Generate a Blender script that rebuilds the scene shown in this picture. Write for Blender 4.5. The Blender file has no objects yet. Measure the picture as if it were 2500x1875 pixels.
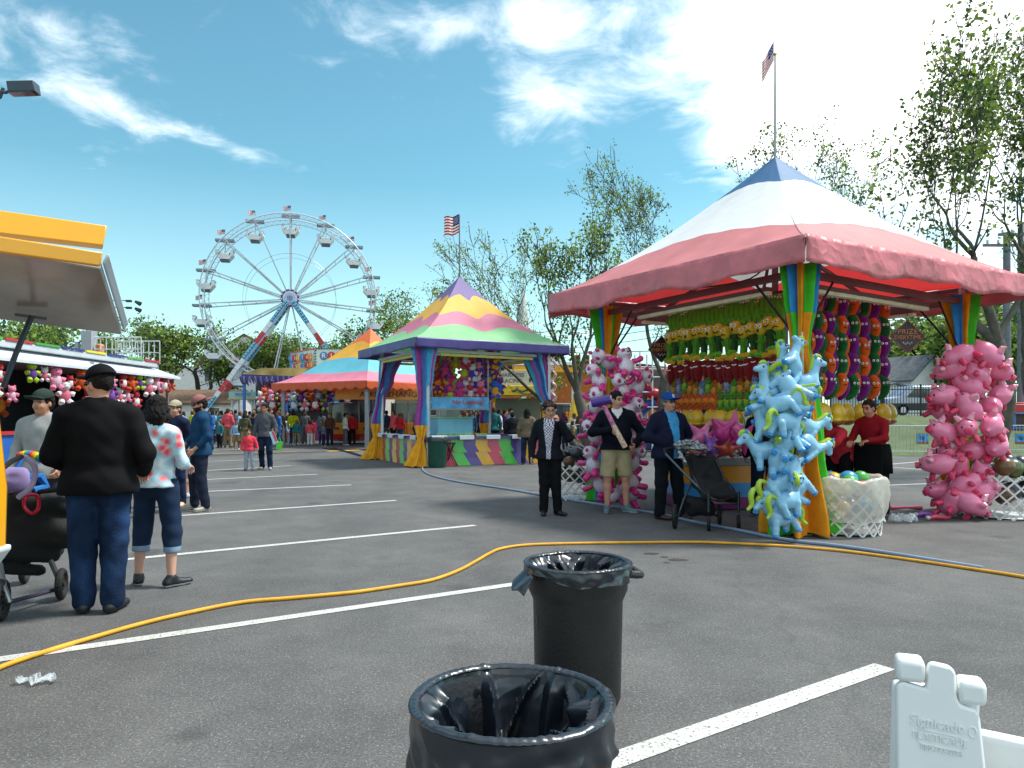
import bpy, math, random
import numpy as np
from mathutils import Vector, Matrix, Euler
rad = math.radians
rnd = random.Random(11)
SC = bpy.context.scene
COL = SC.collection
F = 1780.0; EYE = 1.45; HZ = 1015.0; CX = 1250.0      # focal length in photo pixels, eye height, horizon row

def pt(px, py, d):
    return Vector(((px - CX) / F * d, d, EYE + (HZ - py) / F * d))
def gp(px, py):
    d = F * EYE / (py - HZ)
    return Vector(((px - CX) / F * d, d, 0.0))
def ppm(d): return F / d
def lin(c):
    if isinstance(c, str):
        c = c.lstrip('#'); c = [int(c[i:i + 2], 16) / 255 for i in (0, 2, 4)]
        return tuple((v / 12.92 if v <= .04045 else ((v + .055) / 1.055) ** 2.4) for v in c)
    return tuple(c)

# ---------------------------------------------------------------- materials
MATS = {}
def mat(key, col=None, rough=.6, metal=0., var=.12, scale=6., bump=0., bscale=60., spec=None, trans=0., alpha=1., coat=0.,
        sheen=0., sss=0., emit=None, estr=1., tl=0., tlc=None):
    if key in MATS: return MATS[key]
    m = bpy.data.materials.new(key); m.use_nodes = True
    nt = m.node_tree; b = nt.nodes['Principled BSDF']
    c = lin(col)
    tc = nt.nodes.new('ShaderNodeTexCoord')
    n = nt.nodes.new('ShaderNodeTexNoise'); n.inputs['Scale'].default_value = scale; n.inputs['Detail'].default_value = 4
    nt.links.new(tc.outputs['Object'], n.inputs['Vector'])
    mx = nt.nodes.new('ShaderNodeMix'); mx.data_type = 'RGBA'
    mr = nt.nodes.new('ShaderNodeMapRange'); mr.inputs[1].default_value = .3; mr.inputs[2].default_value = .7
    nt.links.new(n.outputs['Fac'], mr.inputs[0]); nt.links.new(mr.outputs[0], mx.inputs[0])
    mx.inputs[6].default_value = tuple(v * (1 - var) for v in c) + (1,)
    mx.inputs[7].default_value = tuple(min(1, v * (1 + var) + .01 * var) for v in c) + (1,)
    nt.links.new(mx.outputs[2], b.inputs['Base Color'])
    b.inputs['Roughness'].default_value = rough; b.inputs['Metallic'].default_value = metal
    if spec is not None: b.inputs['Specular IOR Level'].default_value = spec
    if coat: b.inputs['Coat Weight'].default_value = coat; b.inputs['Coat Roughness'].default_value = .15
    if sheen: b.inputs['Sheen Weight'].default_value = sheen
    if trans: b.inputs['Transmission Weight'].default_value = trans
    if sss: b.inputs['Subsurface Weight'].default_value = sss; b.inputs['Subsurface Radius'].default_value = (.05, .02, .01); b.inputs['Subsurface Scale'].default_value = .2
    if alpha < 1: b.inputs['Alpha'].default_value = alpha
    if emit is not None:
        b.inputs['Emission Color'].default_value = lin(emit) + (1,); b.inputs['Emission Strength'].default_value = estr
    if bump:
        n2 = nt.nodes.new('ShaderNodeTexNoise'); n2.inputs['Scale'].default_value = bscale; n2.inputs['Detail'].default_value = 5
        nt.links.new(tc.outputs['Object'], n2.inputs['Vector'])
        bp = nt.nodes.new('ShaderNodeBump'); bp.inputs['Strength'].default_value = bump; bp.inputs['Distance'].default_value = .02
        nt.links.new(n2.outputs['Fac'], bp.inputs['Height']); nt.links.new(bp.outputs[0], b.inputs['Normal'])
    if tl:      # thin cloth lets light through
        t = nt.nodes.new('ShaderNodeBsdfTranslucent'); nt.links.new(mx.outputs[2], t.inputs['Color']) if tlc is None else setattr(t.inputs['Color'], 'default_value', lin(tlc) + (1,))
        ms = nt.nodes.new('ShaderNodeMixShader'); ms.inputs[0].default_value = tl
        nt.links.new(b.outputs[0], ms.inputs[1]); nt.links.new(t.outputs[0], ms.inputs[2])
        nt.links.new(ms.outputs[0], nt.nodes['Material Output'].inputs['Surface'])
    MATS[key] = m
    return m
def cloth(col): return mat('cloth ' + str(col), col, .85, bump=.25, bscale=190, var=.14, scale=7, spec=.15)
def plush(col): return mat('plush ' + str(col), col, .9, bump=.5, bscale=120, var=.2, scale=14, sheen=.15, spec=.2)
def vinyl(col): return mat('vinyl ' + str(col), col, .28, var=.06, coat=.35, bump=.04, bscale=20, tl=.12)
def paint(col, rough=.4, var=.08): return mat('paint %s %.2f' % (col, rough), col, rough, var=var, scale=3, bump=.04, bscale=12)
def skin(col='#c08a6c'): return mat('skin ' + col, col, .5, var=.07, scale=12, sss=.05)
def metal(col='#9a9a98', rough=.35): return mat('metal ' + col, col, rough, metal=.85, var=.1)

def crumple(m, sc=7., st=.8):
    nt = m.node_tree; b = nt.nodes['Principled BSDF']; tc = nt.nodes['Texture Coordinate']
    n = nt.nodes.new('ShaderNodeTexNoise'); n.inputs['Scale'].default_value = sc * .6; n.inputs['Detail'].default_value = 3; nt.links.new(tc.outputs['Object'], n.inputs['Vector'])
    va = nt.nodes.new('ShaderNodeVectorMath'); va.operation = 'MULTIPLY_ADD'; nt.links.new(n.outputs['Color'], va.inputs[0]); va.inputs[1].default_value = (.25, .25, .25); nt.links.new(tc.outputs['Object'], va.inputs[2])
    v = nt.nodes.new('ShaderNodeTexVoronoi'); v.inputs['Scale'].default_value = sc; nt.links.new(va.outputs[0], v.inputs['Vector'])
    bp = nt.nodes.new('ShaderNodeBump'); bp.inputs['Strength'].default_value = st; bp.inputs['Distance'].default_value = .05
    nt.links.new(v.outputs['Distance'], bp.inputs['Height']); nt.links.new(bp.outputs[0], b.inputs['Normal'])
def denim(col):
    key = 'denim ' + col
    if key in MATS: return MATS[key]
    m = mat(key, col, .85, var=.45, scale=3.2, bump=.4, bscale=110, spec=.15)
    mx = [n for n in m.node_tree.nodes if n.bl_idname == 'ShaderNodeMix'][0]; c = lin(col); mx.inputs[6].default_value = tuple(v * .6 for v in c) + (1,); mx.inputs[7].default_value = tuple(v * 2.1 for v in c) + (1,)
    [n for n in m.node_tree.nodes if n.bl_idname == 'ShaderNodeMapRange'][0].inputs[1].default_value = .42
    return m
# ---------------------------------------------------------------- mesh builder
def frame(t):
    t = Vector(t).normalized()
    a = Vector((0, 0, 1)) if abs(t.z) < .9 else Vector((1, 0, 0))
    u = t.cross(a).normalized(); return u, t.cross(u).normalized() * -1
class MB:
    def __init__(s): s.v = []; s.f = []; s.m = []
    def add(s, vs, fs, mi=0):
        o = len(s.v); s.v += [tuple(p) for p in vs]
        s.f += [tuple(i + o for i in f) for f in fs]
        s.m += (list(mi) if isinstance(mi, (list, tuple)) else [mi] * len(fs)); return s
    def box(s, c, d, mi=0, rot=None):
        h = [x / 2 for x in d]; vs = []
        for i in range(8):
            p = Vector((h[0] if i & 1 else -h[0], h[1] if i & 2 else -h[1], h[2] if i & 4 else -h[2]))
            if rot is not None: p = rot @ p
            vs.append(p + Vector(c))
        return s.add(vs, [(0, 2, 3, 1), (4, 5, 7, 6), (0, 1, 5, 4), (2, 6, 7, 3), (0, 4, 6, 2), (1, 3, 7, 5)], mi)
    def quad(s, a, b, c, d, mi=0): return s.add([a, b, c, d], [(0, 1, 2, 3)], mi)
    def beam(s, a, b, w, h=None, mi=0):
        a = Vector(a); b = Vector(b); h = h or w; t = (b - a)
        u, v = frame(t); u = u * w / 2; v = v * h / 2
        vs = [a - u - v, a + u - v, a + u + v, a - u + v, b - u - v, b + u - v, b + u + v, b - u + v]
        return s.add(vs, [(3, 2, 1, 0), (4, 5, 6, 7), (0, 1, 5, 4), (1, 2, 6, 5), (2, 3, 7, 6), (3, 0, 4, 7)], mi)
    def tube(s, path, r, n=8, mi=0, caps=True):
        P = [Vector(p) for p in path]; k = len(P)
        rs = list(r) if isinstance(r, (list, tuple)) else [r] * k
        vs = []; fs = []; u = None
        for i, p in enumerate(P):
            t = (P[min(i + 1, k - 1)] - P[max(i - 1, 0)])
            if t.length < 1e-9: t = Vector((0, 0, 1))
            t.normalize()
            if u is None: u, w = frame(t)
            else:
                u = (u - t * u.dot(t))
                if u.length < 1e-6: u, w = frame(t)
                u.normalize()
            w = t.cross(u)
            for j in range(n):
                a = 2 * math.pi * j / n
                vs.append(p + (u * math.cos(a) + w * math.sin(a)) * rs[i])
        for i in range(k - 1):
            for j in range(n):
                a = i * n + j; b = i * n + (j + 1) % n
                fs.append((a, b, b + n, a + n))
        if caps: fs.append(tuple(range(n - 1, -1, -1))); fs.append(tuple((k - 1) * n + j for j in range(n)))
        return s.add(vs, fs, mi)
    def cyl(s, a, b, r, r2=None, n=12, mi=0): return s.tube([a, b], [r, r if r2 is None else r2], n, mi)
    def lathe(s, prof, n=24, c=(0, 0, 0), mi=0, fn=None, sx=1, sy=1):
        vs = []; fs = []; mm = []
        for i, (r, z) in enumerate(prof):
            for j in range(n):
                a = 2 * math.pi * j / n; rr, zz = (r, z) if fn is None else fn(r, z, a, i)
                vs.append((c[0] + rr * math.cos(a) * sx, c[1] + rr * math.sin(a) * sy, c[2] + zz))
        for i in range(len(prof) - 1):
            for j in range(n):
                a = i * n + j; b = i * n + (j + 1) % n; fs.append((a, b, b + n, a + n))
                mm.append(mi(i, j) if callable(mi) else mi)
        return s.add(vs, fs, mm)
    def ball(s, c, r, mi=0, nu=12, nv=8, rot=None):
        if not isinstance(r, (list, tuple)): r = (r, r, r)
        vs = []; fs = []
        for i in range(nv + 1):
            th = math.pi * i / nv
            for j in range(nu):
                a = 2 * math.pi * j / nu
                p = Vector((r[0] * math.sin(th) * math.cos(a), r[1] * math.sin(th) * math.sin(a), r[2] * math.cos(th)))
                if rot is not None: p = rot @ p
                vs.append(p + Vector(c))
        for i in range(nv):
            for j in range(nu):
                a = i * nu + j; b = i * nu + (j + 1) % nu; fs.append((a, a + nu, b + nu, b))
        return s.add(vs, fs, mi)
    def prism(s, poly, t, mi=0, M=None):      # poly in local xz, thickness along y, centred
        n = len(poly); vs = []
        for y in (-t / 2, t / 2):
            for (x, z) in poly:
                p = Vector((x, y, z)); vs.append(M @ p if M is not None else p)
        fs = [tuple(range(n)), tuple(range(2 * n - 1, n - 1, -1))]
        for i in range(n): fs.append(((i + 1) % n, i, i + n, (i + 1) % n + n))
        return s.add(vs, fs, mi)
    def grid(s, fn, nu, nv, mi=0, closeu=False):
        vs = [fn(i / (nu - (0 if closeu else 1)), j / (nv - 1)) for j in range(nv) for i in range(nu)]
        fs = []; mm = []
        for j in range(nv - 1):
            for i in range(nu if closeu else nu - 1):
                a = j * nu + i; b = j * nu + (i + 1) % nu
                fs.append((a, b, b + nu, a + nu)); mm.append(mi(i, j) if callable(mi) else mi)
        return s.add(vs, fs, mm)
    def merge(s, me):                          # add (verts, faces) from the surface builder
        return s.add(*me)
    def build(s, name, mats, parent=None, smooth=True, angle=38, bevel=0, loc=None, solid=0):
        me = bpy.data.meshes.new(name)
        me.from_pydata(s.v, [], s.f)
        if not isinstance(mats, (list, tuple)): mats = [mats]
        for m in mats: me.materials.append(m)
        me.polygons.foreach_set('material_index', np.array(s.m, dtype=np.int32))
        if smooth:
            me.polygons.foreach_set('use_smooth', np.ones(len(s.f), dtype=bool))
            me.update()
            if angle < 179: me.set_sharp_from_angle(angle=rad(angle))
        me.update()
        return link(name, me, parent, bevel, loc, solid)
def link(name, me, parent=None, bevel=0, loc=None, solid=0):
    o = bpy.data.objects.new(name, me); COL.objects.link(o)
    if parent is not None: o.parent = parent
    if loc is not None: o.location = loc
    if solid:
        md = o.modifiers.new('thickness', 'SOLIDIFY'); md.thickness = solid; md.offset = 0
    if bevel:
        md = o.modifiers.new('bevel', 'BEVEL'); md.width = bevel; md.segments = 2; md.limit_method = 'ANGLE'
    return o
def tag(o, label=None, cat=None, group=None, kind=None):
    if label: o['label'] = label
    if cat: o['category'] = cat
    if group: o['group'] = group
    if kind: o['kind'] = kind
    return o
def thing(name, label, cat, loc=(0, 0, 0), rz=0., group=None):
    o = bpy.data.objects.new(name, None); COL.objects.link(o); o.empty_display_size = .1
    o.location = loc; o.rotation_euler = (0, 0, rz)
    return tag(o, label, cat, group)
def kids(o): return [c for c in bpy.data.objects if c.parent is o]
KID = {}
def dup(root, loc, rot=None, label=None, group=None, scale=None, mats=None):
    if root.name not in KID: KID[root.name] = [(c, kids(c)) for c in kids(root)]
    r = root.copy(); COL.objects.link(r); r.location = loc
    if rot is not None: r.rotation_euler = rot
    if scale: r.scale = (scale,) * 3
    if label: r['label'] = label
    if group: r['group'] = group
    if mats: setmats(r, mats)
    for ch, gs in KID[root.name]:
        c = ch.copy(); COL.objects.link(c); c.parent = r
        if mats: setmats(c, mats)
        for g in gs:
            d = g.copy(); COL.objects.link(d); d.parent = c
            if mats: setmats(d, mats)
    return r
def setmats(o, mp):
    if o.type != 'MESH': return
    for sl in o.material_slots:
        if sl.material and sl.material.name in mp:
            k = mp[sl.material.name]; sl.link = 'OBJECT'; sl.material = k
FONTS = {}
def text_mesh(s, size, ext=.01, align='CENTER', offset=0., sx=1.):
    cu = bpy.data.curves.new('t', 'FONT'); cu.body = s; cu.size = size; cu.extrude = ext; cu.align_x = align; cu.align_y = 'CENTER'
    cu.offset = offset; cu.resolution_u = 3
    ob = bpy.data.objects.new('t', cu); COL.objects.link(ob)
    dg = bpy.context.evaluated_depsgraph_get(); me = bpy.data.meshes.new_from_object(ob.evaluated_get(dg))
    vs = [(v.co.x * sx, -v.co.z, v.co.y) for v in me.vertices]; fs = [tuple(p.vertices) for p in me.polygons]
    bpy.data.objects.remove(ob); bpy.data.curves.remove(cu); bpy.data.meshes.remove(me)
    return vs, fs          # upright, reads along +x, faces -y
def xf(me, M): return [tuple(M @ Vector(v)) for v in me[0]], me[1]

# ---------------------------------------------------------------- organic surfaces (distance field -> mesh)
def smin(a, b, k):
    if k <= 0: return np.minimum(a, b)
    h = np.clip(.5 + .5 * (b - a) / k, 0, 1)
    return b * (1 - h) + a * h - k * h * (1 - h)
def A3(p): return np.array([p[0], p[1], p[2]], dtype=float)
class SDF:
    """a smooth union of ellipsoids and tapered limbs; bb gives the box each touches"""
    def __init__(s, k=.03): s.p = []; s.k = k
    def ell(s, c, r, Rm=None, k=None):
        c = A3(c); r = A3(r) if isinstance(r, (tuple, list, Vector)) else np.array([r] * 3, float)
        Q = np.eye(3) if Rm is None else np.array(Rm)
        mr = r.min()
        def f(P):
            q = (P - c) @ Q
            l1 = np.sqrt(((q / r) ** 2).sum(-1)); l2 = np.sqrt(((q / (r * r)) ** 2).sum(-1)) + 1e-9
            return l1 * (l1 - 1) / l2
        m = r.max(); s.p.append((f, c - m, c + m, s.k if k is None else k, 0)); return s
    def cap(s, a, b, ra, rb=None, flat=None, k=None):
        a = A3(a); b = A3(b); rb = ra if rb is None else rb
        fd = None
        if flat is not None: fd = A3(flat[0]); fd = fd / np.linalg.norm(fd); fk = flat[1]
        ba = b - a
        if fd is not None: ba2 = ba + (1 / fk - 1) * (ba @ fd) * fd
        else: ba2 = ba
        L2 = max(ba2 @ ba2, 1e-9)
        def f(P):
            pa = P - a
            if fd is not None: pa = pa + (1 / fk - 1) * (pa @ fd)[..., None] * fd
            h = np.clip((pa @ ba2) / L2, 0, 1)
            return np.sqrt(((pa - h[..., None] * ba2) ** 2).sum(-1)) - (ra + (rb - ra) * h)
        m = max(ra, rb); s.p.append((f, np.minimum(a, b) - m, np.maximum(a, b) + m, s.k if k is None else k, 0)); return s
    def chain(s, pts, rs, **kw):
        for i in range(len(pts) - 1): s.cap(pts[i], pts[i + 1], rs[i], rs[i + 1], **kw)
        return s
    def cut(s, n, d):       # keep n.P < d
        n = A3(n)
        s.p.append((lambda P: P @ n - d, None, None, 0, 1)); return s
    def carve(s, c, r):     # subtract an ellipsoid
        c = A3(c); r = A3(r)
        s.p.append((lambda P: -(np.sqrt((((P - c) / r) ** 2).sum(-1)) - 1) * r.min(), None, None, 0, 1)); return s
    def fn(s, f): s.p.append((f, None, None, 0, 2)); return s
    def mesh(s, h):
        lo = np.min([p[1] for p in s.p if p[1] is not None], 0) - 3 * h; hi = np.max([p[2] for p in s.p if p[1] is not None], 0) + 3 * h
        n = np.ceil((hi - lo) / h).astype(int) + 1
        ax = [lo[i] + h * np.arange(n[i]) for i in range(3)]
        D = np.full(n, 9., dtype=float)
        for f, a, b, k, mode in s.p:
            if mode == 0:
                mg = max(k, 2 * h) + h
                i0 = np.maximum(0, np.floor((a - mg - lo) / h)).astype(int); i1 = np.minimum(n, np.ceil((b + mg - lo) / h).astype(int) + 1)
                sl = tuple(slice(i0[i], i1[i]) for i in range(3))
            else: sl = (slice(None),) * 3
            X = np.stack(np.meshgrid(ax[0][sl[0]], ax[1][sl[1]], ax[2][sl[2]], indexing='ij'), -1)
            if mode == 0: D[sl] = smin(D[sl], f(X), k)
            elif mode == 1: D = np.maximum(D, f(X))
            else: D = D + f(X)
        return nets(D, lo, h)
def nets(D, lo, h):
    S = D < 0; nx, ny, nz = D.shape
    cs = [(i, j, k) for i in (0, 1) for j in (0, 1) for k in (0, 1)]
    sub = lambda A, c: A[c[0]:nx - 1 + c[0], c[1]:ny - 1 + c[1], c[2]:nz - 1 + c[2]]
    cnt = sum(sub(S, c).astype(np.int8) for c in cs)
    mask = (cnt > 0) & (cnt < 8); idx = np.full(mask.shape, -1); I = np.argwhere(mask); idx[mask] = np.arange(len(I))
    acc = np.zeros((len(I), 3)); w = np.zeros(len(I))
    for c in cs:
        for a in range(3):
            if c[a] == 0:
                e = list(c); e[a] = 1
                d0 = D[I[:, 0] + c[0], I[:, 1] + c[1], I[:, 2] + c[2]]; d1 = D[I[:, 0] + e[0], I[:, 1] + e[1], I[:, 2] + e[2]]
                x = (d0 < 0) != (d1 < 0); t = np.where(x, d0 / np.where(x, d0 - d1, 1), 0)
                p = np.tile(np.array(c, float), (len(I), 1)); p[:, a] += t
                acc[x] += p[x]; w[x] += 1
    V = lo + h * (I + acc / w[:, None])
    fs = []
    for a in range(3):
        b, c = (a + 1) % 3, (a + 2) % 3
        s0 = [slice(None)] * 3; s1 = [slice(None)] * 3
        s0[a] = slice(0, -1); s1[a] = slice(1, None)
        s0[b] = s1[b] = slice(1, -1); s0[c] = s1[c] = slice(1, -1)
        A = S[tuple(s0)]; B = S[tuple(s1)]
        for inside, flip in ((A & ~B, False), (~A & B, True)):
            E = np.argwhere(inside)
            if not len(E): continue
            E = E.copy(); E[:, b] += 1; E[:, c] += 1
            def cell(db, dc):
                q = E.copy(); q[:, b] += db; q[:, c] += dc; return idx[q[:, 0], q[:, 1], q[:, 2]]
            Q = np.stack([cell(-1, -1), cell(0, -1), cell(0, 0), cell(-1, 0)], 1)
            if flip: Q = Q[:, ::-1]
            fs.append(Q)
    Fq = np.concatenate(fs); Fq = Fq[(Fq >= 0).all(1)]
    return V, Fq
def sdf_build(name, me, mats, parent=None, matfn=None, extra=None, bevel=0):
    V, Fq = me if not isinstance(me, list) else (None, None)
    if isinstance(me, list):
        Vs = []; Fs = []; o = 0
        for v, f in me: Vs.append(v); Fs.append(f + o); o += len(v)
        V = np.concatenate(Vs); Fq = np.concatenate(Fs)
    m = bpy.data.meshes.new(name)
    m.vertices.add(len(V)); m.vertices.foreach_set('co', V.astype(np.float32).ravel())
    m.loops.add(len(Fq) * 4); m.loops.foreach_set('vertex_index', Fq.astype(np.int32).ravel())
    m.polygons.add(len(Fq)); m.polygons.foreach_set('loop_start', np.arange(0, 4 * len(Fq), 4, dtype=np.int32))
    m.polygons.foreach_set('use_smooth', np.ones(len(Fq), dtype=bool))
    if not isinstance(mats, (list, tuple)): mats = [mats]
    for k in mats: m.materials.append(k)
    if matfn is not None:
        cen = V[Fq].mean(1); m.polygons.foreach_set('material_index', matfn(cen).astype(np.int32))
    m.update(calc_edges=True); m.validate()
    return link(name, m, parent)
def ridge(x): return 1 - abs(((x % 1.0) - .5) * 2)
def smooth_path(P, n=6):
    P = [Vector(p) for p in P]; out = []
    for i in range(len(P) - 1):
        p0 = P[max(i - 1, 0)]; p1 = P[i]; p2 = P[i + 1]; p3 = P[min(i + 2, len(P) - 1)]
        for k in range(n):
            t = k / n
            out.append(.5 * ((2 * p1) + (p2 - p0) * t + (2 * p0 - 5 * p1 + 4 * p2 - p3) * t * t + (3 * p1 - p0 - 3 * p2 + p3) * t ** 3))
    out.append(P[-1]); return out
EXPO = 0.62; SUN_E = 3.6; SUN_ANG = 10; SKY_S = .12; SKYTINT = (.70, 1.12, .96); CLOUDC = (12.5, 12.7, 12.8)
CLOUDS = [(2200, 120, 500, 330, 0, 1.7), (1860, 60, 260, 170, 0, .55), (2400, 480, 260, 200, 0, .9), (1340, 230, 130, 120, 30, .62), (1230, 50, 420, 80, 8, .6), (520, 345, 330, 30, -20, .6), (320, 300, 160, 45, -15, .3), (60, 90, 260, 130, -20, .6), (640, 100, 180, 70, 30, .1), (1430, 830, 200, 60, 0, .5), (2250, 760, 400, 110, 0, .6), (1830, 330, 130, 90, 0, .6), (1000, 20, 300, 60, 0, .3), (930, 770, 160, 30, 0, .35), (800, 550, 700, 160, 0, -.35), (500, 130, 250, 60, 0, -.3)]
# ================================================================ camera, sky, sun
cam = bpy.data.cameras.new('camera'); co = bpy.data.objects.new('camera', cam); COL.objects.link(co)
co.location = (0, 0, EYE); co.rotation_euler = (rad(90), 0, 0)
cam.sensor_width = 36; cam.lens = F * 36 / 2500; cam.shift_y = (HZ - 937.5) / 2500; cam.clip_end = 2500; cam.clip_start = .05
SC.camera = co
SC.view_settings.view_transform = 'Standard'; SC.view_settings.look = 'None'; SC.view_settings.gamma = 1
SC.view_settings.exposure = EXPO
SUN_EL = rad(58); SUN_AZ = rad(75)      # azimuth to the right of the view direction
sd = bpy.data.lights.new('sun', 'SUN'); sd.energy = SUN_E; sd.angle = rad(SUN_ANG); sd.color = (1, .955, .89)
so = bpy.data.objects.new('sun', sd); COL.objects.link(so)
sv = Vector((math.sin(SUN_AZ) * math.cos(SUN_EL), math.cos(SUN_AZ) * math.cos(SUN_EL), math.sin(SUN_EL)))
so.rotation_euler = sv.to_track_quat('Z', 'Y').to_euler(); so.location = (8, 8, 30)

def build_world():
    w = bpy.data.worlds.new('World'); SC.world = w; w.use_nodes = True
    nt = w.node_tree; N = nt.nodes; L = nt.links; N.clear()
    out = N.new('ShaderNodeOutputWorld'); bg = N.new('ShaderNodeBackground'); L.new(bg.outputs[0], out.inputs[0])
    sky = N.new('ShaderNodeTexSky'); sky.sky_type = 'NISHITA'; sky.sun_disc = False
    sky.sun_elevation = SUN_EL; sky.sun_rotation = SUN_AZ; sky.air_density = 1.0; sky.dust_density = .6; sky.ozone_density = 1.5
    tc = N.new('ShaderNodeTexCoord')
    sx = N.new('ShaderNodeSeparateXYZ'); L.new(tc.outputs['Generated'], sx.inputs[0])
    def M(op, a, b=None, c=None, clamp=False):
        m = N.new('ShaderNodeMath'); m.operation = op; m.use_clamp = clamp
        for i, v in enumerate((a, b, c)):
            if v is None: continue
            if isinstance(v, (int, float)): m.inputs[i].default_value = v
            else: L.new(v, m.inputs[i])
        return m.outputs[0]
    x, y, z = sx.outputs
    # a cloud layer: where the view ray meets a high plane
    zz = M('MAXIMUM', z, .02); yy = M('MAXIMUM', M('ABSOLUTE', y), .05)
    u = M('DIVIDE', x, yy); v = M('DIVIDE', z, yy)
    cv = N.new('ShaderNodeCombineXYZ'); L.new(M('DIVIDE', x, M('ADD', zz, .12)), cv.inputs[0]); L.new(M('DIVIDE', y, M('ADD', zz, .12)), cv.inputs[1])
    n1 = N.new('ShaderNodeTexNoise'); n1.inputs['Scale'].default_value = 1.6; n1.inputs['Detail'].default_value = 9; n1.inputs['Roughness'].default_value = .62; n1.inputs['Distortion'].default_value = .25
    L.new(cv.outputs[0], n1.inputs['Vector'])
    n2 = N.new('ShaderNodeTexNoise'); n2.inputs['Scale'].default_value = 5.5; n2.inputs['Detail'].default_value = 8; n2.inputs['Roughness'].default_value = .6; n2.inputs['Distortion'].default_value = .6
    L.new(cv.outputs[0], n2.inputs['Vector'])
    nz = M('ADD', M('MULTIPLY', n1.outputs['Fac'], .52), M('MULTIPLY', n2.outputs['Fac'], .48))
    tot = None
    for (px, py, rx, ry, ang, st) in CLOUDS:
        cu, cvv = (px - CX) / F, (HZ - py) / F; a = rad(ang)
        du = M('SUBTRACT', u, cu); dv = M('SUBTRACT', v, cvv)
        p = M('DIVIDE', M('ADD', M('MULTIPLY', du, math.cos(a)), M('MULTIPLY', dv, math.sin(a))), rx / F)
        q = M('DIVIDE', M('SUBTRACT', M('MULTIPLY', dv, math.cos(a)), M('MULTIPLY', du, math.sin(a))), ry / F)
        d2 = M('ADD', M('MULTIPLY', p, p), M('MULTIPLY', q, q))
        g = M('MULTIPLY', M('EXPONENT', M('MULTIPLY', d2, -1.0)), st)
        tot = g if tot is None else M('ADD', tot, g)
    high = N.new('ShaderNodeMapRange'); L.new(z, high.inputs[0]); high.inputs[1].default_value = .62; high.inputs[2].default_value = .80; high.inputs[4].default_value = .75
    back = N.new('ShaderNodeMapRange'); L.new(y, back.inputs[0]); back.inputs[1].default_value = .15; back.inputs[2].default_value = -.3; back.inputs[4].default_value = .6
    tot = M('ADD', tot, M('MAXIMUM', high.outputs[0], back.outputs[0]))
    cov = M('ADD', tot, M('MULTIPLY', M('SUBTRACT', nz, .5), 3.4))
    mr = N.new('ShaderNodeMapRange'); mr.interpolation_type = 'SMOOTHSTEP'
    L.new(cov, mr.inputs[0]); mr.inputs[1].default_value = .18; mr.inputs[2].default_value = 1.55; mr.inputs[3].default_value = 0; mr.inputs[4].default_value = 1
    hz = N.new('ShaderNodeMapRange'); L.new(z, hz.inputs[0]); hz.inputs[1].default_value = 0.0; hz.inputs[2].default_value = .30; hz.inputs[3].default_value = .2; hz.inputs[4].default_value = 0
    f = M('MAXIMUM', mr.outputs[0], hz.outputs[0])
    tint = N.new('ShaderNodeMix'); tint.data_type = 'RGBA'; tint.blend_type = 'MULTIPLY'; tint.inputs[0].default_value = 1
    L.new(sky.outputs[0], tint.inputs[6]); tint.inputs[7].default_value = SKYTINT + (1,)
    mx = N.new('ShaderNodeMix'); mx.data_type = 'RGBA'; L.new(f, mx.inputs[0]); L.new(tint.outputs[2], mx.inputs[6]); mx.inputs[7].default_value = CLOUDC + (1,)
    L.new(mx.outputs[2], bg.inputs[0]); bg.inputs[1].default_value = SKY_S
build_world()

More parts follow.
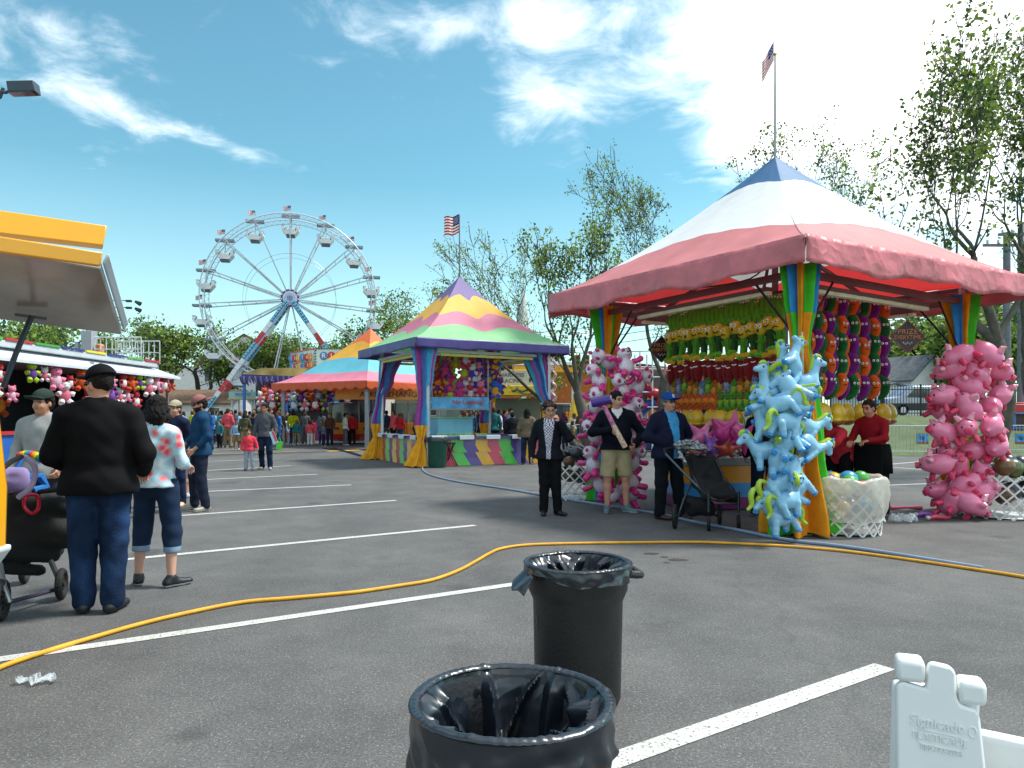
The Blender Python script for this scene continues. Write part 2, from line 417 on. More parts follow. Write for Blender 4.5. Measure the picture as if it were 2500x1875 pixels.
# ================================================================ ground
def asphalt_mat():
    m = bpy.data.materials.new('asphalt'); m.use_nodes = True; nt = m.node_tree; b = nt.nodes['Principled BSDF']; L = nt.links
    tc = nt.nodes.new('ShaderNodeTexCoord')
    def noise(s, d=3, r=.5):
        n = nt.nodes.new('ShaderNodeTexNoise'); n.inputs['Scale'].default_value = s; n.inputs['Detail'].default_value = d; n.inputs['Roughness'].default_value = r
        L.new(tc.outputs['Object'], n.inputs['Vector']); return n.outputs['Fac']
    def ramp(x, a, c0, c, c1):
        r = nt.nodes.new('ShaderNodeValToRGB'); r.color_ramp.elements[0].position = a; r.color_ramp.elements[0].color = c0 + (1,)
        r.color_ramp.elements[1].position = c; r.color_ramp.elements[1].color = c1 + (1,); L.new(x, r.inputs[0]); return r.outputs[0]
    def mix(f, a, c, mode='MIX'):
        x = nt.nodes.new('ShaderNodeMix'); x.data_type = 'RGBA'; x.blend_type = mode
        if isinstance(f, float): x.inputs[0].default_value = f
        else: L.new(f, x.inputs[0])
        for i, q in ((6, a), (7, c)):
            if isinstance(q, tuple): x.inputs[i].default_value = q + (1,)
            else: L.new(q, x.inputs[i])
        return x.outputs[2]
    base = ramp(noise(.35, 5, .6), .35, (.092, .093, .094), .68, (.118, .117, .115))
    base = mix(1.0, base, ramp(noise(1.3, 7, .72), .32, (.72, .72, .73), .68, (1.14, 1.13, 1.1)), 'MULTIPLY')
    base = mix(1.0, base, ramp(noise(70, 3, .7), .3, (.55, .55, .55), .72, (1.5, 1.5, 1.5)), 'MULTIPLY')
    vo = nt.nodes.new('ShaderNodeTexVoronoi'); vo.inputs['Scale'].default_value = 95; L.new(tc.outputs['Object'], vo.inputs['Vector'])
    chip = ramp(vo.outputs['Distance'], .16, (1, 1, 1), .30, (0, 0, 0))
    sel = nt.nodes.new('ShaderNodeSeparateColor'); L.new(vo.outputs['Color'], sel.inputs[0])
    sel2 = ramp(sel.outputs[0], .72, (0, 0, 0), .8, (1, 1, 1))
    f = mix(1.0, chip, sel2, 'MULTIPLY')
    base = mix(f, base, (.34, .34, .33))
    # a few old cracks and oil spots
    vc = nt.nodes.new('ShaderNodeTexVoronoi'); vc.feature = 'DISTANCE_TO_EDGE'; vc.inputs['Scale'].default_value = .09
    dn = nt.nodes.new('ShaderNodeTexNoise'); dn.inputs['Scale'].default_value = .9; dn.inputs['Detail'].default_value = 6; L.new(tc.outputs['Object'], dn.inputs['Vector'])
    va = nt.nodes.new('ShaderNodeVectorMath'); va.operation = 'MULTIPLY_ADD'; L.new(dn.outputs['Color'], va.inputs[0]); va.inputs[1].default_value = (1.4, 1.4, 0); L.new(tc.outputs['Object'], va.inputs[2])
    L.new(va.outputs[0], vc.inputs['Vector'])
    tr = nt.nodes.new('ShaderNodeTexWave'); tr.inputs['Scale'].default_value = .12; tr.inputs['Distortion'].default_value = 6; tr.inputs['Detail'].default_value = 3; L.new(tc.outputs['Object'], tr.inputs['Vector'])
    base = mix(1.0, base, ramp(tr.outputs['Fac'], .0, (.9, .9, .9), .25, (1, 1, 1)), 'MULTIPLY')
    crack = ramp(vc.outputs[0], .0012, (1, 1, 1), .0028, (0, 0, 0))
    base = mix(mix(1.0, crack, (.2, .2, .2), 'MULTIPLY'), base, (.035, .035, .035))
    sp = ramp(noise(1.1, 2, .4), .675, (0, 0, 0), .72, (1, 1, 1))
    base = mix(mix(1.0, sp, (.5, .5, .5), 'MULTIPLY'), base, (.03, .03, .03))
    L.new(base, b.inputs['Base Color']); b.inputs['Roughness'].default_value = .82; b.inputs['Specular IOR Level'].default_value = .3
    bp = nt.nodes.new('ShaderNodeBump'); bp.inputs['Strength'].default_value = .5; bp.inputs['Distance'].default_value = .006
    L.new(noise(120, 3, .6), bp.inputs['Height']); L.new(bp.outputs[0], b.inputs['Normal'])
    return m
g = MB(); g.quad((-900, -60, 0), (900, -60, 0), (900, 1500, 0), (-900, 1500, 0))
tag(g.build('asphalt_ground', asphalt_mat(), smooth=False), kind='structure')
g = MB()
g.quad((13, 34, .004), (120, 34, .004), (120, 60, .004), (13, 60, .004))
tag(g.build('grass_verge', mat('grass ground', '#4c5a34', .95, var=.3, scale=3, bump=.5, bscale=30), smooth=False), kind='structure')

# white parking lines: all parallel, ends stepping away up the lot
def line_mat():
    m = mat('worn white road paint', '#b9b9b4', .7, var=.06, scale=2, bump=.2, bscale=120)
    nt = m.node_tree; b = nt.nodes['Principled BSDF']
    n = nt.nodes.new('ShaderNodeTexNoise'); n.inputs['Scale'].default_value = 75; n.inputs['Detail'].default_value = 4
    tc = nt.nodes['Texture Coordinate']; nt.links.new(tc.outputs['Object'], n.inputs['Vector'])
    r = nt.nodes.new('ShaderNodeValToRGB'); r.color_ramp.elements[0].position = .34; r.color_ramp.elements[1].position = .43
    r.color_ramp.elements[0].color = (.2, .2, .2, 1); r.color_ramp.elements[1].color = (1, 1, 1, 1)
    nt.links.new(n.outputs['Fac'], r.inputs[0])
    mx = nt.nodes.new('ShaderNodeMix'); mx.data_type = 'RGBA'; mx.blend_type = 'MULTIPLY'; mx.inputs[0].default_value = 1
    old = b.inputs['Base Color'].links[0].from_socket
    nt.links.new(old, mx.inputs[6]); nt.links.new(r.outputs[0], mx.inputs[7]); nt.links.new(mx.outputs[2], b.inputs['Base Color'])
    return m
LM = line_mat()
def line(a, b, w=.11):
    a = Vector(a); b = Vector(b); a.z = b.z = 0; t = (b - a).normalized(); n = Vector((-t.y, t.x, 0)) * w / 2; z = Vector((0, 0, .004))
    m = MB(); k = 30
    for i in range(k):
        p = a.lerp(b, i / k) + z; q = a.lerp(b, (i + 1) / k) + z
        m.quad(p - n, q - n, q + n, p + n)
    return tag(m.build('parking_line', LM, smooth=False), kind='structure')
for (p, q, ww) in [((1500, 1858), (2160, 1628), .125), ((-60, 1619), (1330, 1416), .11), ((300, 1367), (1160, 1283), .11), ((400, 1262), (967, 1222), .11), ((440, 1203), (857, 1184), .11),
               ((460, 1173), (775, 1158), .11), ((470, 1151), (711, 1137), .11), ((470, 1128), (660, 1121), .11), ((480, 1102), (585, 1097), .11), ((480, 1091), (579, 1087), .11), ((480, 1081), (555, 1077), .11),
               ((2080, 1142), (2260, 1126), .11), ((2300, 1150), (2140, 1138), .11), ((1720, 1070), (2300, 1066), .12), ((2140, 1186), (2290, 1180), .11)]:
    a = gp(*p); b = gp(*q)
    if p[0] == 1500: a = a + (a - b) * .5
    line(a, b, ww)
# tarred strip with worn yellow paint crossing the lot
a, b = gp(480, 1113), gp(1010, 1096)
def strip(name, P, w, z, m):
    k = MB(); P = [Vector(p) for p in P]
    for i in range(len(P) - 1):
        t = (P[i + 1] - P[i]).normalized(); n = Vector((-t.y, t.x, 0)) * w / 2; zz = Vector((0, 0, z))
        k.quad(P[i] - n + zz, P[i + 1] - n + zz, P[i + 1] + n + zz, P[i] + n + zz)
    return tag(k.build(name, m, smooth=False), kind='structure')
strip('tar_strip', [a, b], .9, .003, mat('tar seam', '#37332e', .8, var=.3, scale=2))
strip('yellow_kerb_paint', [gp(520, 1109), gp(725, 1103)], .22, .008, mat('worn yellow paint', '#9a8a4c', .8, var=.3, scale=5))
strip('yellow_kerb_paint', [gp(800, 1102), gp(880, 1099)], .4, .009, mat('yellow road paint', '#e0a51e', .7, var=.15, scale=5))
# hoses
P = [gp(*p) for p in [(-60, 1672), (0, 1637), (110, 1598), (226, 1563), (340, 1530), (452, 1503), (588, 1476), (700, 1466), (791, 1458), (880, 1449), (972, 1435), (1040, 1424), (1085, 1411), (1128, 1393), (1164, 1373), (1195, 1355), (1225, 1343),
     (1288, 1334), (1413, 1330), (1550, 1328), (1695, 1327), (1810, 1331), (1921, 1337), (2040, 1347), (2147, 1360), (2260, 1376), (2373, 1393), (2500, 1413), (2640, 1440)]]
P = [Vector((p.x, p.y, .017)) for p in smooth_path(P, 7)]
m = MB(); m.tube(P, .0152, 10)
tag(m.build('yellow_hose', mat('yellow rubber hose', '#d99a1c', .5, var=.14, scale=7, bump=.3, bscale=200)), 'thick yellow hose snaking across the grey asphalt in front of the bins', 'hose')
P = [gp(*p) for p in [(1032, 1140), (1033, 1150), (1050, 1161), (1085, 1171), (1130, 1180), (1243, 1197), (1356, 1217), (1469, 1235), (1582, 1253), (1695, 1277), (1808, 1299), (1921, 1322), (2034, 1335), (2147, 1351), (2290, 1374), (2400, 1392)]]
P = [Vector((p.x, p.y, .02)) for p in smooth_path(P, 7)]
m = MB(); m.tube(P, .02, 8)
tag(m.build('grey_hose', mat('blue grey hose', '#7f90a8', .5, var=.1)), 'pale blue grey hose running from the green bin past the red striped tent', 'hose')

for (px, py, r, q) in [(1590, 1352, .05, 1.6), (1622, 1360, .035, 1.2), (1655, 1367, .06, 1.7), (1628, 1374, .025, 1.3)]:
    c = gp(px, py); r7 = random.Random(px); m = MB(); n = 22
    m.add([(c.x + q * r * (1 + r7.uniform(-.25, .2)) * math.cos(6.283 * i / n), c.y + r * (1 + r7.uniform(-.25, .2)) * math.sin(6.283 * i / n), .003) for i in range(n)], [tuple(range(n))])
    tag(m.build('oil_stain', mat('damp asphalt stain', '#33322f' if r < .2 else '#33322f', .6, var=.35, scale=9), smooth=False), kind='structure')
# ================================================================ game tents
def tent_roof(t, corners, peak, ze, p, bands, vh, vmat, scal=None, fold=.03, seed=1, sc_amp=0.0, name='canopy', nu=28, vscal=0, bulge=-.05):
    """corners: 4 xy; bands: [(s_upto, material, scallops, amplitude)] from eave to peak"""
    mats = [b[1] for b in bands]; m = MB(); cs = [Vector((c[0], c[1], 0)) for c in corners]; n = len(cs)
    pk = Vector(peak); rr = random.Random(seed)
    def pos(i, u, s):
        E = cs[i].lerp(cs[(i + 1) % n], u); q = E.lerp(Vector((pk.x, pk.y, 0)), s)
        z = ze + (pk.z - ze) * s ** p
        z += bulge * math.sin(math.pi * u) ** .8 * math.sin(math.pi * min(1, s ** .7))              # cloth sags between the hips
        z += .012 * math.sin(u * 37 + i) * (1 - s) * math.sin(s * 5 + .5)
        return Vector((q.x, q.y, z))
    for i in range(n):
        lo = lambda u: 0.
        for k, (sb, mm, nsc, amp) in enumerate(bands):
            if nsc: hi = lambda u, sb=sb, nsc=nsc, amp=amp: sb + amp * (abs(math.sin(math.pi * (nsc * u + .0))) - .5)
            else: hi = lambda u, sb=sb: sb
            if k == len(bands) - 1: hi = lambda u: 1.
            lo_ = lo; ns = max(2, int(10 * (sb - (bands[k - 1][0] if k else 0)) / .3))
            m.grid(lambda u, v, i=i, lo_=lo_, hi=hi: pos(i, u, lo_(u) + (hi(u) - lo_(u)) * v), nu, ns + 1, mi=k)
            lo = hi
    m.build(name, mats, t, angle=179)
    m = MB(); ctr = Vector((pk.x, pk.y, 0))
    for i in range(n):
        a, b = cs[i], cs[(i + 1) % n]; out = ((a + b) / 2 - ctr).normalized(); Lg = (b - a).length
        ph = rr.random() * 9
        def f(u, v, a=a, b=b, out=out, i=i, ph=ph):
            q = a.lerp(b, u); k = math.sin(math.pi * u)
            w = fold * (.35 * abs(math.sin(u * 77 + 3 * v + ph)) + math.sin(u * 23 + ph) * .5 + math.sin(u * 51 + ph * 2 + v * 2) * .3 + math.sin(u * 9 + ph) * .6) * v
            zz = -vh * v + .012 * math.sin(u * 37 + i) * 0
            zz += v * fold * (.7 * math.sin(u * 14 + ph) + .4 * math.sin(u * 31 + 2 * ph))
            if vscal: zz += v * vh * .35 * (abs(math.sin(math.pi * vscal * u)) * -1 + .5)
            return q + out * (.012 + .07 * math.sin(v * 1.9) * min(1, 3 * k) * (fold / .035) ** 1 * .3 + w * min(1, 6 * k)) + Vector((0, 0, ze + zz))
        m.grid(f, 90 if not vscal else vscal * 8, 7)
    m.build('valance', vmat, t, angle=179, solid=.004)

def curtain(t, c, levels, cols, folds=9, depth=.22, parts='curtain', zcol=None, n=120, drift=None, mats=None):
    """gathered cloth around a post: levels = [(z, rx, ry)], cols = colours by sector; zcol(i_level_z, sector)->index"""
    m = MB(); k = len(levels); nz = 34; rr = random.Random(int(abs(c[0] * 97) + abs(c[1] * 31)))
    ph = [rr.random() * 6.28 for _ in range(3)]
    zs = [l[0] for l in levels]
    def at(z):
        for i in range(k - 1):
            if zs[i] >= z >= zs[i + 1] - 1e-6:
                f = (zs[i] - z) / max(1e-6, zs[i] - zs[i + 1]); f = f * f * (3 - 2 * f)
                return [levels[i][j] + (levels[i + 1][j] - levels[i][j]) * f for j in range(1, len(levels[0]))]
        return list(levels[-1][1:])
    def f(u, v):
        z = zs[0] + (zs[-1] - zs[0]) * v; a = 2 * math.pi * u; L = at(z); rx, ry = L[0], L[1]; dx = L[2] if len(L) > 2 else 0; dy = L[3] if len(L) > 3 else 0
        w = 1 + depth * math.sin(folds * a + ph[0] + v * 1.5) + depth * .4 * math.sin((2 * folds + 1) * a + ph[1] - v * 3)
        if v > .97: z += .03 * math.sin(folds * a)
        return Vector((c[0] + dx + rx * w * math.cos(a), c[1] + dy + ry * w * math.sin(a), max(z, .01)))
    def mi(i, j):
        z = zs[0] + (zs[-1] - zs[0]) * (j / nz); return zcol(z, i / n)
    m.grid(f, n, nz, mi, closeu=True)
    return m.build(parts, mats, t, angle=179)

def us_flag(parent, loc, w, h, rz=0., name='flag', phase=0, droop=0.):
    m = MB(); nx, nz = 20, 13
    def f(u, v):
        x = u * w * (1 - .25 * droop); a = math.sin(u * 8 + phase) * .10 * w * u
        return Vector((x, a, -v * h - droop * u * h * .9 + .05 * h * math.sin(u * 6 + phase)))
    def mi(i, j):
        if i < 8 and j < 7: return 3 if (i + j) % 2 == 0 and 0 < i < 7 and 0 < j < 6 else 2
        return 0 if j % 2 == 0 else 1
    m.grid(f, nx + 1, nz + 1, lambda i, j: mi(i, j))
    o = m.build(name, [cloth('#a8202c'), cloth('#e4e2de'), cloth('#1d2a5c'), cloth('#8f98b8')], parent, angle=179)
    o.location = loc; o.rotation_euler = (0, 0, rz); return o

def lerp2(a, b, f): return (a[0] + (b[0] - a[0]) * f, a[1] + (b[1] - a[1]) * f)
POST = metal('#b9bcc0', .4); BEAM = paint('#6d4648', .5); TUBE = mat('fluorescent tube', '#e9e0bd', .35); WHITEP = paint('#d8dadb')

# ---- the near tent: blue, white and faded red
BL, BF, BR = (.64, 12.67), (3.39, 8.42), (7.9, 11.0); BB = (BL[0] + BR[0] - BF[0], BL[1] + BR[1] - BF[1]); BC = ((BL[0] + BR[0]) / 2, (BL[1] + BR[1]) / 2)
T1 = thing('game_tent', 'big tent with blue, white and faded red roof, nearest on the right', 'tent', (0, 0, 0))
redc = mat('faded red canvas', '#d48486', .62, var=.12, scale=2.2, bump=.25, bscale=5, tl=.28, tlc='#e03030')
redv = mat('faded red vinyl valance', '#cb6f74', .42, var=.14, scale=3, bump=.7, bscale=6, tl=.1)
whc = mat('white canvas', '#e6e7e6', .6, var=.04, bump=.1, bscale=5, tl=.2); blc = mat('blue canvas', '#2f6391', .6, var=.08, bump=.15, bscale=6, tl=.15)
crumple(redc, 1.6, .25)
tent_roof(T1, [BL, BF, BR, BB], (BC[0], BC[1], 5.66), 3.55, 1.34, [(.295, redc, 1, .07), (.76, whc, 1, .03), (1, blc, 0, 0)], .36, redv, fold=.05, bulge=.11)
C2 = [BL, BF, BR, BB]; crumple(redv, 5, .55)
def inset(c, d, ctr): v = Vector((ctr[0] - c[0], ctr[1] - c[1])); v.normalize(); return (c[0] + v.x * d, c[1] + v.y * d)
P1 = [inset(BL, 1.0, BC), inset(BF, .52, BC), inset(BR, 1.0, BC), inset(BB, .9, BC)]
for q in P1:
    m = MB(); m.box((q[0], q[1], 1.71), (.07, .07, 3.42)); m.box((q[0], q[1], .01), (.22, .22, .02)); m.build('post', POST, T1, bevel=.004)
for i in range(4):
    a, b = P1[i], P1[(i + 1) % 4]
    m = MB(); m.beam((a[0], a[1], 3.2), (b[0], b[1], 3.2), .06, .09); m.build('beam', BEAM, T1)
    m = MB(); m.beam((C2[i][0] * .985 + BC[0] * .015, C2[i][1] * .985 + BC[1] * .015, 3.5), (C2[(i + 1) % 4][0] * .985 + BC[0] * .015, C2[(i + 1) % 4][1] * .985 + BC[1] * .015, 3.5), .05, .05)
    m.build('eave_rail', BEAM, T1)
    # rafter to the peak and one mid rafter
    m = MB(); c = C2[i]; m.beam((c[0], c[1], 3.47), (BC[0] + (c[0] - BC[0]) * .3, BC[1] + (c[1] - BC[1]) * .3, 4.2), .05, .07)
    m.beam((a[0], a[1], 3.22), (c[0] * .97 + BC[0] * .03, c[1] * .97 + BC[1] * .03, 3.48), .04); m.build('rafter', BEAM, T1)
    e = lerp2(C2[i], C2[(i + 1) % 4], .5); m = MB(); m.beam((e[0], e[1], 3.47), (BC[0] + (e[0] - BC[0]) * .3, BC[1] + (e[1] - BC[1]) * .3, 4.1), .04, .06); m.build('rafter', BEAM, T1)
    # diagonal braces at each post
    for s in (1, 3):
        o = P1[(i + s) % 4]; f = lerp2(a, o, .17)
        m = MB(); m.tube([(a[0], a[1], 2.35), (f[0], f[1], 3.15)], .016, 6); m.build('brace', metal('#3a3032', .5), T1)
    # light tubes
    l0 = lerp2(a, b, .16); l1 = lerp2(a, b, .84); off = Vector((BC[0] - (a[0] + b[0]) / 2, BC[1] - (a[1] + b[1]) / 2)).normalized() * .22
    m = MB(); m.beam((l0[0] + off.x, l0[1] + off.y, 3.12), (l1[0] + off.x, l1[1] + off.y, 3.12), .12, .05, 0); lf = m.build('light_fitting', BEAM, T1)
    m = MB(); m.beam((l0[0] + off.x, l0[1] + off.y, 3.065), (l1[0] + off.x, l1[1] + off.y, 3.065), .09, .05); m.build('light_tube', TUBE, lf)
m = MB(); m.box((BC[0], BC[1], 3.9), (.08, .08, 3.2)); m.build('king_post', BEAM, T1)
# inner square frame the prizes hang from
K1 = [lerp2(BC, c, .43) for c in C2]
for i in range(4):
    m = MB(); a, b = K1[i], K1[(i + 1) % 4]
    for z in (3.22, 1.0): m.beam((a[0], a[1], z), (b[0], b[1], z), .04)
    m.beam((a[0], a[1], 0), (a[0], a[1], 3.24), .05); m.build('prize_rack', metal('#5a5652', .5), T1)
m = MB(); m.tube([(BC[0], BC[1], 5.6), (BC[0], BC[1], 7.3)], [.022, .014], 6); m.build('flag_pole', metal('#a09890', .4), T1)
fl = us_flag(T1, (BC[0] - .02, BC[1], 7.52), .34, .32, rz=rad(195), phase=1.0, droop=1.3)
m = MB(); m.ball((BC[0], BC[1], 7.32), .03); m.build('finial', metal('#c0a050'), T1)
# curtains: orange, green, blue strips
CC = [cloth('#d98a1e'), cloth('#3fae2a'), cloth('#2f7fc0'), cloth('#a8502a')]
def z1(z, u):
    k = int(u * 11) % 4
    return {0: 0, 1: 1, 2: 2, 3: 0}[k] if z > 2.55 else (0 if k in (0, 2, 3) else 1)
q = P1[1]
curtain(T1, q, [(3.3, .165, .12), (2.9, .14, .1), (2.37, .085, .07), (2.3, .08, .07), (1.9, .15, .12), (1.0, .22, .17), (.02, .33, .26)], None, folds=8, zcol=lambda z, u: (int(u * 9) % 3 if z > 2.75 else (0 if (u * 9) % 3 < 1.6 else 1)), mats=CC, depth=.42)
m = MB(); m.lathe([(.1, 2.3), (.105, 2.33), (.1, 2.36)], 20, (q[0], q[1], 0)); m.build('curtain_tie', cloth('#d8a02a'), T1)
for k in (0, 2, 3):
    q = P1[k]
    curtain(T1, q, [(3.3, .22, .14), (2.6, .14, .1), (2.1, .09, .08), (1.2, .16, .13), (.02, .25, .22)], None, folds=7, zcol=lambda z, u: (1, 2, 0, 1, 0)[int(u * 10) % 5], mats=CC, depth=.3)
    m = MB(); m.lathe([(.1, 2.05), (.105, 2.08), (.1, 2.11)], 20, (q[0], q[1], 0)); m.build('curtain_tie', cloth('#d8a02a'), T1)
# black cable drooping below the roof
m = MB()
m.tube(smooth_path([(BF[0] - .2, BF[1] + .4, 3.42), (BF[0] - .35, BF[1] + .9, 3.2), (BF[0] - .9, BF[1] + 1.5, 3.18)], 5), .01, 6); m.build('cable', mat('black cable', '#141414', .5), T1)
m = MB(); m.tube([pt(1722, 790, 12), pt(1713, 815, 12), pt(1716, 850, 12), pt(1724, 840, 12), pt(1722, 790, 12)], .008, 6)

# ---- the middle tent: purple, yellow, pink, green
F2 = (-2.64, 20.0); C_ = (1.76, 22.5); A_ = (-5.14, 24.4); B2 = (A_[0] + C_[0] - F2[0], A_[1] + C_[1] - F2[1]); M2 = ((A_[0] + C_[0]) / 2, (A_[1] + C_[1]) / 2)
T2 = thing('game_tent', 'square tent with purple, yellow, pink and green scalloped roof beside the green bin', 'tent', (0, 0, 0))
cv = lambda k, c, **kw: mat('canvas ' + k, c, .65, var=.08, scale=1.5, bump=.15, bscale=4, tl=.15, **kw)
gr, pk_, ye, pu = cv('green', '#82bb86'), cv('pink', '#c9758e'), cv('yellow', '#e5ae48'), cv('purple', '#75659b')
tent_roof(T2, [A_, F2, C_, B2], (M2[0], M2[1], 5.93), 3.62, 1.42, [(.33, gr, 2, .10), (.53, pk_, 2, .09), (.755, ye, 2, .07), (1, pu, 0, 0)], .29, mat('purple vinyl', '#44397c', .4, var=.12, bump=.4, bscale=5, tl=.1), fold=.02, seed=4)
P2 = [inset(A_, .75, M2), inset(F2, .6, M2), inset(C_, .75, M2), inset(B2, .7, M2)]
Q2 = [A_, F2, C_, B2]
for q in P2:
    m = MB(); m.box((q[0] + .12, q[1] - .05, 1.78), (.08, .08, 3.56)); m.build('post', POST, T2)
for i in range(4):
    a, b = P2[i], P2[(i + 1) % 4]
    m = MB(); m.beam((a[0], a[1], 3.3), (b[0], b[1], 3.3), .05, .08); m.build('beam', WHITEP, T2)
    l0 = lerp2(a, b, .12); l1 = lerp2(a, b, .88); m = MB(); m.beam((l0[0], l0[1], 3.2), (l1[0], l1[1], 3.2), .1, .07); m.build('light_tube', mat('yellow light tube', '#d8cf62', .4), T2)
    m = MB(); m.tube([(a[0], a[1], 2.3), (lerp2(a, b, .2) + (3.25,))], .02, 6); m.build('brace', metal('#3a3a40'), T2)
CM = [cloth('#4ba2c8'), cloth('#94458a'), cloth('#e0a02c'), cloth('#4468a8')]
def z2(z, u): return 2 if z < 1.25 else (0, 1, 3, 0, 1)[int(u * 10) % 5]
for k, q in enumerate(P2):
    lean = [(.45, -.0), (0, 0), (-.35, .1), (.2, 0)][k]
    lv = [(3.5, .3, .2, lean[0], lean[1]), (2.6, .2, .15, lean[0] * .55, 0), (2.0, .13, .11, lean[0] * .12, 0), (1.2, .17, .13, -.05, 0), (.75, .09, .09, -.08, 0), (.4, .2, .16, -.12, 0), (.02, .3, .22, -.2, 0)]
    if k == 2: lv = [(3.5, .3, .2, lean[0], 0), (2.4, .2, .15, -.1, 0), (1.7, .12, .1, .1, 0), (1.0, .12, .1, .1, 0), (.02, .2, .2, .1, 0)]
    curtain(T2, q, lv, None, folds=7, zcol=z2 if k != 2 else (lambda z, u: 2 if z < 1.75 else (0, 1, 3, 0, 1)[int(u * 10) % 5]), mats=CM, depth=.3, n=90)
m = MB(); m.tube([(M2[0], M2[1], 5.85), (M2[0], M2[1], 7.9)], [.03, .018], 6); m.build('flag_pole', metal('#77777a', .4), T2)
us_flag(T2, (M2[0] - .01, M2[1], 7.92), .52, .6, rz=rad(200), phase=2.2, droop=.25)
# counter skirt with zigzag colour blocks
Z2 = [vinyl('#58438c'), vinyl('#e0a42c'), vinyl('#c23b58'), vinyl('#4bb544')]
def skirt(t, a, b, h, n, flip=1):
    L = (Vector(b) - Vector(a)).length; m = MB(); ux = (Vector(b) - Vector(a)) / L; nrm = Vector((ux.y, -ux.x))
    w = L / n
    def P(x, z):
        x = min(max(x, 0), L); o = .05 * (1 - z / h) + .012 * math.sin(x * 9); return Vector((a[0] + ux.x * x + nrm.x * o, a[1] + ux.y * x + nrm.y * o, z))
    nz = 8; tooth = lambda z: ((z / h * 2.0) % 1.0)
    def edge(k, z): return k * w + w * (.55 * (1 - z / h) - .35 * (tooth(z) - .5))
    zs = [0.01, .3 * h, .499 * h, .501 * h, .75 * h, h]
    for k in range(-1, n + 1):
        for i in range(len(zs) - 1):
            z0, z1_ = zs[i], zs[i + 1]
            m.quad(P(edge(k, z0), z0), P(edge(k + 1, z0), z0), P(edge(k + 1, z1_), z1_), P(edge(k, z1_), z1_), (k + 1) % 4)
    return m.build('counter_skirt', Z2, t, angle=179)
S2 = [inset(A_, .75, M2), inset(F2, .55, M2), inset(C_, .5, M2), inset(B2, .7, M2)]
skirt(T2, S2[0], S2[1], .78, 12); skirt(T2, S2[1], S2[2], .78, 11); skirt(T2, S2[2], S2[3], .78, 10)
for (a, b) in ((S2[0], S2[1]), (S2[1], S2[2]), (S2[2], S2[3])):
    m = MB(); m.beam((a[0], a[1], .8), (b[0], b[1], .8), .16, .05); m.build('counter_top', paint('#51407e'), T2)
k = 0
for (a, b, n) in ((S2[0], S2[1], 4), (S2[1], S2[2], 5)):
    for i in range(n):
        f = (i + .5) / n; q = lerp2(a, b, f); k += 1
        ux = Vector((b[0] - a[0], b[1] - a[1])); an = math.atan2(ux.y, ux.x)
        m = MB(); Rm = Matrix.Rotation(an, 3, 'Z'); m.box((0, 0, 0), (.46, .24, .03), 0, Rm); m.box(Rm @ Vector((0, -.13, -.05)), (.46, .02, .11), 0, Rm)
        m.build('tray', paint('#c9d2d8'), T2, bevel=.005, loc=(q[0], q[1], .87))
# game island inside: tiers, back board, sign
def local(M, u, v): return M
ang2 = math.atan2(C_[1] - F2[1], C_[0] - F2[0]); T2c = thing('water_game', 'blue tiered water game with fish pictures under the purple topped tent', 'arcade game', (M2[0] - .1, M2[1] - .35, 0), ang2)
T2c.scale = (.6, .6, 1)
m = MB(); m.box((0, 0, .55), (3.1, 2.2, .5)); m.build('tub', paint('#5fa9c4'), T2c, bevel=.02)
m = MB(); m.box((0, 0, .15), (3.0, 2.1, .3)); m.build('plinth', paint('#335c78'), T2c)
m = MB(); m.box((0, 0, .83), (3.2, 2.3, .05)); m.build('rim', paint('#a8d6cf'), T2c, bevel=.01)
m = MB(); m.box((-.25, .1, 1.12), (2.0, 1.3, .5)); m.build('upper_tub', paint('#7cc0d8'), T2c, bevel=.02)
m = MB(); m.box((-.25, .1, 1.39), (2.1, 1.4, .05)); m.build('upper_rim', paint('#8fc7a0'), T2c, bevel=.01)
m = MB(); m.box((-.2, .2, 1.7), (.8, .7, .55)); m.build('pump_box', paint('#9aa39a'), T2c, bevel=.01)
rr = random.Random(5); fm = MB()
for i in range(26):
    x = rr.uniform(-1.5, 1.5); z = rr.uniform(.4, .75); fm.ball((x, -1.108, z), (.07, .012, .035), rr.randrange(3), 8, 5)
fm.build('fish_print', [paint('#d8582e'), paint('#e8e4d8'), paint('#2a6c9c')], T2c)
fm = MB()
for i in range(70): fm.cyl((-1.55 + i * .045, -1.05 + rr.uniform(-.04, .04), .855), (-1.55 + i * .045, -1.05, .90), .02, .017, 7, rr.randrange(2))
fm.build('duck_row', [paint('#88b06a'), paint('#d8dc6c')], T2c); tag(bpy.data.objects[-1] if False else T2c)
m = MB(); m.prism([(-.38, 0), (.0, .3), (.38, 0), (.3, -.14), (-.3, -.14)], .02, 0, Matrix.Translation((.55, -1.15, .62))); m.build('red_sign', paint('#c2202a'), T2c)
nl = thing('hanging_sign', 'blue NO LEANING banner sign hung inside the purple topped tent', 'sign', (-1.57, 22.1, 0), ang2 * .3)
m = MB(); m.box((0, 0, 1.83), (1.74, .05, .36)); m.build('board', mat('sea print', '#4f9fcf', .5, var=.55, scale=2.5), nl, bevel=.005)
m = MB(); m.merge(xf(text_mesh('No Leaning', .19, .008, sx=1.05), Matrix.Translation((.22, -.04, 1.86)))); m.build('lettering', paint('#d03030'), nl)
m = MB(); m.beam((-.85, 0, 2.0), (-.85, 0, 3.3), .03); m.beam((.85, 0, 2.0), (.85, 0, 3.3), .03); m.beam((-.88, -.035, 1.645), (.88, -.035, 1.645), .02, .05); m.build('frame', metal('#888888'), nl)

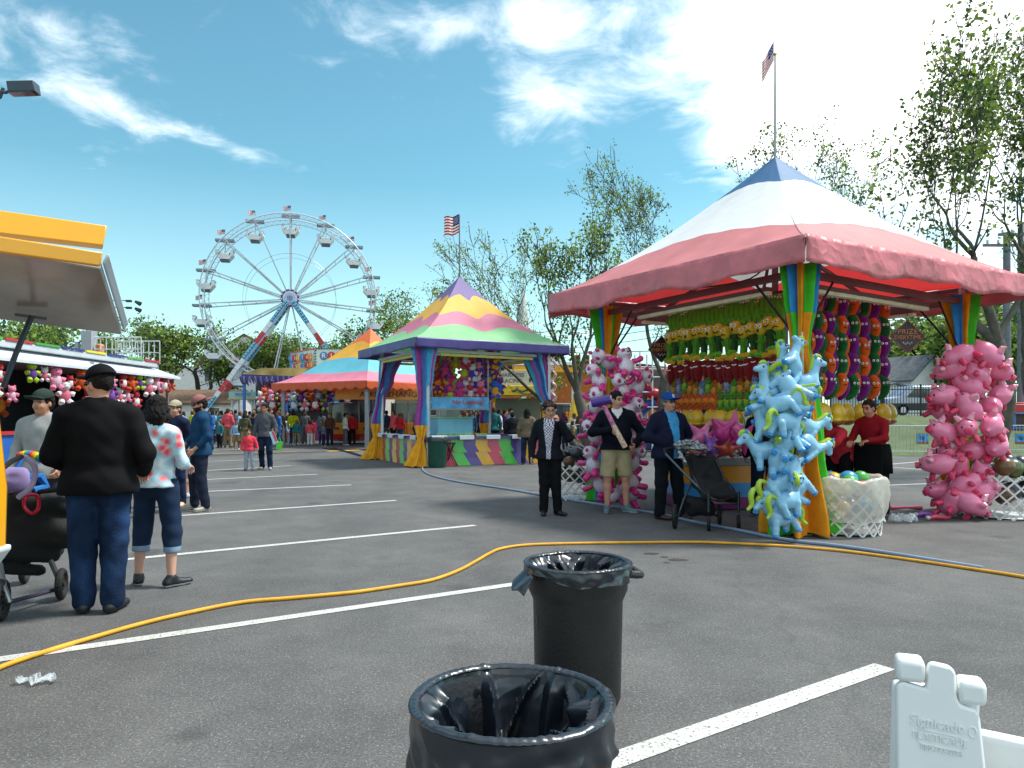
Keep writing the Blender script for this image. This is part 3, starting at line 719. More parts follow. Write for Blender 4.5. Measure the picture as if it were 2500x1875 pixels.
# ---- third tent: orange, yellow, blue, pink
c3 = Vector(((905 - CX) / F * 35.5, 35.5)); r3 = 3.7
a3 = rad(8)
Q3 = [(c3.x + r3 * math.cos(a3 + math.pi * (1 + .5 * i)), c3.y + r3 * math.sin(a3 + math.pi * (1 + .5 * i))) for i in range(4)]
Q3[0] = (Q3[0][0] - 1.0, Q3[0][1])
T3 = thing('game_tent', 'far tent with orange, yellow, blue and pink bands and orange scalloped edge', 'tent')
tent_roof(T3, Q3, (c3.x, c3.y, 5.7), 3.0, 1.42, [(.30, cv('rose', '#d07a90'), 0, 0), (.56, cv('aqua', '#5fb0c2'), 1, .05), (.80, cv('amber', '#e2a83a'), 1, .06), (1, cv('coral', '#e2703a'), 0, 0)], .36, mat('orange vinyl', '#d0592a', .5, var=.1, tl=.2), fold=.02, seed=8, vscal=10)
for i in range(4):
    q = lerp2(Q3[i], (c3.x, c3.y), .12 if i != 1 else .14)
    m = MB(); m.box((q[0], q[1], 1.5), (.16, .16, 3.0)); m.build('post', metal('#8d8f92', .5), T3)
# amber fascia boards with lettering
b0 = pt(820, 962, 34.2); b1 = pt(1035, 962, 34.0)
m = MB(); m.box(((b0.x + b1.x) / 2, 34.1, 2.46), (b1.x - b0.x, .06, .50)); m.build('fascia', paint('#cf8a2a'), T3)
for w_, px_ in (('ASK', 896), ('FOR', 934), ('CHANGE', 985)): m = MB(); m.merge(xf(text_mesh(w_, .36, .01, sx=1.15), Matrix.Translation((pt(px_, 0, 34).x, 34.05, 2.44)))); m.build('lettering', paint('#5c1f10'), T3)
def coin_game(px, lab):
    p = gp(px, 1083); o = thing('coin_machine', lab, 'arcade game', (p.x, p.y, 0), 0, 'orange coin machines under the far tent')
    prof = [(1.05, .28), (1.05, .52)]
    k = MB(); k.lathe([(.0, .22), (.95, .22), (1.0, .3), (1.05, .48), (1.06, .52)], 8); k.build('base', paint('#b8241c'), o, angle=20)
    k = MB(); k.lathe([(1.06, .52), (1.22, 1.05), (1.22, 1.1), (0, 1.1)], 8); k.build('cabinet', paint('#d9862a'), o, angle=20)
    k = MB(); k.lathe([(1.0, 1.1), (.98, 2.1), (0, 2.12)], 8); k.build('glass_case', mat('dark arcade glass', '#3a3c40', .1, spec=.7, var=.3, scale=4), o, angle=20)
    k = MB()
    for i in range(8):
        a = math.pi / 4 * (i) ; k.beam((1.02 * math.cos(a), 1.02 * math.sin(a), 1.1), (1.0 * math.cos(a), 1.0 * math.sin(a), 2.15), .05)
        k.build('corner_strip', paint('#8a8d8c'), o); k = MB()
        a += math.pi / 8; k.box((1.1 * math.cos(a), 1.1 * math.sin(a), .82), (.1, .34, .1), 0, Matrix.Rotation(a, 3, 'Z')); k.build('coin_slot', paint('#4a2a18'), o); k = MB()
    k = MB(); k.box((0, 0, .12), (2.4, 1.4, .1)); k.build('step', paint('#bfc2c2'), o, bevel=.01)
coin_game(850, 'orange and red coin machine beside the third tent post')
coin_game(1003, 'orange and red coin machine seen behind the middle tent, second from the left')
# plush hung inside the middle tent
# ================================================================ people
def hand_sdf(wr, d, side, up, curl=.4, s=1.0):
    """wrist, pointing direction, side axis (towards thumb), back-of-hand axis"""
    wr = Vector(wr); d = Vector(d).normalized(); up = Vector(up); up = (up - d * up.dot(d)).normalized(); sd_ = Vector(side); sd_ = (sd_ - d * sd_.dot(d) - up * sd_.dot(up))
    sd_ = sd_.normalized() if sd_.length > 1e-4 else d.cross(up)
    g = SDF(.008); s = s * 1.0
    g.cap(wr - d * .01, wr + d * .03 * s, .026 * s, .027 * s, flat=(up, .7))
    for i in range(4):
        b = wr + d * .03 * s + sd_ * (.028 - .018 * i) * s; g.cap(b, b + d * .055 * s, .014 * s, .013 * s)
    lens = [.068, .076, .070, .054]
    for i in range(4):
        b = wr + d * .088 * s + sd_ * (.030 - .020 * i) * s; L = lens[i] * s; c = curl * (1 + .12 * i)
        d1 = (d * math.cos(c) - up * math.sin(c)); d2 = (d * math.cos(2.1 * c) - up * math.sin(2.1 * c)); d3 = (d * math.cos(2.9 * c) - up * math.sin(2.9 * c))
        p1 = b + d1 * L * .45; p2 = p1 + d2 * L * .32; p3 = p2 + d3 * L * .25
        g.chain([b, p1, p2, p3], [.0095 * s, .0088 * s, .008 * s, .007 * s], k=.004)
    tb = wr + d * .03 * s + sd_ * .026 * s; t1 = tb + (d * .6 + sd_ * .75 - up * .25).normalized() * .038 * s; t2 = t1 + (d * .85 + sd_ * .25 - up * .45).normalized() * .032 * s
    g.chain([tb, t1, t2], [.013 * s, .011 * s, .0085 * s], k=.006)
    return g
DEF = dict(P=(0, 0, .95), C=(0, .005, 1.27), N=(0, .02, 1.45), Hd=(0, -.012, 1.60),
           shL=(.172, .012, 1.375), elL=(.245, .04, 1.13), wrL=(.255, -.05, .90), shR=(-.172, .012, 1.375), elR=(-.245, .04, 1.13), wrR=(-.255, -.05, .90),
           hipL=(.09, .005, .92), knL=(.105, -.01, .50), anL=(.115, .03, .085), hipR=(-.09, .005, .92), knR=(-.105, -.01, .50), anR=(-.115, .03, .085))
PC = {}
def person(label, loc, rz, h=1.75, wd=1.0, pose=None, lean=0., hy=0., hp=0., top='#223', topk='shirt', hem=.88, slv=1.0, bot='#223', botk='trousers', shoe='#222222', sole='#cccccc',
           hair='#1a120c', hairk='short', cap=None, glasses=None, sk='#bb8465', res=.014, toe=18, belly=0., hd=(.4, .4), undert=None, vneck=False, group=None, extra=None, vkey=None, hoodie=False, beard=False, toes=None):
    root = thing('person', label, 'person', loc, rz, group)
    s = h / 1.75
    J = {k: Vector(v) for k, v in DEF.items()}
    for k, v in (pose or {}).items(): J[k] = Vector(v)
    Ru = Matrix.Rotation(lean, 3, 'X')
    if lean:
        for k in ('C', 'N', 'Hd', 'shL', 'elL', 'wrL', 'shR', 'elR', 'wrR'):
            if pose and k in pose and k not in ('C', 'N', 'Hd', 'shL', 'shR'): continue
            J[k] = J['P'] + Ru @ (J[k] - J['P'])
    for k in J: J[k] = Vector((J[k].x * (1 + (wd - 1) * .8), J[k].y, J[k].z))
    Rh = Ru @ Matrix.Rotation(hy, 3, 'Z') @ Matrix.Rotation(hp, 3, 'X'); Hd = J['Hd']
    hq = lambda x, y, z: Hd + Rh @ Vector((x, y, z))
    skm = skin(sk); lip = mat('lips ' + sk, tuple(v * k for v, k in zip(lin(sk), (.75, .45, .45))), .5); hm = mat('hair ' + hair, hair, .6, var=.35, scale=26, bump=.8, bscale=110, spec=.2)
    eye = mat('eye', '#1c1512', .2)
    key = vkey and (vkey, 'b')
    def emit(name, gen, mats, matfn=None):
        """build once per variant, then share the mesh"""
        k = vkey and (vkey, name)
        if k and k in PC:
            o = bpy.data.objects.new(name, PC[k]); COL.objects.link(o); o.parent = root
            for i, mm in enumerate(mats): o.material_slots[i].link = 'OBJECT'; o.material_slots[i].material = mm
        else:
            o = sdf_build(name, gen(), mats, root, matfn)
            if k: PC[k] = o.data
        o.scale = (s, s, s); return o
    w = wd
    def skel(g, a=0., arms=True, legs=True, head=True):
        g.ell(J['P'] + Vector((0, .01, -.02)), ((.165 + a) * w, (.118 + a) * w, .14 + a))
        md = J['P'].lerp(J['C'], .5); g.ell(md + Ru @ Vector((0, -.012 - belly * .5, 0)), ((.148 + a) * w + belly * .5, (.105 + a) * w + belly, .19 + a), Ru)
        g.ell(J['C'], ((.168 + a) * w, (.112 + a) * w, .19 + a), Ru)
        g.cap(J['shL'] - Ru @ Vector((.03, 0, -.01)), J['shR'] + Ru @ Vector((.03, 0, .01)), .05 + a * .8, k=.06); g.chain([J['shL'], J['N'] + Ru @ Vector((.02, .01, -.02)), J['shR']], [.045 + a * .8, .062 + a * .6, .045 + a * .8], k=.05)
        g.cap(J['N'] + (J['shL'] - J['N']) * .55, J['N'] + Vector((0, 0, .02)), .045 + a, .05 + a * .3); g.cap(J['N'] + (J['shR'] - J['N']) * .55, J['N'] + Vector((0, 0, .02)), .045 + a, .05 + a * .3)
        return g
    def body():
        g = SDF(.03); skel(g, -.012)
        g.cap(J['N'] - Vector((0, 0, .03)), hq(0, .02, -.02), .056, .05)
        g.ell(hq(0, .014, .036), (.075, .093, .09), Rh); g.ell(hq(0, -.022, -.03), (.06, .07, .08), Rh); g.ell(hq(0, -.052, -.088), (.026, .022, .02), Rh)
        g.cap(hq(0, -.088, .012), hq(0, -.106, -.022), .008, .013, k=.012)
        for e in (1, -1):
            g.ell(hq(.076 * e, .012, -.008), (.01, .019, .031), Rh, k=.008)
            g.ell(hq(.026 * e, -.08, .034), (.022, .012, .009), Rh, k=.01)
            g.ell(hq(.034 * e, -.06, -.03), (.022, .022, .02), Rh, k=.02)
        g.ell(hq(0, -.09, -.052), (.024, .01, .009), Rh, k=.008)
        for S in 'LR':
            q = w ** .5
            g.chain([J['sh' + S], J['sh' + S].lerp(J['el' + S], .4), J['el' + S]], [.052 * q, .047 * q, .038])
            g.chain([J['el' + S], J['el' + S].lerp(J['wr' + S], .3), J['wr' + S]], [.038, .037, .024])
            g.chain([J['hip' + S], J['kn' + S]], [.085 * q, .054])
            kc = J['kn' + S].lerp(J['an' + S], .3) + Vector((0, .012, 0))
            g.chain([J['kn' + S], kc, J['an' + S]], [.052, .054, .034])
        ms = [g.mesh(res)]
        for S, e in (('L', 1), ('R', -1)):
            d = (J['wr' + S] - J['el' + S]).normalized(); wdir = d
            hs = hand_sdf(J['wr' + S], wdir + Vector((0, -.12, -.1)), Vector((0, -1, 0)) if abs(d.y) < .8 else Vector((-e, 0, 0)), Vector((e, 0, 0)) if abs(d.y) < .8 else Vector((0, 0, 1)), hd[0 if S == 'L' else 1])
            ms.append(hs.mesh(.0055 if res < .02 else .008))
        return ms
    def face(c):
        Rm = np.array(Rh); q = (c - np.array(Hd)) @ Rm
        x, y, z = np.abs(q[:, 0]), q[:, 1], q[:, 2]; out = np.zeros(len(c), int)
        fr = y < -.045
        out[fr & (x < .026) & (np.abs(z + .052) < .008)] = 1
        out[fr & (np.abs(x - .03) < .013) & (np.abs(z - .014) < .008)] = 2
        out[fr & (np.abs(x - .03) < .02) & (np.abs(z - .036) < .006)] = 3
        if beard: out[(y < .0) & (z < -.03) & (x < .075) & ~(fr & (x < .022) & (np.abs(z + .052) < .007)) & (z > -.11)] = 3
        return out
    emit('body', body, [skm, lip, eye, hm], face)
    fm = Vector((1.3, 2.1, .7))
    def folds(amp):
        def f(P):
            x, y, z = P[..., 0], P[..., 1], P[..., 2]
            return amp * (np.sin(28 * z + 17 * x + 3 * np.sin(9 * y + 5 * x)) * .6 + np.sin(47 * z - 23 * x + 2 * np.sin(13 * x + 4)) * .4)
        return f
    # ---- top
    thick = {'shirt': .011, 'jacket': .024, 'coat': .03, 'hoodie': .02}[topk]
    def topm():
        g = SDF(.035); skel(g, thick)
        if hem < .92: g.cap(J['P'] + Vector((-.06 * w, .005, -.08)), J['P'] + Vector((.06 * w, .005, -.08)), (.125 + thick) * w, k=.05)
        nrm = Ru @ Vector((0, 0, -1)); hp_ = J['P'] + Ru @ Vector((0, 0, hem - .95))
        g.cut(nrm, nrm.dot(hp_)); 
        g.k = .03
        for S in 'LR':
            q = w ** .5; e = J['el' + S].lerp(J['wr' + S], (slv - .5) * 2) if slv > .5 else J['sh' + S].lerp(J['el' + S], slv * 2)
            if slv > .5: g.chain([J['sh' + S], J['el' + S], e], [(.052 + thick) * q, .044 + thick * .8, .032 + thick * .7])
            else: g.chain([J['sh' + S], e], [(.054 + thick) * q, .052 + thick])
        if topk in ('jacket', 'coat'):
            for e in (1, -1): g.chain([J['N'] + Vector((.05 * e, .045, .045)), J['N'] + Vector((.068 * e, -.02, .02)), J['N'] + Vector((.04 * e, -.09, -.07))], [.018, .017, .013], k=.015)
            g.cap(J['N'] + Vector((-.05, .045, .045)), J['N'] + Vector((.05, .045, .045)), .02, k=.015)
        if hoodie:
            g.chain([J['N'] + Vector((.075, -.03, .0)), J['N'] + Vector((.07, .06, .0)), J['N'] + Vector((0, .09, -.02)), J['N'] + Vector((-.07, .06, 0)), J['N'] + Vector((-.075, -.03, 0))], [.024, .035, .045, .035, .024], k=.03)
        g.carve(J['N'] + Vector((0, -.03, .075)), (.062, .085, .07))
        g.fn(folds(.0045 if res < .02 else .002))
        return g.mesh(res)
    tm = [cloth(top)]
    tmf = None
    if undert:      # open front showing another colour
        tm = [cloth(top), undert if not isinstance(undert, str) else cloth(undert)]
        def tmf(c):
            q = (c - np.array(J['P'])); zt = c[:, 2]
            wid = .03 + .05 * np.clip((zt - 1.0) / .35, 0, 1) if not vneck else .075 * np.clip((zt - 1.34) / .10, 0, 1)
            return ((np.abs(c[:, 0]) < wid) & (c[:, 1] < -.02) & (zt > hem + .0) & (zt < 1.5)).astype(int)
    emit('top', topm, tm, tmf).name = {'shirt': 'shirt', 'jacket': 'jacket', 'coat': 'jacket', 'hoodie': 'sweatshirt'}[topk]
    # ---- bottom
    def botm():
        g = SDF(.035); g.ell(J['P'] + Vector((0, .01, -.02)), (.162 * w, .118 * w, .14)); 
        for S in 'LR':
            q = w ** .75
            if botk in ('trousers', 'capri'):
                e = J['an' + S] if botk == 'trousers' else J['kn' + S].lerp(J['an' + S], .62)
                r2 = .066 if botk == 'trousers' else .07
                g.chain([J['hip' + S], J['kn' + S], e], [.1 * q, .078 * q, r2 * q])
            elif botk == 'shorts':
                e = J['hip' + S].lerp(J['kn' + S], .98); g.chain([J['hip' + S], e], [.103 * q, .095 * q])
            elif botk == 'leggings': g.chain([J['hip' + S], J['kn' + S], J['an' + S]], [.095 * q, .06, .045])
        if botk == 'skirt':
            g.chain([J['P'], J['P'].lerp(J['knL'].lerp(J['knR'], .5), .8)], [.15, .2], flat=((0, 1, 0), .8))
        zc = {'trousers': .035, 'capri': min(J['knL'].z, .5) * .62, 'shorts': J['knL'].z + .02, 'leggings': .05, 'skirt': .55}[botk]
        if not (pose and 'sit' in pose): g.cut((0, 0, -1), -zc)
        g.cut((0, 0, 1), J['P'].z + .03); g.fn(folds(.005 if res < .02 else .002)); return g.mesh(res)
    bm_ = [denim(bot) if bot in ('#1a2f4e', '#1b2c44', '#16263e', '#27405f', '#20304a') else cloth(bot)]; bmf = None
    if botk == 'capri':
        bm_ = [cloth(bot), cloth('#7f97ad')]; zc = min(J['knL'].z, .5) * .62 + .055; bmf = lambda c: (c[:, 2] < zc).astype(int)
    emit('bottom', botm, bm_, bmf).name = {'trousers': 'trousers', 'capri': 'trousers', 'shorts': 'shorts', 'leggings': 'leggings', 'skirt': 'skirt'}[botk]
    # ---- shoes
    for S, e in (('L', 1), ('R', -1)):
        an = J['an' + S]; ta = rad(toe) * e
        if toes: ta = toes[0 if e > 0 else 1]
        fd = Vector((math.sin(ta), -math.cos(ta), 0)); pitch = 0
        def shoe_():
            g = SDF(.02); z0 = an.z - .085
            heel = Vector((an.x, an.y, z0 + .04)) - fd * .035; toep = heel + fd * .195 + Vector((0, 0, -.006))
            g.cap(heel, toep, .041, .038, flat=((0, 0, 1), .8)); g.cap(heel + Vector((0, 0, .01)), Vector((an.x, an.y, z0 + .085)), .043, .045); g.cap(heel + fd * .05 + Vector((0, 0, .02)), toep - fd * .06, .04, .034)
            g.cut((0, 0, -1), -z0 - .002); return g.mesh(.009 if res < .02 else .016)
        zz = an.z - .085 + .026
        k = emit('shoe' + S, shoe_, [mat('shoe ' + shoe, shoe, .5, var=.15), mat('sole ' + sole, sole, .7)], lambda c: (c[:, 2] < zz).astype(int)); k.name = 'shoe'
    # ---- hair
    if hairk != 'none':
        def hair_():
            g = SDF(.02); g.ell(hq(0, .02, .045), (.086, .1, .092), Rh); 
            if hairk == 'buzz': g.p.pop(); g.ell(hq(0, .017, .034), (.0785, .0965, .0925), Rh)
            if hairk == 'short': g.ell(hq(0, .05, .0), (.078, .07, .085), Rh)
            if hairk in ('long', 'bob', 'longcurl'):
                lb = -.10 if hairk == 'bob' else -.26
                g.ell(hq(0, .045, .0), (.094, .075, .11), Rh)
                g.chain([hq(0, .055, -.02), hq(0, .085, lb * .6), hq(0, .075, lb)], [.09, .095, .06], flat=((0, 1, 0), .6))
                for e in (1, -1): g.chain([hq(.075 * e, .02, .0), hq(.085 * e, .03, lb * .7), hq(.07 * e, .04, lb)], [.03, .035, .025])
            if hairk == 'curly':
                for i in range(26):
                    r_ = random.Random(i); a = r_.uniform(0, 6.28); b = r_.uniform(.1, 1.5)
                    v = Vector((math.cos(a) * math.sin(b) * .088, math.sin(a) * math.sin(b) * .1 + .03, math.cos(b) * .085 + .045))
                    if v.y < -.055 and v.z < .075: continue
                    g.ell(hq(*v), .03, k=.01)
                g.ell(hq(0, .06, .0), (.09, .06, .09), Rh)
            if hairk == 'pony': g.chain([hq(0, .1, .07), hq(0, .15, .03), hq(0, .15, -.1)], [.03, .035, .02])
            # clear the face
            n = Rh @ Vector((0, -1, 0)); 
            Rm = np.array(Rh); H0 = np.array(Hd)
            def f(P):
                q = (P - H0) @ Rm
                d = np.minimum(-.045 - q[..., 1], (.07 if hairk != 'curly' else .075) - q[..., 2])       # inside the face zone > 0
                d2 = np.minimum(d, .105 - np.abs(q[..., 0])); 
                side = np.minimum(np.minimum(.0 - q[..., 1], -.02 - q[..., 2]), .2) if hairk in ('short', 'curly', 'pony') else -np.ones_like(d)
                return np.maximum(np.maximum(d2, side), 0) * 3
            g.fn(f)
            ha = .3 if hairk == 'buzz' else 1.
            g.fn(lambda P: ha * .006 * np.sin(P[..., 0] * 150 + 4 * np.sin(P[..., 2] * 34)) + ha * .004 * np.sin(P[..., 1] * 120 + 3 * np.sin(P[..., 2] * 50)))
            return g.mesh(.008 if res < .02 else .014)
        emit('hair', hair_, [hm])
    if cap:
        cm = cloth(cap[0] if isinstance(cap, tuple) else cap); back = isinstance(cap, tuple) and cap[1] == 'back'
        sg = 1 if back else -1
        def cap_():
            g = SDF(.01); g.ell(hq(0, .018, .052), (.099, .118, .105), Rh); n = Rh @ Vector((0, .25, -1)).normalized(); g.cut(n, n.dot(hq(0, -.05, .045)))
            g.ell(hq(0, .012 + sg * .135, .056), (.078, .1, .014), Rh @ Matrix.Rotation(-.15 * sg * -1, 3, 'X')); g.ell(hq(0, .012, .152), .01); return g.mesh(.008)
        emit('cap', cap_, [cm])
    if glasses:
        k = MB(); mg = mat('dark sunglass lens' if glasses == 'sun' else 'glasses frame', '#0c0c0e', .15, spec=.8)
        for e in (1, -1):
            if glasses == 'sun': k.ball(hq(.032 * e, -.094, .014), (.027, .01, .018), 0, 12, 8, Rh)
            else: k.tube([hq(.032 * e + .024 * math.cos(a), -.096, .012 + .017 * math.sin(a)) for a in [i * math.pi / 6 for i in range(13)]], .0022, 5)
            k.tube([hq(.055 * e, -.09, .018), hq(.08 * e, -.03, .018), hq(.083 * e, .02, .01)], .003, 5)
        k.tube([hq(-.01, -.1, .018), hq(.01, -.1, .018)], .003, 5)
        o = k.build('sunglasses' if glasses == 'sun' else 'glasses', mg, root); o.scale = (s, s, s)
    root['_j'] = 1
    del root['_j']
    return root, J, s, hq
# ================================================================ prizes: inflatables and plush
def M4(x, y, z): return Matrix.Translation((x, y, z))
def hexb(s): return s
# blue toy horse, body along x, head +x, about .5 m long
PB = vinyl('#8fc6e4'); PG = vinyl('#a6c832'); PDB = vinyl('#3a90cf'); PW = vinyl('#d6e4e8')
def make_pony():
    t = thing('inflatable_horse', 'x', 'inflatable toy')
    g = SDF(.03)
    g.ell((0, 0, 0), (.17, .105, .115)); g.ell((.1, 0, .03), (.085, .085, .095)); g.chain([(.12, 0, .06), (.2, 0, .2)], [.062, .055]); g.ell((.215, 0, .235), (.07, .062, .065)); g.cap((.24, 0, .225), (.31, 0, .19), .045, .038)
    for x, y, k in ((.11, .055, .04), (.11, -.055, -.02), (-.12, .055, -.04), (-.12, -.055, .05)):
        g.chain([(x, y, -.04), (x + k * .6, y * 1.15, -.12), (x + k, y * 1.2, -.175)], [.05, .04, .042], k=.02)
    b = sdf_build('body', g.mesh(.0125), PB, t)
    for x, y, k in ((.11, .055, .04), (.11, -.055, -.02), (-.12, .055, -.04), (-.12, -.055, .05)):
        m = MB(); m.lathe([(0, -.225), (.03, -.223), (.046, -.208), (.042, -.178), (.034, -.162), (0, -.158)], 10, (x + k * 1.05, y * 1.2, 0)); m.build('hoof', PDB, t)
    m = MB(); m.tube(smooth_path([(.29, 0, .275), (.235, 0, .315), (.17, 0, .28), (.13, 0, .2), (.085, 0, .13)], 3), [.012, .02, .028, .032, .034, .036, .036, .034, .03, .028, .022, .016, .008], 8); m.build('mane', PG, t)
    m = MB(); P = smooth_path([(-.15, 0, .05), (-.24, 0, .1), (-.29, 0, .02), (-.27, 0, -.1), (-.33, 0, -.17)], 3); m.tube(P, [.016 + .022 * math.sin(math.pi * i / 12) for i in range(13)], 8, 0); m.build('tail', PG, t)
    for e in (1, -1):
        m = MB(); m.ball((.19, .04 * e, .31), (.018, .012, .035), 0, 8, 6); m.build('ear', PDB, t)
        m = MB(); m.ball((.245, .053 * e, .245), (.018, .012, .022), 0, 10, 6); m.ball((.25, .062 * e, .25), (.008, .006, .01), 1, 8, 5); m.build('eye', [mat('toy eye', '#16212c', .15), PW], t)
    return t
pony = make_pony()
PON = [(1893, 905, 8.62, 25, 30), (1948, 893, 8.5, -150, 62), (1925, 940, 8.4, -25, -62), (1868, 955, 8.5, 200, 20), (1990, 935, 8.55, 10, 12), (1905, 985, 8.35, 160, -20), (1850, 1000, 8.5, 190, 55), (1960, 975, 8.35, -20, 75),
       (1925, 1030, 8.3, 20, -12), (1865, 1045, 8.45, 170, 10), (1990, 1040, 8.5, 15, -35), (1850, 1100, 8.45, 185, -15), (1925, 1080, 8.35, -30, 40), (2000, 1085, 8.45, 20, -50), (1890, 1125, 8.35, 80, -80), (1942, 1140, 8.35, -100, -76),
       (1895, 1180, 8.3, 15, 15), (1960, 1190, 8.35, 12, 48), (1872, 1215, 8.3, 12, -4), (1925, 1222, 8.25, 20, 8), (1905, 1262, 8.3, 190, -12)]
def ordn(i): return ['first', 'second', 'third', 'fourth', 'fifth', 'sixth', 'seventh', 'eighth', 'ninth', 'tenth', 'eleventh', 'twelfth', 'thirteenth', 'fourteenth', 'fifteenth', 'sixteenth', 'seventeenth', 'eighteenth', 'nineteenth', 'twentieth',
                      'twenty-first', 'twenty-second', 'twenty-third', 'twenty-fourth', 'twenty-fifth', 'twenty-sixth', 'twenty-seventh', 'twenty-eighth', 'twenty-ninth', 'thirtieth'][i]
def hang(proto, lst, what, grp, sc=1.0):
    order = sorted(range(len(lst)), key=lambda i: lst[i][1])
    for r, i in enumerate(order):
        px, py, d, yaw, pitch = lst[i][:5]
        lab = what % (('topmost' if r == 0 else 'lowest' if r == len(lst) - 1 else ordn(r) + ' from the top'))
        rot = (rad(lst[i][5]) if len(lst[i]) > 5 else 0, rad(-pitch), rad(yaw))
        if r == 0: proto.location = pt(px, py, d); proto.rotation_euler = rot; proto['label'] = lab; proto['group'] = grp; proto.scale = (sc,) * 3; first = proto
        else: dup(proto, pt(px, py, d), rot, lab, grp, sc)
PON = [(1916 + (p[0] - 1918) * .70,) + p[1:] for p in PON]
hang(pony, PON, 'pale blue inflatable horse with green mane, %s on the post', 'blue inflatable horses tied to the tent post', .9)
m = MB(); q = P1[1]; m.tube([(q[0] - .05, q[1] - .2, 2.45), (q[0] - .06, q[1] - .3, 1.4), (q[0] - .1, q[1] - .25, .35)], .012, 6); m.build('rope', cloth('#c8c2a8'), T1)

# pink toy pig
K0 = vinyl('#ee83a8'); K1_ = vinyl('#dd3f68'); K2 = vinyl('#f0a3b8')
def make_pig():
    t = thing('inflatable_pig', 'x', 'inflatable toy')
    g = SDF(.03); g.ell((0, 0, 0), (.165, .13, .135)); g.ell((.13, 0, .03), (.1, .1, .1)); g.cap((-.12, 0, .02), (-.2, 0, .04), .06, .012)
    sdf_build('body', g.mesh(.013), K0, t)
    m = MB(); m.cyl((.215, 0, .02), (.262, 0, .015), .04, .046, 12); m.ball((.262, 0, .015), (.012, .044, .044), 0, 12, 6); m.build('snout', K1_, t, angle=50)
    for x in (.09, -.09):
        for e in (1, -1):
            m = MB(); m.cyl((x, .06 * e, -.09), (x * 1.2, .085 * e, -.165), .034, .036, 10, 0); m.ball((x * 1.2, .085 * e, -.168), (.037, .037, .022), 0, 10, 6); m.build('trotter', K1_, t, angle=60)
    for e in (1, -1):
        m = MB(); m.tube([(.1, .05 * e, .115), (.08, .085 * e, .165), (.1, .11 * e, .19)], [.045, .032, .008], 8); m.build('ear', K2, t)
        m = MB(); m.ball((.205, .05 * e, .065), (.014, .012, .018), 0, 8, 6); m.build('eye', mat('toy eye'), t)
    return t
pig = make_pig()
rr = random.Random(21); L = []
def colx(y, tab):
    for i in range(len(tab) - 1):
        if tab[i][0] <= y <= tab[i + 1][0]:
            f = (y - tab[i][0]) / (tab[i + 1][0] - tab[i][0]); return [tab[i][k] + (tab[i + 1][k] - tab[i][k]) * f for k in (1, 2)]
    return tab[-1][1:]
tab = [(850, 2335, 2420), (900, 2300, 2450), (960, 2290, 2460), (1030, 2275, 2455), (1100, 2275, 2455), (1150, 2255, 2430), (1200, 2270, 2420), (1245, 2300, 2390)]
y = 862; row = 0
while y < 1255:
    a, b = colx(y, tab); nn = max(2, int((b - a) / 50) + 0)
    for i in range(nn):
        f = (i + .5) / nn + rr.uniform(-.06, .06); side = -1 if f < .5 else 1
        L.append((a + (b - a) * f, y + rr.uniform(-12, 12), 10.55 + rr.uniform(-.2, .2) - .25 * math.sin(math.pi * f), (0 if side > 0 else 180) + rr.uniform(-75, 75), rr.uniform(-50, 50), rr.uniform(-60, 60)))
    y += 47; row += 1
L = L[:30]
hang(pig, L, 'pink inflatable pig with darker snout, %s in its bunch', 'pink inflatable pigs tied to the right post', 1.12)

# white and pink bear
B0 = vinyl('#dcd0dc'); B1 = vinyl('#dc2f86'); B2_ = vinyl('#e8a0c8')
def make_bear():
    t = thing('inflatable_bear', 'x', 'inflatable toy')
    g = SDF(.03); g.ell((0, 0, -.05), (.15, .14, .17)); g.ell((0, -.02, .21), (.15, .13, .13)); g.ell((0, -.13, .17), (.065, .05, .045)); sdf_build('body', g.mesh(.016), B0, t)
    for e in (1, -1):
        m = MB(); m.ball((.11 * e, 0, .34), (.05, .035, .05), 0, 12, 8); m.build('ear', B1, t)
        m = MB(); m.tube([(.12 * e, -.02, .06), (.2 * e, -.06, .05), (.27 * e, -.09, .08)], [.055, .05, .058], 12, 0); m.ball((.28 * e, -.095, .085), .058, 0, 10, 8); m.build('arm', B1, t, angle=60)
        m = MB(); m.tube([(.08 * e, -.03, -.18), (.13 * e, -.1, -.25)], [.07, .062], 12, 0); m.ball((.14 * e, -.12, -.265), (.068, .07, .068), 0, 10, 8); m.build('foot', B1, t, angle=60)
        m = MB(); m.ball((.06 * e, -.115, .235), (.048, .028, .052), 0, 12, 8); m.ball((.06 * e, -.14, .235), (.024, .012, .028), 1, 10, 6); m.ball((.066 * e, -.15, .245), (.007, .006, .008), 2, 6, 4); m.build('eye', [B1, mat('toy eye'), PW], t)
    m = MB(); m.ball((0, -.18, .185), (.024, .016, .016), 0, 10, 6); m.tube([(-.04, -.155, .14), (0, -.17, .125), (.04, -.155, .14)], .006, 5, 1); m.build('nose', [mat('toy eye'), B1], t)
    return t
bear = make_bear()
BE = [(1480, 880, 11.9, -60, 10, 60), (1535, 890, 11.7, 15, 0, -25), (1455, 925, 11.8, -70, 20, 20), (1520, 950, 11.7, 30, 30, 10), (1570, 940, 11.9, 60, -20, 30), (1450, 985, 11.7, -60, -20, 10), (1540, 1000, 11.7, 20, -60, 10), (1565, 1045, 11.8, 50, 10, 0),
      (1445, 1060, 11.8, -50, 15, 30), (1550, 1090, 11.8, 60, 40, 0), (1440, 1130, 11.7, -60, 20, 0), (1555, 1125, 11.8, 50, -20, 20), (1460, 1180, 11.9, -30, 40, 0), (1545, 1170, 11.8, 40, 20, -20), (1500, 1205, 11.8, 10, -60, 0), (1545, 1200, 11.9, 40, 40, 0), (1500, 1110, 12.0, 0, 0, 0)]
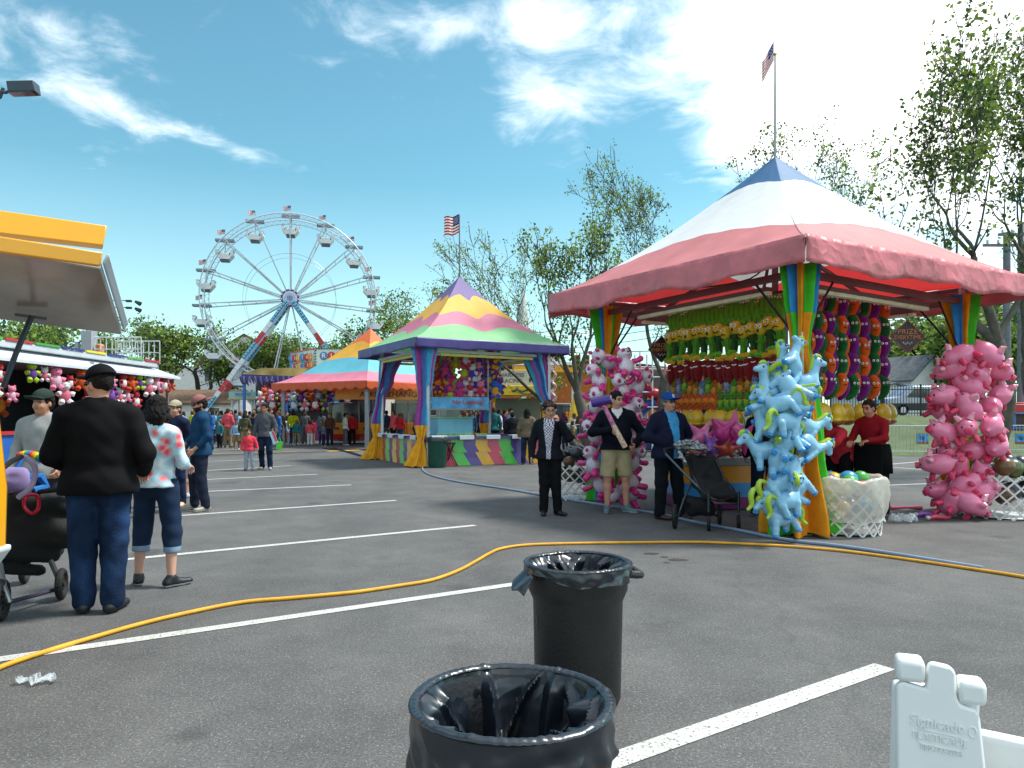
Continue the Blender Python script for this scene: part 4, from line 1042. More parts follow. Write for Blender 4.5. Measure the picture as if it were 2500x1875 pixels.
hang(bear, [(1503 + (b[0] - 1505) * .86, b[1], b[2] - .45, b[3], b[4], b[5]) for b in BE], 'white and pink inflatable bear, %s on the left post', 'white and pink inflatable bears behind the man in shorts', .8)

# ---- rows of plush on the inner rack
def rackpos(side, f, z, off=0.):
    a, b = (K1[0], K1[1]) if side == 0 else (K1[1], K1[2])
    q = lerp2(a, b, f); o = Vector((q[0] - BC[0], q[1] - BC[1])).normalized() * off
    return (q[0] + o.x, q[1] + o.y, z), math.atan2(b[1] - a[1], b[0] - a[0])
EYW = mat('white felt eye', '#e2e2de', .5); BLK = mat('black felt', '#15120f', .6)
def pl_pepper(col):
    m = MB(); P = smooth_path([(-.03, 0, .15), (.02, -.0, .09), (.038, 0, 0), (.015, 0, -.09), (-.05, 0, -.155)], 4)
    r = [.02, .042, .052, .057, .059, .06, .061, .061, .060, .057, .054, .05, .045, .04, .033, .024, .008]
    m.tube(P, r[:len(P)], 12, 0)
    for e in (1, -1): m.ball((.035 + .022 * e, -.066, .05), (.017, .012, .017), 1, 8, 6); m.ball((.037 + .022 * e, -.077, .05), .006, 2, 6, 4)
    m.tube([(.01, -.07, -.005), (.035, -.075, .003), (.06, -.066, -.005)], .005, 5, 2); m.cyl((-.03, 0, .14), (-.035, 0, .18), .02, .012, 8, 3)
    return m, [plush(col), EYW, BLK, plush('#2c7a2c')]
def pl_gecko():
    m = MB(); m.tube([(0, 0, .17), (0, 0, .1), (0, -.02, 0), (.01, 0, -.09), (0, 0, -.16)], [.02, .045, .05, .04, .015], 9, 0)
    for e in (1, -1):
        m.tube([(0, 0, .06), (.05 * e, -.03, .07), (.07 * e, -.04, .01)], [.02, .018, .022], 7, 0); m.tube([(0, 0, -.06), (.05 * e, -.03, -.09), (.06 * e, -.04, -.14)], [.022, .02, .026], 7, 0)
        m.ball((.022 * e, -.04, .13), .012, 1, 7, 5)
    return m, [plush('#5c9a1e'), EYW]
def pl_face(k):
    cols = ['#d9b020', '#1c3c14', '#6a9a24']
    m = MB(); m.ball((0, -.02, .1), (.085, .07, .085), 0, 14, 10)
    for e in (1, -1):
        m.ball((.03 * e, -.083, .125), (.02 if k % 3 else .026, .012, .02 if k % 3 else .028), 1, 8, 6); m.ball((.03 * e, -.095, .122), (.008, .006, .009), 2, 6, 4)
    if k % 3 == 0: m.ball((0, -.088, .07), (.018, .01, .022), 2, 8, 6)
    elif k % 3 == 1: m.tube([(-.04, -.08, .075), (0, -.092, .05), (.04, -.08, .075)], .008, 5, 2)
    else: m.tube([(-.035, -.082, .058), (0, -.092, .075), (.035, -.082, .058)], .007, 5, 2)
    m.tube([(0, 0, .04), (0, 0, -.2)], [.05, .042], 9, 3)
    for e in (1, -1): m.tube([(0, 0, -.04), (.06 * e, -.01, -.05), (.065 * e, -.02, .01)], [.025, .023, .018], 7, 3); m.tube([(.02 * e, -.02, -.19), (.035 * e, -.05, -.23)], [.03, .03], 7, 4)
    return m, [plush('#d9b020'), EYW, BLK, plush('#244a18' if k % 2 else '#4f8a20'), plush('#6fae28')]
def pl_red():
    m = MB(); m.lathe([(.0, .14), (.06, .12), (.065, .04), (.06, -.06), (.04, -.13), (.012, -.17), (0, -.18)], 10, (0, 0, 0), 0)
    m.tube([(-.07, -.02, .15), (-.03, -.05, .17), (.03, -.05, .17), (.07, -.02, .15)], [.02, .035, .035, .02], 7, 1); m.tube([(-.035, -.062, .05), (0, -.07, .04), (.035, -.062, .05)], .008, 5, 2)
    return m, [plush('#7c0f14'), plush('#d8a01e'), EYW]
def pl_critter(c1, c2):
    m = MB(); m.ball((0, 0, .07), (.045, .04, .05), 0, 9, 7); m.ball((0, 0, -.02), (.045, .038, .065), 1, 9, 7)
    for e in (1, -1): m.ball((.03 * e, 0, .125), (.016, .012, .028), 0, 7, 5); m.tube([(.03 * e, 0, .0), (.06 * e, -.03, -.03)], [.018, .02], 6, 0); m.tube([(.02 * e, 0, -.07), (.035 * e, -.03, -.11)], [.02, .022], 6, 0); m.ball((.016 * e, -.036, .08), .007, 2, 6, 4)
    return m, [plush(c1), plush(c2), BLK]
def pl_flower():
    m = MB(); m.ball((0, -.02, 0), (.06, .04, .06), 1, 10, 8)
    for i in range(11): a = i * 2 * math.pi / 11; m.ball((.085 * math.cos(a), 0, .085 * math.sin(a)), (.03, .022, .03), 0, 7, 5)
    m.tube([(-.02, -.06, -.015), (0, -.064, -.028), (.02, -.06, -.015)], .005, 5, 2)
    return m, [plush('#c8501a'), plush('#d8761e'), BLK]
MESHC = {}
def place_plush(key, gen, name, loc, rz, label, group, sc=1., tilt=0.):
    if key not in MESHC:
        m, ms = gen(); o = m.build(name, ms); MESHC[key] = o.data
    else:
        o = bpy.data.objects.new(name, MESHC[key]); COL.objects.link(o)
    o.location = loc; o.rotation_euler = (0, tilt, rz); o.scale = (sc,) * 3
    tag(o, label, 'plush toy', group); return o
rr = random.Random(3)
# left face
for i in range(24):
    p, a = rackpos(0, .02 + i * .041, 3.0 + rr.uniform(-.05, .04), .06); place_plush('gecko', pl_gecko, 'plush_gecko', p, a, 'green plush gecko, %s from the left along the left rack' % ordn(i), 'green plush geckos', 1.18, rr.uniform(-.1, .1))
for i in range(15):
    p, a = rackpos(0, .03 + i * .066, 2.62 + rr.uniform(-.055, .05), .10); place_plush('face%d' % (i % 6), lambda i=i: pl_face(i), 'plush_cactus', p, a, 'plush cactus with round yellow face, %s from the left' % ordn(i), 'plush cacti with yellow faces', 1.22, rr.uniform(-.15, .15))
for i in range(20):
    p, a = rackpos(0, .04 + i * .046 + rr.uniform(-.012, .012), 2.17 + rr.uniform(-.05, .04), .07 + rr.uniform(-.03, .05)); place_plush('redp', pl_red, 'plush_radish', p, a, 'dark red plush with yellow collar, %s from the left' % ordn(i), 'dark red plush toys', 1.15, rr.uniform(-.1, .1))
for i in range(17):
    c = [('#8a6a1c', '#b88a2a'), ('#6c7aa8', '#8a94b8'), ('#4d8a28', '#7aa82a'), ('#b05a1c', '#c8862a')][i % 4]
    p, a = rackpos(0, .04 + i * .056, 1.90 + rr.uniform(-.07, .07), .06); place_plush('crit%d' % (i % 4), lambda c=c: pl_critter(*c), 'plush_mouse', p, a, '%s plush critter under the dark red row, %s from the left' % (['brown', 'grey blue', 'green', 'rust'][i % 4], ordn(i)), 'small plush critters', 1.35)
for i in range(8):
    p, a = rackpos(0, .03 + i * .058, 1.67, .10); place_plush('flower', pl_flower, 'plush_flower', p, a, 'orange plush flower low on the left prize rack, %s from the left' % ordn(i), 'orange plush flowers', 1.15)
for i in range(8):
    p, a = rackpos(0, .50 + i * .052, 1.66, .09); place_plush('crit2', None, 'plush_frog', p, a, 'small green and yellow plush frog right of the orange flowers, %s from the left' % ordn(i), 'small green plush frogs', 1.2)
# right face: peppers
PCOL = [('orange', '#dd5a12'), ('purple', '#74157a'), ('dark green', '#12602a')]
for r in range(5):
    n = 17
    for i in range(n):
        k = (i + r * 2 + (r == 3)) % 3; cn, ch = PCOL[k]
        p, a = rackpos(1, .08 + i * .055, 3.08 - r * .295 + rr.uniform(-.04, .04), .05 + .06 * (i % 2))
        place_plush('pep' + cn, lambda ch=ch: pl_pepper(ch), 'plush_pepper', p, -.25 + rr.uniform(-.45, .45), '%s plush pepper, row %s from the top, %s from the left' % (cn, ['one', 'two', 'three', 'four', 'five'][r], ordn(i)), '%s plush peppers' % cn, 1.22, rr.uniform(-.12, .12))
# plain yellow pillow inflatables under both racks
def pl_pillow():
    g = SDF(.02); g.ell((0, 0, 0), (.15, .09, .13)); g.ell((0, 0, -.03), (.14, .1, .12)); g.ell((0, 0, -.12), (.15, .095, .06), k=.03)
    return g.mesh(.014)
YV = vinyl('#e0b71e'); BV = vinyl('#a0601c')
def pillow(p, a, lab, sc):
    if 'pil' not in MESHC: MESHC['pil'] = sdf_build('inflatable_pillow', pl_pillow(), [YV, BV], None, lambda c: (c[:, 2] < -.11).astype(int)).data; o = bpy.data.objects[-1]; o = [q for q in bpy.data.objects if q.data is MESHC['pil']][0]
    else: o = bpy.data.objects.new('inflatable_pillow', MESHC['pil']); COL.objects.link(o)
    o.location = p; o.rotation_euler = (0, 0, a); o.scale = (sc,) * 3; tag(o, lab, 'inflatable toy', 'yellow inflatable pillows hung under the racks')
for i in range(7):
    p, a = rackpos(0, .02 + i * .10, 1.42, .12 + .05 * (i % 2)); pillow(p, a + rr.uniform(-.5, .5), 'yellow and brown inflatable pillow under the left rack, %s from the left' % ordn(i), .95)
for i in range(9):
    p, a = rackpos(1, .08 + i * .115, 1.50, .1 + .05 * (i % 2)); pillow(p, a + rr.uniform(-.5, .5), 'yellow and brown inflatable pillow under the pepper rack, %s from the left' % ordn(i), 1.08)

# ---- "PRIZE EVERYTIME" signs
def diamond(px, py, d, r, lab, top):
    c = pt(px, py, d); t = thing('hanging_sign', lab, 'sign', c, rad(-6))
    m = MB(); m.prism([(0, -r), (r, 0), (0, r), (-r, 0)], .03); m.build('board', paint('#20101f', .35), t)
    m = MB()
    for i in range(4):
        P = [(0, -r), (r, 0), (0, r), (-r, 0)]; a, b = P[i], P[(i + 1) % 4]; m.beam((a[0], -.02, a[1]), (b[0], -.02, b[1]), .012, .02)
    m.build('frame', paint('#7c1f44', .4), t)
    for w_, s_, x_, z_ in (('PRIZE', .44, 1.1, .30), ('EVERYTIME', .34, .95, -.05)): m = MB(); m.merge(xf(text_mesh(w_, r * s_, .004, sx=x_), M4(0, -.022, r * z_))); m.build('lettering', paint('#d8873a', .4), t)
    m = MB()
    for q in range(5): m.ball(((q - 2) * r * .12, -.02, -r * .38 - .02 * (q % 2)), (r * .055, .006, r * .055), 0, 8, 5)
    m.build('dots', paint('#c8b8c0'), t)
    m = MB(); m.tube([(0, 0, r), (.01, 0, r + .1), (0, 0, r + .16), (.03, 0, top)], .006, 5); m.build('chain', metal('#55504e'), t)
diamond(1615, 853, 13.2, .235, 'left hanging diamond sign reading PRIZE EVERYTIME beside the cactus plush', .7)
diamond(2214, 822, 11.2, .245, 'right hanging diamond sign reading PRIZE EVERYTIME above the white house', .75)

# ---- counter with star balloons
c = gp(1765, 1247); t = thing('game_counter', 'low counter with orange, blue and purple striped skirt', 'counter', (c.x - .05, c.y + .55, 0), ang2 * .2)
m = MB()
for k, (z0, z1) in enumerate([(.02, .2), (.2, .42), (.42, .68)]): m.add([(-.62, -.5, z0), (.62, -.5, z0), (.62, -.5, z1), (-.62, -.5, z1), (-.62, .5, z0), (.62, .5, z0), (.62, .5, z1), (-.62, .5, z1)], [(0, 1, 2, 3), (5, 4, 7, 6), (4, 0, 3, 7), (1, 5, 6, 2)], [k] * 4)
m.build('skirt', [vinyl('#7a1a64'), vinyl('#2c86c8'), vinyl('#cf8a20')], t)
m = MB(); m.box((0, 0, .74), (1.26, 1.04, .12)); m.build('top', paint('#77787c'), t, bevel=.01)
m = MB(); r2 = random.Random(9)
for i in range(240): m.ball((r2.uniform(-.58, .58), r2.uniform(-.48, .48), .81 + r2.uniform(0, .09)), r2.uniform(.018, .035), r2.choice([0, 0, 1, 2]), 6, 4)
o = m.build('candy_pile', [mat('clear wrapper', '#b8bcc0', .2), mat('red wrapper', '#a02038', .3), mat('brown wrapper', '#5a3a34', .3)], None, loc=(c.x - .05, c.y + .55, 0)); tag(o, 'heap of small wrapped sweets on the counter under the pink stars', 'sweets', kind='stuff')
def star_sdf():
    g = SDF(.03); g.ell((0, 0, 0), (.09, .07, .09))
    for i in range(5): a = math.pi / 2 + i * 2 * math.pi / 5; g.cap((0, 0, 0), (.22 * math.cos(a), 0, .22 * math.sin(a)), .075, .012, flat=((0, 1, 0), .8))
    return g.mesh(.014)
st = sdf_build('star_balloon', star_sdf(), vinyl('#d8659a')); 
for i, (px, py, d, a, b, s, cc) in enumerate([(1712, 1068, 10.1, 20, 10, 1.2, '#d8659a'), (1760, 1060, 10.3, -20, 30, 1.3, '#c83a8a'), (1790, 1050, 10.5, 10, -10, 1.4, '#d8659a'), (1815, 1072, 10.2, -30, 20, 1.1, '#c83a8a'), (1738, 1092, 10.0, 30, -20, 1.0, '#7a4aa0'), (1775, 1098, 9.95, 0, 40, .9, '#c04a3a')]):
    o = st if i == 0 else st.copy()
    if i: COL.objects.link(o)
    o.location = pt(px, py, d); o.rotation_euler = (rad(b), rad(a * 1.3), rad(a)); o.scale = (s,) * 3
    o.material_slots[0].link = 'OBJECT'; o.material_slots[0].material = vinyl(cc)
    tag(o, '%s star balloon on the striped counter, %s from the left' % ({'#d8659a': 'pink', '#c83a8a': 'magenta', '#7a4aa0': 'violet', '#c04a3a': 'brick red'}[cc], ordn([0, 2, 4, 5, 1, 3][i])), 'balloon', 'star balloons on the striped counter')

# ---- lattice baskets
def lattice(t, r, h, n, mt, rows=4, arc=None, r0=None):
    m = MB(); r0 = r0 or r * .93; strips = n
    for s_ in (1, -1):
        for k in range(strips):
            a0 = 2 * math.pi * k / strips; da = s_ * (h / (2 * math.pi * r / strips)) * 2 * math.pi / strips
            P = []
            for i in range(9):
                f = i / 8; a = a0 + da * f; R_ = r0 + (r - r0) * f + .006 * s_; P.append((R_, a, f * h))
            for i in range(8):
                (R1, a1, z1_), (R2, a2, z2_) = P[i], P[i + 1]
                wa = .016 / r
                q = [Vector((R1 * math.cos(a1 - wa), R1 * math.sin(a1 - wa), z1_)), Vector((R1 * math.cos(a1 + wa), R1 * math.sin(a1 + wa), z1_)), Vector((R2 * math.cos(a2 + wa), R2 * math.sin(a2 + wa), z2_)), Vector((R2 * math.cos(a2 - wa), R2 * math.sin(a2 - wa), z2_))]
                m.quad(*q)
    return m.build('lattice', mt, t, solid=.008, smooth=False)
LW = mat('white plastic lattice', '#dcdcda', .5, var=.05)
c = gp(2097, 1312); t = thing('lattice_basket', 'round white lattice basket wrapped in milky plastic in front of the red striped tent', 'basket', (c.x, c.y + .42, 0))
lattice(t, .46, .66, 17, LW)
m = MB(); m.lathe([(.0, .02), (.40, .02), (.42, .04)], 24); m.build('base', LW, t)
bagm = mat('milky plastic bag', '#d9d6cc', .35, var=.05, alpha=.55, bump=.5, bscale=9, tl=.2)
m = MB(); 
def bagf(r, z, a, i): return r * (1 + .03 * math.sin(7 * a + z * 9) + .02 * math.sin(19 * a + z * 20)), z + .018 * math.sin(5 * a) + .01 * math.sin(13 * a)
m.lathe([(.44, .52), (.46, .66), (.485, .7), (.50, .66), (.505, .5), (.50, .34), (.475, .24), (.468, .2), (.485, .17)], 72, fn=bagf); m.build('plastic_liner', bagm, t, angle=179)
def ball_toys(c, r, z, n, cols, lab, grp, br=.11, spread=1., seed=2):
    r3 = random.Random(seed); first = None
    for i in range(n):
        a = i * 2.4; rr_ = r * math.sqrt((i + .5) / n) * .8; cn, ch = cols[i % len(cols)]
        if first is None:
            first = MB(); first.ball((0, 0, 0), 1, 0, 16, 12); first.cyl((0, 0, .97), (0, 0, 1.06), .06, .08, 8, 0); o = first.build('toy_ball', vinyl(ch)); MESHC['ballm'] = o.data
        else: o = bpy.data.objects.new('toy_ball', MESHC['ballm']); COL.objects.link(o)
        o.material_slots[0].link = 'OBJECT'; o.material_slots[0].material = vinyl(ch)
        b_ = br * r3.uniform(.85, 1.1)
        o.location = (c[0] + rr_ * math.cos(a), c[1] + rr_ * math.sin(a), z + r3.uniform(-.04, .05) * spread); o.scale = (b_,) * 3; o.rotation_euler = (r3.uniform(-1, 1), r3.uniform(-1, 1), 0)
        tag(o, lab % (cn, ordn(i)), 'ball', grp)
C5 = [('blue', '#3a9ad0'), ('yellow', '#e0c040'), ('green', '#4fb04a'), ('amber', '#d8a030'), ('violet', '#6a5aa0'), ('red', '#b84040')]
ball_toys((c.x, c.y + .42), .36, .60, 9, C5, '%s ball in the wrapped basket top, %s from its middle', 'balls in the wrapped basket')
ball_toys((c.x, c.y + .42), .42, .35, 12, C5[2:] + C5[:2], '%s ball deeper in the wrapped basket, %s from its middle', 'balls in the wrapped basket', seed=4)
c = gp(1408, 1222); t = thing('lattice_basket', 'white lattice basket of dark balls left of the man in shorts', 'basket', (c.x, c.y + .34, 0)); lattice(t, .40, .60, 15, LW)
m = MB(); m.lathe([(0, .02), (.35, .02)], 20); m.build('base', LW, t)
DK = [('black', '#16161a'), ('dark grey', '#2c2e34'), ('charcoal', '#3a3c44'), ('brown', '#5a3a1c')]
ball_toys((c.x, c.y + .34), .36, .72, 9, DK, '%s ball heaped in the left lattice basket, %s from its middle', 'dark balls in the left basket', .12, 3, 6)
ball_toys((c.x, c.y + .34), .34, .40, 8, DK, '%s ball low inside the left lattice basket, %s from its middle', 'dark balls in the left basket', .12, 1, 7)
c = gp(2475, 1270); t = thing('lattice_basket', 'white lattice basket of dark balls at the right edge beside the pink pigs', 'basket', (c.x + .12, c.y + .44, 0)); lattice(t, .56, .62, 20, LW)
m = MB(); m.lathe([(0, .02), (.5, .02)], 20); m.build('base', LW, t)
ball_toys((c.x + .12, c.y + .44), .5, .70, 9, [('dark violet', '#241c38'), ('black', '#16161a'), ('olive', '#55622a'), ('brown', '#6a4a24')], '%s ball heaped in the basket by the pigs, %s from its middle', 'dark balls in the right basket', .14, 1.5, 8)
ball_toys((c.x + .12, c.y + .44), .44, .36, 8, DK, '%s ball low inside the basket by the pigs, %s from its middle', 'dark balls in the right basket', .14, 1, 9)
# loose things on the ground
for i, (px, py, col, cn) in enumerate([(2262, 1262, '#8a4ab0', 'violet and cream'), (2292, 1270, '#c83a5a', 'red and white')]):
    p = gp(px, py); m = MB(); r4 = random.Random(i)
    m.tube([(-.14, 0, .03), (-.04, .03, .045), (.05, -.02, .04), (.15, .02, .03)], [.03, .045, .035, .02], 8, 0); m.ball((-.15, 0, .035), (.035, .035, .03), 1, 8, 6); m.ball((.12, .05, .03), (.05, .03, .025), 1, 8, 6)
    tag(m.build('deflated_toy', [vinyl(col), vinyl('#d8d2c8')], None, loc=p), 'limp %s inflatable lying on the asphalt by the pigs' % cn, 'inflatable toy')
p = gp(2222, 1245); m = MB(); m.tube([(-.3, 0, .03), (-.05, 0, .04), (.2, .05, .03)], [.03, .02, .035], 8); tag(m.build('deflated_toy', vinyl('#d86a8c'), None, loc=p), 'limp pink inflatable strip lying behind the violet one', 'inflatable toy')
def crumpled(px, py, w, name, lab, mt, h=.05, d=0.):
    p = gp(px, py); r4 = random.Random(px); m = MB(); ph = [r4.uniform(0, 6) for _ in range(6)]
    def f(u, v):
        x = (u - .5) * w; y = (v - .5) * w * .45 * math.sin(math.pi * (u * .8 + .1)); z = h * abs(math.sin(9 * u + ph[0]) * math.sin(7 * v + ph[1])) + .3 * h * abs(math.sin(31 * u + 17 * v + ph[2])); return Vector((x, y + .02 * math.sin(13 * u + ph[3]), z + .006))
    m.grid(f, 40, 20); return tag(m.build(name, mt, None, loc=p, angle=25), lab, 'litter')
CLR = mat('clear film', '#cfd6da', .15, var=.1, alpha=.55, spec=.8)
crumpled(2205, 1285 - 8, .38, 'plastic_wrap', 'crumpled clear plastic wrap on the ground behind the wrapped basket', CLR, .1)
crumpled(90, 1668, .21, 'plastic_wrap', 'small clear plastic scrap lying on the asphalt below the yellow hose', CLR, .03)
# ================================================================ Ferris wheel
WD = 63.5; hub = pt(710, 732, WD); RW = 7.25; yaw = rad(13); NS = 15; AXW = 1.15
FW = thing('ferris_wheel', 'tall white Ferris wheel with flags and white tubs behind the stalls', 'ferris wheel', (hub.x, hub.y, 0), yaw)
hz_ = hub.z; WS = paint('#b4bcc3', .35); 
def wp(a, r, y=0.): return Vector((math.sin(a) * r, y, hz_ + math.cos(a) * r))
for y in (-AXW, AXW):
    m = MB(); N_ = 90
    m.tube([wp(2 * math.pi * i / N_, RW, y) for i in range(N_ + 1)], .055, 5, caps=False); m.tube([wp(2 * math.pi * i / N_, RW - .38, y) for i in range(N_ + 1)], .035, 5, caps=False)
    for i in range(N_): m.beam(wp(2 * math.pi * i / N_, RW, y), wp(2 * math.pi * (i + .5) / N_, RW - .38, y), .03); m.beam(wp(2 * math.pi * (i + .5) / N_, RW - .38, y), wp(2 * math.pi * (i + 1) / N_, RW, y), .03)
    m.build('rim', WS, FW)
    m = MB(); m.tube([wp(2 * math.pi * i / 60, RW * .53, y * .8) for i in range(61)], .012, 4, caps=False); m.build('cable_ring', metal('#7f878c'), FW)
for k in range(NS):
    a = 2 * math.pi * k / NS
    m = MB()
    for s_ in (-1, 1):
        m.beam(wp(a, .6, s_ * .5), wp(a, RW, s_ * AXW), .09, .09)
        m.beam(wp(a, .9, s_ * .5) + Vector((0, 0, -.12)), wp(a, RW * .97, s_ * AXW * .97), .04)
    for f in (.25, .4, .55, .7, .85): yy = .5 + (AXW - .5) * f; m.beam(wp(a, RW * f, -yy), wp(a, RW * f, yy), .035)
    m.beam(wp(a, RW, -AXW), wp(a, RW, AXW), .1); m.build('spoke', WS, FW)
    p = wp(a, RW)
    # gondola hangs straight down
    gd = bpy.data.objects.new('gondola', None); COL.objects.link(gd); gd.parent = FW; gd.location = p; gd.empty_display_size = .1; gd.scale = (.76, .76, .76)
    if k == 0:
        pr = [(-.92, .08), (-.66, .08), (-.5, -.2), (.5, -.2), (.66, .08), (.92, .08), (.94, -.32), (.5, -.84), (-.5, -.84), (-.94, -.32)]
        m = MB(); m.prism(pr, 1.5, 0, M4(0, 0, -1.35)); tub = m.build('tub', paint('#d4d8da', .35), gd, bevel=.03)
        m = MB(); m.box((0, 0, -2.27), (.95, 1.0, .2)); m.build('underside', paint('#55606a'), gd, bevel=.02)
        m = MB()
        for e in (1, -1): m = MB(); m.box((.8 * e, 0, -1.2), (.36, 1.3, .1), 0); m.build('armrest', paint('#aeb6bc'), gd)
        for e in (1, -1):
            for s_ in (-.77, .77): m = MB(); m.tube([(.45 * e + .16 * math.cos(q), s_, -1.62 + .16 * math.sin(q)) for q in [i * .5 - 1.2 * e for i in range(6)]], .035, 5, 0); m.build('scroll', paint('#2c3440'), gd)
        m = MB(); m.tube([(0, 0, 0), (0, 0, -1.5)], .035, 6); m.tube([(0, -.7, -1.3), (0, 0, -.1), (0, .7, -1.3)], .025, 5); m.build('hanger', WS, gd)
        m = MB(); m.prism([(-1.0, -.12), (1.0, -.12), (1.0, .12), (-1.0, .12)], .9, 0, M4(0, 0, .0)); m.build('canopy', paint('#7d8794', .4), gd)
        m = MB(); m.tube([(0, 0, 0), (0, 0, 1.2)], .015, 5); m.build('flag_pole', metal('#90959a'), gd)
        us_flag(gd, (0, 0, 1.25), .85, .52, rz=math.pi - yaw, phase=k, droop=.2)
        g0 = kids(gd)
    else:
        for c in g0:
            d_ = c.copy(); COL.objects.link(d_); d_.parent = gd
            if d_.name.startswith('flag.') or d_.name == 'flag': d_.rotation_euler = (0, 0, math.pi - yaw + (k % 5 - 2) * .25)
# riders' shape: a dark hooded figure in one tub
# hub with star boss and coloured ring
m = MB(); m.cyl((0, -.9, hz_), (0, .9, hz_), .45, n=20); m.build('axle', WS, FW)
m = MB(); m.cyl((0, -1.0, hz_), (0, -.9, hz_), .78, n=32, mi=0); m.cyl((0, -1.05, hz_), (0, -1.0, hz_), .60, n=32, mi=1); m.cyl((0, -1.09, hz_), (0, -1.05, hz_), .45, n=24, mi=2)
for i in range(22): a = i * 2 * math.pi / 22; m.ball((.70 * math.sin(a), -1.04, hz_ + .70 * math.cos(a)), .07, 3 if i % 2 else 1, 7, 5)
for e in (-.16, 0, .16): m.box((e, -1.1, hz_ - .02), (.09, .02, .5 - abs(e)), 3 if e else 0)
m.build('hub_boss', [paint('#2f4f9a'), paint('#c8ccd8'), paint('#9ab4cc'), paint('#b02840')], FW)
for e in (-1, 1):
    for s_, w in ((-1.6, .38), (1.6, .22)):
        top = Vector((.25 * e, s_ * .75, hz_ - .3)); bot = Vector((7.8 * e, s_, .3)); m = MB(); n = 24
        pat = [1] * 4 + [0] * 2 + [2] * 2 + [1] * 3 + [0] * 4 + [2] * 2 + [0] * 1 + [1] * 2 + [0] * 4
        for i in range(n): m.beam(top.lerp(bot, i / n), top.lerp(bot, (i + 1) / n - .002), w, .35, pat[i % len(pat)])
        for i in range(n):
            if pat[i % len(pat)] == 1:
                for q in (.25, .75):
                    c = top.lerp(bot, (i + q) / n); m.beam(c + Vector((-.13, -.19, .0)), c + Vector((.0, -.19, -.12)), .02, .07, 3); m.beam(c + Vector((.13, -.19, .08)), c + Vector((.0, -.19, -.12)), .02, .07, 3)
        m.build('leg', [paint('#ccd2d6', .35), paint('#6fb4d4', .35), paint('#b3202c', .35), paint('#1c4468')], FW, bevel=0)
m = MB(); m.box((0, 0, .55), (13.5, 3.2, .7)); m.build('base_trailer', paint('#2f5aa0'), FW)
# one rider
# ================================================================ foreground bins, sign
BINB = mat('black bin plastic', '#17181a', .45, var=.2, scale=4, bump=.15, bscale=60); BAG = mat('black bin liner', '#131a24', .3, var=.15, scale=5, spec=.8, bump=.12, bscale=14)
crumple(BAG, 6, .28)
def fnoise(a, z, ph, n=3):
    return sum(math.sin((3 + 4 * i) * a + ph[i] + z * (3 - 2 * i)) / (1 + i) for i in range(n))
def bin_(label, x, y, top, r, seed, drop=.22, fold=1., yellow=False, handle=True):
    t = thing('trash_can', label, 'trash can', (x, y, 0), rad(20 * seed)); rr = random.Random(seed); ph = [rr.uniform(0, 6.3) for _ in range(10)]
    m = MB(); m.lathe([(0, .01), (r * .80, .01), (r * .83, .03), (r * .87, top * .74), (r * .94, top * .80), (r * .965, top * .82), (r * .97, top * .96), (r * 1.0, top * .965), (r * 1.02, top * .985), (r * .98, top), (r * .93, top * .97), (r * .8, top * .6), (r * .74, .05), (0, .04)], 64)
    b = m.build('body', BINB, t, angle=45)
    if handle:
        for e in (1,):
            m = MB(); m.tube(smooth_path([(r * .94 * e, -.08, top * .93), (r * 1.17 * e, -.07, top * .92), (r * 1.22 * e, 0, top * .91), (r * 1.17 * e, .07, top * .92), (r * .94 * e, .08, top * .93)], 4), .02, 8)
            m.build('handle', BINB, t)
    # liner: outside skirt, over the rim, sagging inside with sharp folds
    n = 320
    pk = [(rr.uniform(0, 6.283), rr.uniform(.04, .22), rr.uniform(.2, 1.), rr.uniform(-2.2, 2.2)) for _ in range(34)]
    def fold_in(a, v):
        s = .35 * abs(math.sin(2.5 * a + ph[6] + 1.5 * v)) + .25 * abs(math.sin(5.5 * a + ph[7] - 4 * v)) * min(1, 4 * v)
        for (c, w, h, sl) in pk:
            d = (a - c - sl * v * .6 + math.pi) % (2 * math.pi) - math.pi; w2 = w * (1 + 1.5 * v)
            if abs(d) < w2: s += h * (1 - abs(d) / w2) ** 1.0
        return s
    def f(u, v):
        a = 2 * math.pi * u
        if v < .34:       # outside, from ragged hem up to the rim
            q = v / .34; hem = drop * (1 + .35 * math.sin(a * 2 + ph[0]) + .18 * math.sin(a * 5 + ph[1]))
            z = top - hem * (1 - q); R_ = r * (1.035 + .015 * (1 - q)) + .006 * fold * math.sin(z * 80 + 4 * math.sin(2 * a + ph[2])) * (1 - q) + .007 * fold * math.sin(17 * a + ph[3] + z * 30) * (1 - q)
            return Vector((R_ * math.cos(a), R_ * math.sin(a), z))
        if v < .46:
            q = (v - .34) / .12; th = math.pi * q; wv = sum(h * max(0, 1 - abs(((a - c + math.pi) % (2 * math.pi)) - math.pi) / .05) for (c, w, h, sl) in pk[:9]); z = top + .012 * math.sin(th) + .004 * wv * math.sin(th) + .0016 * abs(math.sin(23 * a + 3 * math.sin(5 * a))) + .002 * math.sin(3 * a + ph[4]); R_ = r * 1.0 + (.015 + .003 * wv + .0015 * abs(math.sin(31 * a + 4 * math.sin(3 * a)))) * math.cos(th)
            return Vector((R_ * math.cos(a), R_ * math.sin(a), z))
        q = (v - .46) / .54; dep = top * .62 * q
        s = fold_in(a, q); R_ = r * .965 - r * .12 * q - (.032 * min(1, q * 9) + .06 * q) * s * fold - .012 * math.sin(6 * a + ph[5] + 5 * q) * q
        z = top - dep + .01 * s * math.sin(q * 9) - .0
        if q > .93: R_ *= 1 - (q - .93) / .07 * .95
        return Vector((R_ * math.cos(a), R_ * math.sin(a), z))
    m = MB(); m.grid(f, n, 90, 0, closeu=True); m.build('liner', BAG, t, angle=30)
    return t
b1 = bin_('nearest black trash can with shiny liner at the bottom centre', 0.0, 1.93, .695, .257, 3, drop=.19, fold=1.0, handle=False)
